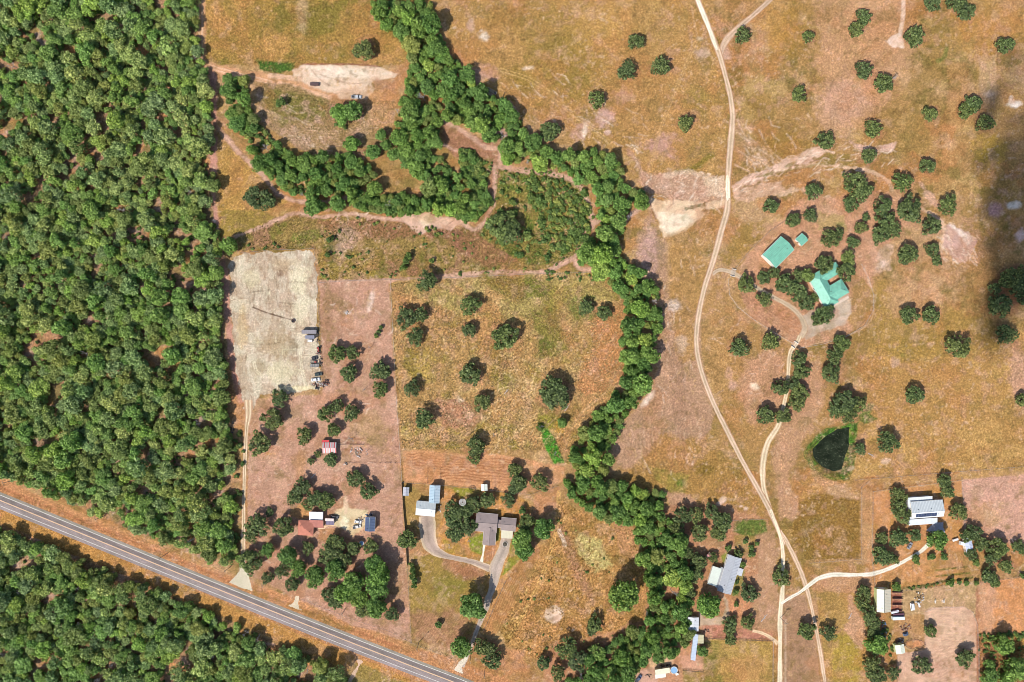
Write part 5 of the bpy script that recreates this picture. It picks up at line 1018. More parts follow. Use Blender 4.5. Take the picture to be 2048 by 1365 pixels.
def slab(m, pts, th=0.12):
    """a roof plane with thickness; pts are its upper corners"""
    pts = [Vector(p) for p in pts]; n = len(pts); lo = [p - Vector((0, 0, th)) for p in pts]
    return m.add(pts + lo, [tuple(range(n)), tuple(range(2 * n - 1, n - 1, -1))] + [(i, (i + 1) % n, n + (i + 1) % n, n + i) for i in range(n)])
def wing(root, px, py, L, Wd, ang, eave, rise, roofm, wallm, style='gable', over=0.4, seams=True, ref=None, doors=1, wins=True, asym=0.0, roofm2=None, z0=0.0, seam_step=0.9, cap=None):
    """one rectangular wing: L along its ridge, Wd across (metres); px,py = centre of the roof in the photo; ang = image angle of the ridge, degrees clockwise from right"""
    c = P(px, py, eave + rise * .4); ox, oy = c.x - root.location.x, c.y - root.location.y; a = -math.radians(ang); ca, sa = math.cos(a), math.sin(a)
    T = lambda x, y, z: (ox + x * ca - y * sa, oy + x * sa + y * ca, z)
    hl, hw = L / 2, Wd / 2; wl, ww = hl - over, hw - over; yr = asym * Wd
    wb = MB(); top = [T(-wl, -ww, eave), T(wl, -ww, eave), T(wl, ww, eave), T(-wl, ww, eave)]; bot = [T(-wl, -ww, -.1), T(wl, -ww, -.1), T(wl, ww, -.1), T(-wl, ww, -.1)]
    if style in ('gable',):
        g1, g2 = T(-wl, yr, eave + rise * .96), T(wl, yr, eave + rise * .96)
        wb.add(bot + top + [g1, g2], [(0, 1, 5, 4), (1, 2, 6, 9, 5), (2, 3, 7, 6), (3, 0, 4, 8, 7)])
    else: wb.add(bot + top, [(0, 1, 5, 4), (1, 2, 6, 5), (2, 3, 7, 6), (3, 0, 4, 7)])
    wb.build('wall', wallm, root)
    ez = eave - 0.02 + 0.14
    rm = MB(); rm2 = MB(); zr = eave + rise + 0.14
    if style == 'gable':
        slab(rm, [T(-hl, -hw, ez), T(hl, -hw, ez), T(hl, yr, zr), T(-hl, yr, zr)]); slab(rm2 if roofm2 else rm, [T(-hl, yr + .01, zr), T(hl, yr + .01, zr), T(hl, hw, ez), T(-hl, hw, ez)])
    elif style == 'flat': slab(rm, [T(-hl, -hw, ez), T(hl, -hw, ez), T(hl, hw, ez + rise), T(-hl, hw, ez + rise)])
    elif style == 'hip':
        k = min(hw, hl) * 0.95; A, B = T(-hl + k, 0, zr), T(hl - k, 0, zr)
        slab(rm, [T(-hl, -hw, ez), T(hl, -hw, ez), B, A]); slab(rm, [T(hl, hw, ez), T(-hl, hw, ez), A, B]); slab(rm, [T(hl, -hw, ez), T(hl, hw, ez), B]); slab(rm, [T(-hl, hw, ez), T(-hl, -hw, ez), A])
    elif style == 'hipend':
        k = hw * 0.95; A, B = T(-hl, 0, zr), T(hl - k, 0, zr)
        slab(rm, [T(-hl, -hw, ez), T(hl, -hw, ez), B, A]); slab(rm, [T(hl, hw, ez), T(-hl, hw, ez), A, B]); slab(rm, [T(hl, -hw, ez), T(hl, hw, ez), B])
    R = rm.build('roof', roofm, root)
    R2 = rm2.build('roof', roofm2, root) if roofm2 else None
    if seams and style in ('gable', 'flat'):
        sm = MB(); x = -hl + seam_step / 2
        while x < hl:
            if style == 'gable':
                for s_ in (-1, 1): sm.tube(T(x, s_ * hw, ez + .03), T(x, yr, zr + .03), .06, .06, 4)
            else: sm.tube(T(x, -hw, ez + .03), T(x, hw, ez + rise + .03), .035, .035, 4)
            x += seam_step
        sm.build('roof_seam', M_seam if roofm.name.startswith('teal') else roofm, R, kind='stuff')
    if style == 'gable':
        rc = MB(); rc.tube(T(-hl, yr, zr + .02), T(hl, yr, zr + .02), .13, .13, 6); rc.build('ridge_cap', cap or roofm, R)
    if L > 7 and style != 'flat':
        for k_ in range(2 if L < 14 else 4):
            x_ = -hl * .6 + k_ * hl * 1.2 / (1 if L < 14 else 3); s2 = -1 if k_ % 2 else 1; vm = MB(); vm.tube(T(x_, yr + s2 * hw * .35, zr - rise * .5), T(x_, yr + s2 * hw * .35, zr + .25), .14, .12, 7); vm.build('roof_vent', M_dark, R)
    if style == 'gable':
        for s2 in (-1, 1):
            gm = MB(); gm.tube(T(-hl, s2 * (hw + .05), ez - .06), T(hl, s2 * (hw + .05), ez - .06), .08, .08, 5); gm.build('gutter', M_trim, R)
    if wins:
        for s_ in (-1, 1):
            n = max(1, int(L // 5))
            for i in range(n):
                x = -wl + (i + .5) * 2 * wl / n; wm = MB(); y = s_ * (ww + .02)
                wm.add([T(x - .5, y - .02, 1.0), T(x + .5, y - .02, 1.0), T(x + .5, y + .02, 1.0), T(x - .5, y + .02, 1.0), T(x - .5, y - .02, 2.0), T(x + .5, y - .02, 2.0), T(x + .5, y + .02, 2.0), T(x - .5, y + .02, 2.0)], [(3, 2, 1, 0), (4, 5, 6, 7), (0, 1, 5, 4), (1, 2, 6, 5), (2, 3, 7, 6), (3, 0, 4, 7)])
                wm.build('window', M_glass, root)
    if doors:
        dm = MB(); hwid = 0.5 if doors == 1 else min(ww * .6, 1.8); dh = 2.05 if doors == 1 else min(eave * .85, 2.8); x = -wl - .02
        dm.add([T(x - .03, -hwid, 0), T(x + .03, -hwid, 0), T(x + .03, hwid, 0), T(x - .03, hwid, 0), T(x - .03, -hwid, dh), T(x + .03, -hwid, dh), T(x + .03, hwid, dh), T(x - .03, hwid, dh)], [(3, 2, 1, 0), (4, 5, 6, 7), (0, 1, 5, 4), (1, 2, 6, 5), (2, 3, 7, 6), (3, 0, 4, 7)])
        dm.build('door', M_door if doors == 1 else M_trim, root)
    return T, R
def root_at(name, label, cat, px, py, group=None): b = P(px, py, 1.5); return thing(name, label, cat, (b.x, b.y, 0), 0, group)

M_teal = plain('teal_metal_roof', alb((134, 200, 174)), 0.45, 0.0, var=0.22, scale=0.5, spec=0.4); M_seam = plain('teal_seam', alb((96, 160, 138)), 0.5); M_teal2 = M_teal
r = root_at('barn', 'large barn with a plain teal green metal roof and white end wall', 'barn', 1557, 505); wing(r, 1557.5, 504.5, 15.6, 11.2, -45, 4.2, 1.7, M_teal, W_white, doors=2)
r = root_at('shed', 'small square shed with a teal green metal roof above the big barn', 'shed', 1604, 480); wing(r, 1604, 479.5, 5.4, 5.6, -42, 2.5, 1.0, M_teal, W_white, doors=1, wins=False)
r = root_at('house', 'sprawling house with teal green hipped roofs and three wings', 'house', 1661, 580)
wing(r, 1648, 579, 22, 9.0, 61, 3.0, 2.1, M_teal, W_white, 'hip', seams=False); wing(r, 1660, 545, 13, 7.0, -31, 2.9, 1.75, M_teal, W_white, 'hipend', seams=False, doors=0); wing(r, 1674, 582, 12.5, 9.4, -31, 3.0, 1.9, M_teal, W_white, 'hipend', seams=False, doors=0)
pt = MB(); q = P(1682, 603, 0); a_ = math.radians(31); pt.box(q.x - r.location.x, q.y - r.location.y, 0, 10.5, 1.5, 0.12, rz=a_); pt.build('porch_floor', plain('concrete', alb((222, 200, 180))), r)

M_lm = metal_roof('light_metal_roof', (222, 226, 228)); M_lm2 = metal_roof('pale_grey_metal_roof', (178, 184, 186))
r = root_at('workshop_building', 'white metal roofed building with a dark solar panel strip on its front slope', 'building', 1850, 1020)
TW, _ = wing(r, 1855, 1019, 19.2, 9.8, -4, 4.4, 1.2, metal_roof('white_metal_roof', (232, 236, 238)), W_white, roofm2=metal_roof('silver_metal_roof', (196, 202, 204)), doors=2, asym=-.14)
wing(r, 1840, 1001, 14.6, 4.2, -4, 3.2, .5, M_lm, W_grey, 'flat', doors=0, wins=False); wing(r, 1846, 1043.5, 17.0, 3.6, -4, 3.2, .4, M_lm, W_grey, 'flat', doors=0, wins=False); wing(r, 1822.5, 1026, 3.0, 12.5, -4, 3.2, .1, M_lm, W_grey, 'flat', doors=0, wins=False)
M_sol = plain('solar_panel_glass', (0.05, 0.065, 0.12), 0.2, spec=0.5)
for k in range(8):
    sm_ = MB(); x0 = -7.2 + k * 1.55; zz = lambda y: 4.52 + (y + 4.9) / 3.53 * 1.22 + .12; slab(sm_, [TW(x0, -4.3, zz(-4.3)), TW(x0 + 1.48, -4.3, zz(-4.3)), TW(x0 + 1.48, -2.2, zz(-2.2)), TW(x0, -2.2, zz(-2.2))], .05); sm_.build('solar_panel', M_sol, r)

M_gm = metal_roof('grey_metal_roof', (176, 178, 184)); M_gm2 = metal_roof('bright_grey_metal_roof', (204, 206, 210))
r = root_at('long_house', 'long house with a grey metal gable roof and pale side carport', 'house', 1458, 1150)
wing(r, 1459.5, 1150, 22.5, 8.3, 107, 3.2, 1.2, M_gm, W_white, roofm2=M_gm2); wing(r, 1429, 1153, 11.2, 5.4, 107, 2.6, .2, metal_roof('pale_green_white_roof', (226, 232, 218)), W_white, 'flat', doors=0, wins=False); wing(r, 1441, 1156, 12.5, 3.2, 107, 2.7, .15, metal_roof('worn_grey_roof', (178, 178, 178)), W_white, 'flat', doors=0, wins=False)
wing(r, 1479, 1144, 4.4, 3.6, 107, 2.6, .3, M_gm2, W_white, 'flat', doors=0, wins=False)
r = root_at('shed', 'square pale metal shed under tree shade above two narrow roofs', 'shed', 1386, 1248); wing(r, 1386.5, 1249, 8.2, 6.4, 92, 2.8, .5, metal_roof('white_shed_roof', (226, 228, 232)), W_grey, doors=2, wins=False)
r = root_at('shed', 'long narrow blue grey shed along the edge of the woods', 'shed', 1389, 1295); wing(r, 1389, 1295, 15.6, 2.7, 97, 2.6, .3, metal_roof('blue_grey_roof', (196, 208, 226)), W_grey, 'flat', doors=1, wins=False)
r = root_at('shed', 'small beige roofed shed beside the long narrow shed', 'shed', 1400, 1279); wing(r, 1400.5, 1278.5, 5.2, 4.0, 92, 2.5, .3, metal_roof('beige_roof', (206, 198, 160)), W_tan, 'flat', doors=1, wins=False)
r = root_at('mobile_home', 'cream roofed mobile home beside the blue round pool', 'house', 1326, 1346); wing(r, 1325, 1343, 8.8, 3.3, -9, 2.8, .3, metal_roof('cream_roof', (234, 230, 200)), W_tan, 'flat', doors=1); wing(r, 1321, 1352, 6.4, 2.6, -9, 2.6, .2, metal_roof('cream_annex_roof', (240, 238, 220)), W_tan, 'flat', doors=0, wins=False)

M_sh = shingle('brown_grey_shingles', (160, 143, 138)); 
r = root_at('ranch_house', 'low ranch house with brown grey shingle roofs and front wing', 'house', 990, 1055)
wing(r, 973, 1046, 13.0, 11.0, 5, 2.8, 1.3, M_sh, W_brick, seams=False); wing(r, 1017, 1049.5, 9.0, 7.6, 5, 2.7, 1.0, M_sh, W_brick, seams=False, doors=0); wing(r, 996, 1048, 4.4, 4.4, 5, 2.6, .6, M_sh, W_brick, 'gable', seams=False, doors=0, wins=False)
wing(r, 979, 1073, 10.6, 7.4, 94, 2.8, 1.0, M_sh, W_brick, seams=False, doors=0); wing(r, 1014, 1069, 6.9, 4.9, 4, 2.5, .1, metal_roof('cream_carport_roof', (222, 214, 186)), W_tan, 'flat', doors=2, wins=False)
q = P(988, 1038, 0); pf = MB(); pf.box(q.x - r.location.x, q.y - r.location.y, 0, 9.4, 2.8, .12, rz=math.radians(-5)); pf.build('patio_floor', plain('red_patio', (0.20, 0.10, 0.09)), r)
for k, c_ in enumerate(((0.8, .8, .8), (.75, .72, .7), (.8, .8, .78), (.7, .7, .7))):
    q = P(977 + k * 7, 1037 + (k % 2) * 2, 0); cm = thing('patio_chair', 'pale patio chair on the red patio behind the ranch house, ' + ('leftmost', 'second from left', 'third from left', 'rightmost')[k], 'chair', (q.x, q.y, .12), k, 'patio chairs')
    MB().box(0, 0, .38, .6, .6, .07).build('seat', M_trim, cm); MB().box(-.28, 0, .45, .06, .6, .5).build('backrest', M_trim, cm)
    for sx in (-.25, .25):
        for sy in (-.25, .25): MB().box(sx, sy, 0, .05, .05, .38).build('leg', M_trim, cm)

r = root_at('metal_workshop', 'pale blue grey metal workshop in two joined blocks behind the turning loop', 'workshop', 858, 1005)
wing(r, 869, 989, 10.6, 6.2, 93, 3.6, .9, metal_roof('blue_metal_roof', (168, 192, 206)), W_grey, roofm2=metal_roof('pale_blue_metal_roof', (192, 208, 218)), wins=False, doors=0)
wing(r, 851.5, 1018, 11.6, 8.4, 5, 3.4, .8, M_lm, W_grey, roofm2=metal_roof('grey_panel_roof', (190, 196, 196)), doors=2)
r = root_at('shed', 'small grey metal shed in the corner of the wooden fence', 'shed', 812, 984); wing(r, 812, 983.5, 5.2, 3.3, 94, 2.4, .5, metal_roof('lilac_grey_roof', (186, 186, 194)), W_grey, wins=False)
r = root_at('shed', 'small white roofed shed on the ploughed strip fence', 'shed', 968, 975); wing(r, 968.5, 975.5, 4.0, 3.6, 88, 2.3, .4, metal_roof('white_small_roof', (236, 240, 226)), W_white, wins=False)

M_tc = shingle('terracotta_shingles', (200, 128, 106)); M_tc2 = shingle('dull_terracotta_shingles', (188, 122, 108))
r = root_at('house', 'terracotta roofed house with a pyramid roof and white metal annex', 'house', 620, 1052)
wing(r, 611, 1057, 9.2, 9.0, 3, 2.8, 2.0, M_tc, W_tan, 'hip', seams=False); wing(r, 633, 1048, 8.2, 4.6, 3, 2.7, .9, M_tc2, W_tan, 'flat', seams=False, doors=0); wing(r, 632, 1032.5, 8.0, 5.0, 2, 2.9, .4, metal_roof('white_annex_roof', (240, 236, 238)), W_white, 'flat', doors=0)
wing(r, 660, 1046, 5.0, 2.4, 2, 2.4, .1, metal_roof('plum_porch_roof', (96, 84, 118)), W_white, 'flat', doors=0, wins=False)
wing(r, 659, 1040, 5.2, 1.6, 2, 2.5, .1, metal_roof('pink_porch_roof', (232, 204, 196)), W_white, 'flat', doors=0, wins=False)
M_nv = metal_roof('navy_metal_roof', (66, 84, 118)); r = root_at('workshop_building', 'dark blue metal roofed workshop beside the homestead cars', 'workshop', 741, 1048)
wing(r, 740, 1049, 8.4, 5.8, 92, 3.4, .9, M_nv, W_tan, roofm2=metal_roof('slate_metal_roof', (98, 112, 140)), doors=2, wins=False, cap=metal_roof('pale_cap', (170, 190, 190)), asym=-.05)
# red striped barn: each roof sheet is a part
r = root_at('striped_barn', 'old barn with a red and grey striped sheet metal roof', 'barn', 659, 895)
M_rs = metal_roof('rusty_red_sheet', (200, 84, 84)); M_gs = metal_roof('grey_sheet', (188, 184, 182)); M_ps = metal_roof('pinkish_sheet', (218, 150, 146)); M_rd = metal_roof('red_sheet', (206, 50, 56))
q0 = P(659, 896, 2.6); bx, by = q0.x - r.location.x, q0.y - r.location.y; wb = MB()
wb.box(bx, by, 0, 7.6, 6.0, 2.5); wb.build('wall', plain('old_boards', (0.24, 0.20, 0.18), 0.9, scale=3, var=.3), r)
for k in range(11):
    for s_ in (0, 1):
        m_ = MB(); x0 = bx - 4.1 + k * .745; y0, y1, z0_, z1_ = (by, by + 3.2, 3.15, 2.6) if s_ else (by - 3.3, by, 2.6, 3.15)
        slab(m_, [(x0, y0, z0_), (x0 + .72, y0, z0_), (x0 + .72, y1, z1_), (x0, y1, z1_)], .05)
        m_.build('roof_sheet', (M_gs, M_rs, M_gs, M_ps)[k % 4] if s_ else (M_ps, M_gs, M_rs, M_gs)[(k * 3) % 4], r)
m_ = MB(); q = P(651, 884.5, 2.4); m_.box(q.x - r.location.x, q.y - r.location.y, 0, 4.0, 2.0, 2.2); m_.build('lean_to_wall', W_tan, r); m_ = MB(); m_.box(q.x - r.location.x, q.y - r.location.y, 2.2, 4.3, 2.3, .12); m_.build('lean_to_roof', M_rd, r)

M_cr = metal_roof('cream_barn_roof', (240, 244, 222)); r = root_at('barn', 'cream white roofed barn with pink stalls on its right side', 'barn', 1768, 1202)
wing(r, 1768, 1202, 13.6, 8.0, 90, 4.0, 1.0, M_cr, plain('olive_white_wall', alb((206, 214, 150))), roofm2=metal_roof('beige_barn_roof', (216, 204, 180)), doors=2, wins=False, cap=M_dark, asym=-.02)
for k in range(4):
    q = P(1794, 1184 + k * 12.4, 0); m_ = MB(); m_.box(q.x - r.location.x, q.y - r.location.y, 0, 6.0, .12, 1.5); m_.build('stall_partition', plain('stall_rail', (0.30, 0.16, 0.14)) if k == 0 else bpy.data.materials['stall_rail'], r)
r = root_at('shed', 'small white roofed shed at the corner of the round corral', 'shed', 1800, 1297); wing(r, 1800.5, 1299, 5.4, 5.2, 80, 3.4, .6, M_cr, plain('lime_white_wall', alb((214, 222, 160))), doors=1, wins=False)
r = root_at('shed', 'tiny pink roofed shed among the trees left of the long house', 'shed', 1419, 1111); wing(r, 1419, 1112, 3.0, 2.6, 45, 2.2, .5, metal_roof('pink_roof', (196, 140, 132)), W_tan, wins=False)
r = root_at('mobile_home', 'bluish white mobile home half hidden under oaks', 'house', 1939, 1098); wing(r, 1938, 1092, 9.5, 4.2, 80, 2.8, .4, metal_roof('bluish_white_roof', (206, 212, 232)), W_white, 'gable', doors=1)
r = root_at('shed', 'bright white strip roof showing through the oaks beside the ranch drive', 'shed', 1693, 500) if False else None

# ------------------------------------------------------------------ fences
M_post = plain('weathered_post', (0.34, 0.29, 0.23), 0.9); M_wire = plain('fence_wire', (0.35, 0.34, 0.33), 0.5, 0.6); M_pipe = plain('pipe_rail', (0.55, 0.52, 0.48), 0.6); M_board = plain('dark_boards', (0.13, 0.11, 0.10), 0.9, scale=2)
def fence(label, pts, step=3.2, h=1.3, wires=3, pw=0.13, mat=None, rail=None, closed=False, rw=0.02):
    W = [P(x, y) for x, y in pts]; 
    if closed: W.append(W[0])
    r = thing('fence', label, 'fence', W[0]); pm, wm = MB(), MB(); o = W[0]
    for a, b in zip(W[:-1], W[1:]):
        n = max(1, round((b - a).length / step))
        for i in range(n + (1 if b is W[-1] else 0)):
            p = a.lerp(b, i / n) - o; hh = h * rnd.uniform(.93, 1.05); pm.box(p.x, p.y, -.1, pw, pw, hh + .1, rz=rnd.random())
        for k in range(wires):
            z = h * (k + 1) / (wires + .1); u, v = a - o, b - o; wm.tube((u.x, u.y, z), (v.x, v.y, z), rw, rw, 4)
    pm.build('posts', mat or M_post, r, kind='stuff'); wm.build('rails' if rail else 'wires', rail or M_wire, r); return r
def board_fence(label, pts, h=1.8, bw=0.62):
    W = [P(x, y) for x, y in pts]; r = thing('fence', label, 'fence', W[0]); o = W[0]; bd = MB().box(0, 0, 0, bw - .03, .03, h).mesh('board'); bd.materials.append(M_board); pm = MB(); cnt = 0
    for a, b in zip(W[:-1], W[1:]):
        d = b - a; n = int(d.length / bw); ang = math.atan2(d.y, d.x)
        for i in range(n):
            p = a.lerp(b, (i + .5) / n) - o; put('board', bd, parent=r, loc=(p.x, p.y, rnd.uniform(-.03, .03)), rz=ang + rnd.uniform(-.02, .02))
            if i % 4 == 0: pm.box(p.x, p.y, -.1, .12, .12, h)
    pm.build('posts', M_post, r, kind='stuff')
board_fence('dark wooden board fence running down the left side of the ranch yard', [(804, 965), (807, 1010), (811, 1058), (815, 1130)])
fence('wire fence along the left edge of the ranch front lawn', [(815, 1131), (819, 1210), (823, 1285)])
fence('wire fence between the front lawn and the highway verge', [(823, 1285), (870, 1303), (903, 1317)], mat=plain('dark_posts', (0.10, 0.08, 0.07)))
fence('wire fence between the ranch yard and the ploughed strip', [(804, 965), (850, 968), (903, 972), (960, 978), (1010, 984), (1060, 989), (1116, 972), (1120, 985)])
fence('small three sided pipe pen behind the metal workshop', [(855, 966), (856, 936), (881, 938), (882, 968)], mat=M_dark, rail=M_dark, wires=2)
fence('wire fence between the pink dirt lot and the golden field', [(781, 562), (788, 700), (795, 830), (800, 900), (804, 962)], rail=M_pipe)
fence('wire fence down the right side of the gravel lot', [(629, 500), (632, 540), (635, 565), (640, 660), (645, 760)])
fence('wire fence along the top of the pink lot and golden field', [(640, 566), (700, 562), (781, 560), (900, 556), (1060, 549), (1188, 545)])
fence('wire fence along the top edge of the gravel lot', [(480, 507), (540, 501), (628, 498)])
fence('pale rail fence curving left around the green roofed homestead', [(1468, 549), (1456, 560), (1458, 590), (1475, 615), (1510, 642), (1550, 667), (1583, 686)], rail=M_pipe, mat=M_pipe)
fence('pale rail fence curving right around the green roofed homestead', [(1596, 697), (1640, 690), (1690, 674), (1728, 652), (1745, 622), (1746, 590), (1735, 555), (1722, 530)], rail=M_pipe, mat=M_pipe)
fence('wire fence from the homestead gate up towards the wash', [(1466, 542), (1500, 500), (1540, 462), (1570, 442)])
fence('wire fence along the lower edge of the east pasture', [(1710, 960), (1800, 953), (1880, 946), (1960, 940), (2060, 932)])
fence('wire fence around the left side of the white building yard', [(1925, 960), (1860, 968), (1745, 983), (1744, 1060), (1743, 1120), (1750, 1180)])
fence('wire fence right of the white building yard', [(1922, 955), (1926, 1010), (1929, 1070)])
fence('dark fence along the top of the bottom lawn by the lane', [(1408, 1275), (1450, 1278), (1545, 1281)], mat=M_dark, rail=M_dark, wires=3, rw=.05)
fence('wire fence down the right side of the bottom lawn', [(1546, 1281), (1545, 1330), (1545, 1400)], rail=M_pipe)
fence('dark rail fence below the narrow sheds', [(1366, 1340), (1406, 1343)], mat=M_dark, rail=M_dark, rw=.05)
fence('wire fence above the small green lawn by the gravel road', [(1425, 1042), (1480, 1040), (1534, 1038)])
fence('dark fence along the top of the corral yard', [(1802, 1182), (1850, 1176), (1905, 1168), (1960, 1165), (2048, 1152)], mat=M_dark)
fence('pale rail fence around the pinkish riding arena', [(1850, 1223), (1868, 1216), (1925, 1213), (1944, 1224), (1953, 1250), (1956, 1310), (1957, 1400)], rail=M_pipe)
fence('wire fence left of the ploughed field lane', [(1742, 958), (1722, 975), (1722, 1118), (1618, 1126)])
fence('round corral with dark rails beside the small white roofed shed', [(1829 + 20 * math.cos(i * math.pi / 8), 1288 + 9.5 * math.sin(i * math.pi / 8)) for i in range(16)], 1.8, 1.4, 3, rail=plain('rusty_rail', (0.20, 0.10, 0.08)), mat=M_dark, closed=True, rw=.045)
fence('wire fence between the house woods and the highway', [(600, 1196), (660, 1220), (720, 1243), (780, 1262), (822, 1284)], mat=M_dark)
fence('wire fence right of the driveway hay field', [(1012, 1160), (1000, 1188), (988, 1215), (975, 1245), (964, 1266)], mat=M_dark)
fence('short dark fence in the north field by the creek belt', [(996, 214), (1003, 200), (1010, 185)], mat=M_dark, rail=M_dark, rw=.05)
fence('old pen fence to the right of the striped barn', [(676, 889), (700, 890), (728, 889)], mat=M_dark, rail=M_board, wires=2, rw=.06)
fence('wire fence below the striped barn pens', [(690, 925), (740, 926), (802, 925)], mat=M_dark, wires=2)

# utility poles
def pole(px, py, label, h=10.0, rz=0.38, arms=1, lamp=False):
    b = P(px, py); r = thing('utility_pole', label, 'pole', b, rz, 'utility poles'); MB().tube((0, 0, -.2), (0, 0, h), .19, .13, 8).build('post', M_bark2, r)
    for k in range(arms):
        a = MB().box(0, 0, h - .7 - k * .9, .14, 2.6, .16); a.build('crossarm', M_bark2, r)
    ins = MB()
    for y in (-1.15, -.4, .4, 1.15): ins.tube((0, y, h - .54), (0, y, h - .34), .05, .04, 6)
    ins.build('insulators', M_trim, r)
M_bark2 = plain('pole_timber', (0.30, 0.24, 0.19), 0.9, scale=4)
for i, (x, y, w_) in enumerate(((30, 960, 'at the far left end of the highway verge'), (211, 1031, 'above the highway left of the fir gap'), (335, 1107, 'above the highway beneath the forest point'), (463, 1132, 'beside the gravel drive apron'), (536, 1160, 'between the two gravel aprons'), (692, 1216, 'under the woods below the blue workshop'), (838, 1285, 'at the left corner of the front lawn fence'), (942, 1308, 'beside the ranch driveway entrance'), (970, 1338, 'right of the ranch driveway apron'))):
    pole(x, y, 'wooden utility pole with a crossarm ' + w_)
pole(1561, 1236, 'wooden pole with wide crossarms standing beside the cream lane', 9, rz=1.57, arms=2)
pole(1783, 158, 'leaning pair of thin poles beside the oak in the north pasture', 6, rz=.8)
# ------------------------------------------------------------------ vehicles and yard things
M_tyre = plain('tyre_rubber', (0.025, 0.025, 0.025), 0.9); M_rim = plain('wheel_rim', (0.5, 0.5, 0.5), 0.4, 0.7); M_lamp = plain('headlight_lens', (0.7, 0.7, 0.68), 0.2); M_tail = plain('tail_light_lens', (0.35, 0.02, 0.02), 0.3)
def paint(name, rgb): return bpy.data.materials.get(name) or plain(name, rgb, 0.3, 0.1, var=0.06, spec=0.5)
def wheels(r, xs, w, rad=0.36):
    for x in xs:
        for s_ in (-1, 1):
            t = MB().tube((x, s_ * w / 2 - .12, rad), (x, s_ * w / 2 + .12, rad), rad, rad, 14).build('wheel', M_tyre, r); MB().tube((x, s_ * (w / 2 + .10), rad), (x, s_ * (w / 2 + .135), rad), rad * .55, rad * .5, 10).build('rim', M_rim, t)
def vehicle(kind, px, py, ang, rgbname, rgb, label, L=4.8, group=None):
    b = P(px, py, .8); r = thing({'car': 'parked_car', 'pickup': 'pickup_truck', 'van': 'van', 'suv': 'parked_car'}[kind], label, {'suv': 'car'}.get(kind, kind), (b.x, b.y, 0), -math.radians(ang), group); m = paint(rgbname, rgb); W = 1.9; h = L / 2
    MB().box(0, 0, .30, L, W, .50, .985, .97).box(0, 0, .80, L * .97, W * .95, .12, .97, .92).build('body', m, r, bevel=.06)
    if kind == 'pickup':
        MB().box(.35, 0, .92, L * .36, W * .88, .72, .74, .86).build('cab', m, r, bevel=.05); MB().box(.35, 0, 1.02, L * .37, W * .80, .42, .83, .95).build('side_glass', M_glass, r); MB().box(.35 + L * .155, 0, .96, .36, W * .8, .56, .4, .9, ox=-.14).build('windscreen', M_glass, r)
        MB().box(-h + L * .17, 0, .925, L * .29, W * .78, .03).build('bed_floor', M_dark, r)
        for y in (-W * .44, W * .44): MB().box(-h + L * .17, y, .9, L * .32, .10, .32).build('bed_side', m, r)
        MB().box(-h + .07, 0, .9, .08, W * .88, .32).build('tailgate', m, r)
    elif kind == 'van':
        MB().box(-.2, 0, .9, L * .88, W * .93, 1.0, .94, .9).build('cab', m, r, bevel=.06); MB().box(L * .34, 0, 1.2, .5, W * .8, .5, .5, .9, ox=-.12).build('windscreen', M_glass, r); MB().box(-.3, 0, 1.3, L * .7, W * .935, .35, .98, .97).build('side_glass', M_glass, r)
    else:
        tl = .62 if kind == 'car' else .78; MB().box(-.25, 0, .90, L * .56, W * .88, .54 if kind == 'car' else .75, tl, .82).build('cab', m, r, bevel=.05)
        MB().box(-.25 + L * .21, 0, .93, L * .17, W * .78, .46, .35, .88, ox=-.22).build('windscreen', M_glass, r); MB().box(-.25 - L * .22, 0, .93, L * .15, W * .76, .44, .35, .88, ox=.18).build('rear_window', M_glass, r); MB().box(-.25, 0, .98, L * .44, W * .885, .30, .80, .92).build('side_glass', M_glass, r)
    wheels(r, (h * .62, -h * .60), W * .9)
    for y in (-.7, .7): MB().box(h - .02, y, .55, .06, .30, .16).build('headlight', M_lamp, r); MB().box(-h + .02, y, .6, .06, .24, .16).build('tail_light', M_tail, r)
    return r
def box_trailer(px, py, ang, L, W, Hh, name, rgb, label, nm='trailer', cat='trailer', tongue=1.2, door=True):
    b = P(px, py, Hh * .8); r = thing(nm, label, cat, (b.x, b.y, 0), -math.radians(ang)); m = paint(name, rgb)
    MB().box(0, 0, .45, L, W, Hh - .45, .99, .97).build('body', m, r, bevel=.05); MB().box(0, 0, Hh + .002, L * .97, W * .94, .05).build('roof', paint(name + '_roof', tuple(min(.85, c * 1.12) for c in rgb)), r)
    for k in range(int(L // 1.2)): MB().box(-L / 2 + .6 + k * 1.2, 0, Hh + .054, .05, W * .92, .03).build('roof_rib', m, r)
    wheels(r, (-.35, .45) if L > 5 else (0,), W * 1.0, .34)
    if tongue: tg = MB(); tg.tube((-L / 2, -W * .35, .45), (-L / 2 - tongue, 0, .45), .06, .06, 5); tg.tube((-L / 2, W * .35, .45), (-L / 2 - tongue, 0, .45), .06, .06, 5); tg.build('tongue', M_dark, r)
    if door: MB().box(L / 2 + .01, 0, .5, .04, W * .8, Hh - .75).build('door', M_trim, r)
    return r
def flat_trailer(px, py, ang, L, W, deck, label, load=None):
    b = P(px, py, .7); r = thing('flatbed_trailer', label, 'trailer', (b.x, b.y, 0), -math.radians(ang)); MB().box(0, 0, .55, L, W, .12).build('deck', deck, r)
    for y in (-W / 2, W / 2): MB().box(0, y, .67, L, .06, .35).build('side_rail', M_dark, r)
    for x in (-L * .3, 0, L * .3): MB().box(x, 0, .68, .09, W * .95, .30).build('crossbar', M_pipe, r)
    wheels(r, (-.3, .5), W, .33); tg = MB(); tg.tube((-L / 2, -W * .35, .55), (-L / 2 - 1.2, 0, .5), .05, .05, 5); tg.tube((-L / 2, W * .35, .55), (-L / 2 - 1.2, 0, .5), .05, .05, 5); tg.build('tongue', M_dark, r)
    if load: load(r)
    return r
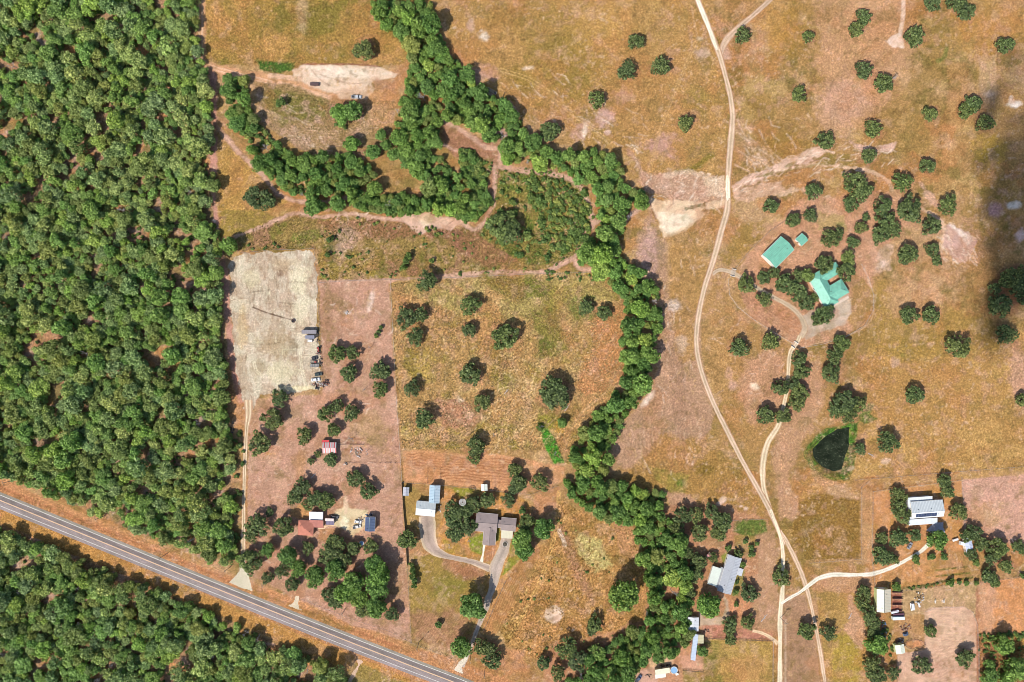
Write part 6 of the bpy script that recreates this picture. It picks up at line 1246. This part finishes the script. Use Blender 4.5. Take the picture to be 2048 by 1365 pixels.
vehicle('pickup', 713, 194, 2, 'silver_paint', (.50, .52, .54), 'silver pickup truck parked on the bare lot below the sand strip', 6.0)
box_trailer(629, 168.5, 3, 5.2, 1.8, 1.3, 'brown_container', (.11, .07, .065), 'low dark brown trough at the left foot of the sand strip', 'trough', 'trough', 0, False)
box_trailer(618, 664, 0, 8.6, 2.4, 2.6, 'grey_trailer', (.27, .245, .255), 'long grey enclosed trailer, topmost in the gravel lot', tongue=1.6)
box_trailer(620, 674.5, 0, 5.4, 2.1, 2.2, 'slate_trailer', (.22, .22, .27), 'shorter slate grey trailer just below the long one'); box_trailer(620, 682, 2, 2.8, 1.5, 1.1, 'white_trailer', (.68, .66, .63), 'small white trailer below the slate grey trailer', tongue=.8)
vehicle('car', 629, 716.5, -10, 'black_paint', (.05, .05, .055), 'small black car right of nothing but gravel, topmost of the parked cars', 3.6).__setitem__('label', 'small black car, topmost vehicle of the parked row')
def red_load(r): MB().box(1.2, 0, .68, 1.3, 1.1, .55, .8, .8).build('red_load', paint('red_machine', (.33, .06, .05)), r)
flat_trailer(627, 724, 4, 3.8, 1.5, plain('trailer_deck', (.36, .30, .22)), 'flat trailer carrying a red machine in the parked row', red_load); flat_trailer(629, 731.5, -2, 5.0, 2.0, plain('grey_deck', (.26, .25, .24)), 'flat grey trailer with crossbars in the parked row')
vehicle('car', 637, 749, -8, 'green_black_paint', (.045, .06, .055), 'dark green sedan above the white car in the parked row', 4.6); vehicle('car', 631, 759.5, -8, 'white_paint', (.72, .72, .72), 'white car with its nose to the gravel lot, largest of the parked row', 5.2)
def tractor(px, py, ang, name, rgb, label, k=1.0):
    b = P(px, py, .8); r = thing('tractor', label, 'tractor', (b.x, b.y, 0), -math.radians(ang)); m = paint(name, rgb); MB().box(.7 * k, 0, .7 * k, 1.9 * k, .75 * k, .7 * k, .95, .9).build('hood', m, r, bevel=.04); MB().box(-.6 * k, 0, .7 * k, 1.0 * k, 1.0 * k, .4 * k).build('platform', M_dark, r); MB().box(-.75 * k, 0, 1.1 * k, .45 * k, .5 * k, .35 * k).build('seat', M_dark, r); MB().box(-.6 * k, 0, 1.95 * k, 1.2 * k, 1.2 * k, .06).build('canopy', m, r)
    for y in (-.5, .5): MB().box(-1.0 * k, y * k, 1.1 * k, .06, .06, .85 * k).build('canopy_post', M_dark, r)
    for s_ in (-1, 1):
        for x, rd in ((-.8, .7), (1.2, .42)): MB().tube((x * k, s_ * .75 * k - .17, rd * k), (x * k, s_ * .75 * k + .17, rd * k), rd * k, rd * k, 16).build('wheel', M_tyre, r)
tractor(637, 699, 90, 'red_machine', (.33, .06, .05), 'red tractor parked on the right edge of the gravel lot')
flat_trailer(637, 708, 0, 2.4, .6, paint('red_machine', (.33, .06, .05)), 'narrow red farm implement just below the red tractor')
tractor(633.5, 777, 20, 'black_paint', (.05, .05, .055), 'small dark tractor below the scrap pile', .7)
def clutter(px, py, n, rx, ry, label, seed, cols, nm='scrap_pile', cat='scrap pile', smax=1.6):
    b = P(px, py); r = thing(nm, label, cat, (b.x, b.y, 0)); R = random.Random(seed)
    for c_ in cols:
        m = MB()
        for k in range(n // len(cols)):
            a = R.uniform(0, 6.28); q = math.sqrt(R.random()); L = R.uniform(.4, smax); m.box(math.cos(a) * q * rx, math.sin(a) * q * ry, R.uniform(0, .25), L, R.uniform(.08, .5), R.uniform(.1, .6), rz=R.uniform(0, 3.14))
        m.build('scrap', c_, r)
C_r, C_d, C_w, C_b, C_bl = plain('scrap_rust', (.25, .11, .08), .9), plain('scrap_dark', (.06, .05, .05), .9), plain('scrap_pale', (.62, .58, .55), .8), plain('scrap_brown', (.30, .22, .16), .9), plain('scrap_blue', (.12, .20, .34), .7)
clutter(640, 769, 54, 5.0, 1.6, 'long pile of rusty scrap below the white car', 1, (C_r, C_d, C_w)); clutter(654, 766, 14, 1.4, 1.8, 'small dark scrap heap at the right end of the long pile', 2, (C_d, C_r)); clutter(641, 722, 16, .9, 3.5, 'narrow row of dark farm junk along the gravel lot edge', 3, (C_d, C_b)); clutter(636, 680, 12, .8, 2.6, 'weedy junk beside the grey trailers', 4, (C_d, C_b)); clutter(636, 665, 6, .4, 1.8, 'dark leaning boards at the end of the long grey trailer', 5, (C_d,))
clutter(1811, 1255, 30, 3.4, 2.2, 'loose heap of brown branches below the cream barn', 6, (C_b, C_r)); clutter(1767, 1270, 40, 1.5, 9, 'long heap of pale and blue junk down the tree line', 7, (C_w, C_d, C_bl), smax=2.2); clutter(1838, 1195, 34, 3.0, 4.0, 'scattered yard junk above the white van', 8, (C_b, C_d, C_w), smax=1.0)
clutter(722, 1040, 20, 2.4, 2.0, 'pale clutter between the homestead cars and blue workshop', 9, (C_w, C_b)); clutter(740, 1031, 18, 2.8, 1.0, 'dark clutter at the back of the blue workshop', 10, (C_d, C_w, C_bl)); clutter(848, 1026, 6, .8, .8, 'small white boxes at the corner of the metal workshop', 11, (C_w,)); clutter(880, 1017, 14, .9, 2.4, 'junk stacked along the right wall of the metal workshop', 12, (C_w, C_d))
clutter(713, 905, 22, 4.0, 3.0, 'tangle of pale fallen branches right of the striped barn', 13, (C_w, C_b), 'branch_pile', 'branches', 3.0); clutter(690, 928, 8, 1.4, .8, 'small pale junk below the striped barn', 14, (C_w, C_d)); clutter(1800, 1281, 20, 2.4, 1.2, 'plum and white junk behind the corral shed', 15, (C_r, C_w, C_d)); clutter(1297, 1351, 10, 1.6, .8, 'dark fire pit stones left of the mobile home', 16, (C_d, C_b)); clutter(1385, 1285, 8, .8, .8, 'reddish junk by the small beige shed', 17, (C_r,)); clutter(694, 626, 8, 1.3, .7, 'small pale debris on the pink dirt lot', 18, (C_w,)); clutter(1330, 1331, 22, 3.6, .8, 'row of maroon junk above the mobile home', 19, (C_r, C_d)); clutter(1412, 1262, 12, 1.8, 1.0, 'scattered bits beside the beige shed yard', 20, (C_r, C_b)); clutter(465, 858, 20, 1.0, 4.5, 'line of dark boulders beside the gravel drive', 21, (C_d, C_b))
vehicle('suv', 669, 1034.5, 10, 'black_paint', (.05, .05, .055), 'black car parked under the oak beside the white annex', 4.8); vehicle('car', 716, 1044, 8, 'white_paint', (.72, .72, .72), 'white car parked left of the blue workshop, upper of two', 4.2); vehicle('pickup', 714, 1054, -14, 'pale_paint', (.60, .58, .55), 'pale pickup parked left of the blue workshop, lower of two', 5.0)
vehicle('pickup', 1277, 1358, -50, 'navy_paint', (.09, .12, .18), 'dark blue pickup parked in the yard left of the mobile home', 5.4); vehicle('van', 1824.5, 1214, 83, 'white_paint', (.72, .72, .72), 'white van with dark windows right of the cream barn', 4.6); box_trailer(1838, 1210, 70, 3.0, 1.0, 1.0, 'white_trailer', (.68, .66, .63), 'narrow white trailer right of the white van', tongue=.6)
vehicle('suv', 1811.5, 1269, -20, 'navy_paint', (.09, .12, .18), 'dark blue jeep between the barn yard and corral', 3.2)
box_trailer(1790, 1224, -14, 4.6, 1.3, 1.4, 'white_boat', (.66, .68, .72), 'slim white boat on a trailer below the cream barn', 'boat_trailer', 'boat', 1.0); box_trailer(1797, 1229.5, -2, 6.6, 1.4, 1.2, 'maroon_trailer', (.15, .07, .09), 'long maroon trailer between two white ones', tongue=.8); box_trailer(1797, 1237, -2, 7.0, 1.9, 2.4, 'rv_white', (.68, .75, .76), 'white camper trailer, lowest of three below the cream barn', 'camper_trailer', 'camper')
box_trailer(1911, 1080, -18, 3.4, 1.3, 1.2, 'white_trailer', (.68, .66, .63), 'small white trailer beside the oaks right of the white building'); box_trailer(1928, 1088, 10, 4.4, 2.2, 2.3, 'rv_white', (.68, .75, .76), 'white camper half hidden under the oaks', 'camper_trailer', 'camper'); vehicle('car', 1820, 1092, -60, 'grey_paint', (.3, .31, .33), 'grey car by the end of the white driveway', 4.4)
# round things
def round_pool(px, py, R, water, label, h=1.2):
    b = P(px, py, h); r = thing('swimming_pool', label, 'pool', (b.x, b.y, 0)); MB().ring(0, 0, 0, R - .06, R + .04, h, 28).build('wall', M_trim, r); MB().ring(0, 0, h, R - .12, R + .12, .07, 28).build('rim', M_trim, r)
    m = bpy.data.materials.get('pool_water_blue') or bpy.data.materials.new('pool_water_blue'); t, N, L, bb = nodes(m); bb.inputs['Base Color'].default_value = (*water, 1); bb.inputs['Roughness'].default_value = .08
    MB().tube((0, 0, .05), (0, 0, h - .12), R - .07, R - .07, 28).build('water', m, r); ld = MB(); 
    for s_ in (-.25, .25): ld.tube((R + .1, s_, 0), (R - .1, s_, h + .5), .03, .03, 5)
    ld.build('ladder', M_rim, r)
round_pool(1348, 1341, 2.1, (.03, .42, .72), 'round above ground pool with bright blue water'); 
b = P(1354, 1349, 1.1); dk = thing('pool_deck', 'small pale wooden deck at the edge of the round pool', 'deck', (b.x, b.y, 0), .3); MB().box(0, 0, 1.0, 1.8, 1.3, .1).build('floor', M_trim, dk)
for x in (-.8, .8):
    for y in (-.55, .55): MB().box(x, y, 0, .1, .1, 1.0).build('leg', M_post, dk)
round_pool(723, 1087, 1.3, (.25, .42, .62), 'tiny white rimmed pool under the woods below the blue workshop', .6)
b = P(925, 1005, 9); tp = thing('windmill', 'round multi bladed farm windmill above the yard oaks', 'windmill', (b.x, b.y, 0)); zt = 9.0
for x, y in ((-1, -1), (1, -1), (1, 1), (-1, 1)): MB().tube((x, y, 0), (x * .15, y * .15, zt - .3), .06, .05, 5).build('leg', M_pipe, tp)
MB().ring(0, 0, zt, 1.75, 2.05, .12, 28).build('outer_ring', M_pipe, tp); MB().ring(0, 0, zt, .55, .68, .12, 20).build('inner_ring', M_pipe, tp)
for k in range(18):
    a = k * math.pi / 9; MB().box(math.cos(a) * 1.2, math.sin(a) * 1.2, zt + .02, 1.15, .2, .03, rz=a).build('blade', M_pipe, tp)
b = P(1010, 1088.5); rp = thing('round_planter', 'round planter ring with a central lamp post in the ranch driveway', 'planter', (b.x, b.y, 0)); MB().ring(0, 0, 0, 1.35, 1.6, .35, 26).build('kerb_ring', plain('planter_stone', (.55, .50, .44)), rp); MB().tube((0, 0, .02), (0, 0, .2), 1.34, 1.34, 24).build('soil', plain('planter_soil', (.09, .08, .06), .95, scale=4), rp)
MB().tube((0, 0, .2), (0, 0, 5.0), .09, .06, 8).build('post', M_trim, rp); MB().tube((0, 0, 5.0), (0, 0, 5.5), .28, .16, 8).build('lantern', M_dark, rp)
b = P(587, 642); fr = thing('fire_ring', 'dark round fire ring at the end of a furrow in the gravel lot', 'fire ring', (b.x, b.y, 0)); MB().ring(0, 0, 0, .85, 1.15, .6, 22).build('steel_ring', plain('rusty_steel', (.09, .05, .045), .8), fr); MB().tube((0, 0, .01), (0, 0, .12), .84, .84, 18).build('ash', plain('ash', (.12, .10, .10), .95), fr)
for k in range(5): MB().box(math.cos(k) * .3, math.sin(k * 2) * .3, .12, .9, .14, .14, rz=k * 1.3).build('charred_log', C_d, fr)
# cattle feeder: two long frames
def feeder(px, py, L, W, label, z=.9):
    b = P(px, py, z); r = thing('cattle_feeder', label, 'feeder', (b.x, b.y, 0), -math.radians(30))
    for y in (-W / 2, W / 2): MB().box(0, y, z, L, .12, .14).build('side_rail', M_pipe, r)
    for x in (-L / 2, L / 2): MB().box(x, 0, z, .12, W + .12, .14).build('end_rail', M_pipe, r)
    for x in (-L / 2, -L / 6, L / 6, L / 2):
        for y in (-W / 2, W / 2): MB().box(x, y, 0, .1, .1, z).build('leg', M_dark, r)
    MB().box(0, 0, .45, L * .96, W * .8, .06).build('trough_floor', plain('feeder_floor', (.34, .28, .17)) if 'feeder_floor' not in bpy.data.materials else bpy.data.materials['feeder_floor'], r)
    for x in (-L * .36, L * .36): MB().box(x, 0, .52, L * .18, W * .7, .25).build('feed', M_dark, r)
feeder(983.5, 182, 6.3, 1.5, 'pale framed cattle feeder beside the creek belt, upper of a pair', 1.3); feeder(979.5, 188, 6.0, 1.2, 'low pale cattle feeder frame beside the creek belt, lower of a pair', .6)
# cattle guards
def guard(px, py, ang, L, W, label):
    b = P(px, py); r = thing('cattle_guard', label, 'cattle guard', (b.x, b.y, .03), -math.radians(ang))
    for k in range(9): MB().tube((-W / 2 + k * W / 8, -L / 2, .05), (-W / 2 + k * W / 8, L / 2, .05), .05, .05, 5).build('rail', M_pipe, r)
    for y in (-L / 2, L / 2): MB().box(0, y, 0, W + .3, .2, .9).build('side_wing', M_trim, r)
guard(1466, 546, 15, 4.2, 2.4, 'pale pipe cattle guard where the homestead drive leaves the gravel road'); guard(1588.5, 690, 35, 3.4, 2.4, 'pale pipe cattle guard where the homestead drive meets the sandy lane')
for i, (x, y, w_) in enumerate(((1869, 1203, 'left of a pair'), (1886, 1202, 'right of a pair'))):
    b = P(x, y); r = thing('cow', 'white and black cow grazing above the arena, ' + w_, 'cow', (b.x, b.y, 0), 1.5, 'grazing cows')
    m = MB(); m.tube((-.8, 0, .95), (.0, 0, .92), .30, .36, 8); m.tube((0, 0, .92), (.75, 0, .98), .36, .28, 8); m.tube((.7, 0, 1.0), (1.15, 0, .75), .2, .15, 7); m.tube((1.1, 0, .8), (1.5, 0, .5), .14, .09, 7)
    for sx in (-.7, .6):
        for sy in (-.2, .2): m.tube((sx, sy, .75), (sx + .03, sy, .38), .10, .065, 6); m.tube((sx + .03, sy, .38), (sx, sy, 0), .06, .05, 6)
    for sy in (-.16, .16): m.tube((1.12, sy, .88), (1.08, sy * 1.8, .92), .05, .03, 5)
    m.tube((-.95, 0, 1.0), (-1.05, 0, .4), .04, .03, 5); m.build('body', plain('cow_hide', (.65, .58, .5)) if 'cow_hide' not in bpy.data.materials else bpy.data.materials['cow_hide'], r, smooth=True)
def log(px, py, L, ang, label, R=.25):
    b = P(px, py); r = thing('fallen_log', label, 'log', (b.x, b.y, 0), -math.radians(ang)); m = MB(); m.tube((-L / 2, 0, R), (L / 2, 0, R * .7), R, R * .5, 7); m.tube((0, 0, R), (L * .25, L * .18, R * 1.6), R * .5, R * .15, 5); m.tube((-L * .1, 0, R), (L * .1, -L * .16, R * 1.4), R * .4, R * .1, 5); m.build('trunk', M_grey, r)
log(1742, 910, 4, 30, 'forked fallen branch beside the small oak right of the pond'); log(1528, 1236, 6, -50, 'fallen grey branch in the yard left of the lane'); log(1013, 783, 4, -50, 'dark fallen branch in the golden field'); log(1134, 816, 5, -55, 'pale fallen branch beside the small tree above the green strip'); log(627, 952, 4, -45, 'long pale branch lying above the red tiled house oaks'); log(1700, 232 + 1000, 4, -60, 'pale fallen branch in the olive verge right of the lane'); log(1140, 1300, 4, 20, 'pale log at the lower woods edge')

# ------------------------------------------------------------------ the cloud whose shadow lies on the right-hand pasture
m = bpy.data.materials.new('cloud_vapour'); t = m.use_nodes and m.node_tree; m.use_nodes = True; t = m.node_tree
for n in list(t.nodes):
    if n.type == 'BSDF_PRINCIPLED': t.nodes.remove(n)
pv = t.nodes.new("ShaderNodeVolumePrincipled"); pv.inputs['Color'].default_value = (1, 1, 1, 1); pv.inputs['Density'].default_value = 0.16; t.links.new(pv.outputs[0], t.nodes["Material Output"].inputs['Volume'])
hc = 820.0; off = -sun_vec * (hc / sun_vec.z); R = random.Random(3)
def puffs(name, lst, mat, sq, parent=None, jit=.4):
    cm = bmesh.new()
    for (x, y, rr) in lst:
        for k in range(5):
            c = P(x + R.uniform(-jit, jit) * rr, y + R.uniform(-jit, jit) * rr) - Vector((off.x, off.y, 0)); s_ = rr * S * R.uniform(.4, .85)
            bmesh.ops.create_icosphere(cm, subdivisions=2, radius=s_, matrix=Matrix.Translation((c.x, c.y, hc + R.uniform(-8, 8))) @ Matrix.Rotation(R.uniform(0, 3), 4, 'Z') @ Matrix.Diagonal((1.3, .8, sq, 1)))
    me = bpy.data.meshes.new(name); cm.to_mesh(me); cm.free(); return put(name, me, mat, parent, kind='structure' if not parent else 'stuff')
body_ = puffs('cloud', ((2046, 400, 60), (2040, 340, 38), (2010, 470, 34), (2030, 520, 56), (2030, 570, 46), (2020, 300, 20), (2080, 300, 70), (2100, 500, 90), (2100, 600, 46), (2060, 220, 26), (2120, 400, 100)), m, .45)
m2 = m.copy(); m2.name = 'cloud_wisp_vapour'; [n for n in m2.node_tree.nodes if n.type == 'PRINCIPLED_VOLUME'][0].inputs['Density'].default_value = 0.035
puffs('cloud_wisp', [(R.gauss(1985, 14), 190 + k * 17 + R.uniform(-12, 12), R.uniform(12, 34)) for k in range(28)] + [(R.gauss(2020, 14), 160 + k * 50, 44) for k in range(11)], m2, .5, body_, .7)
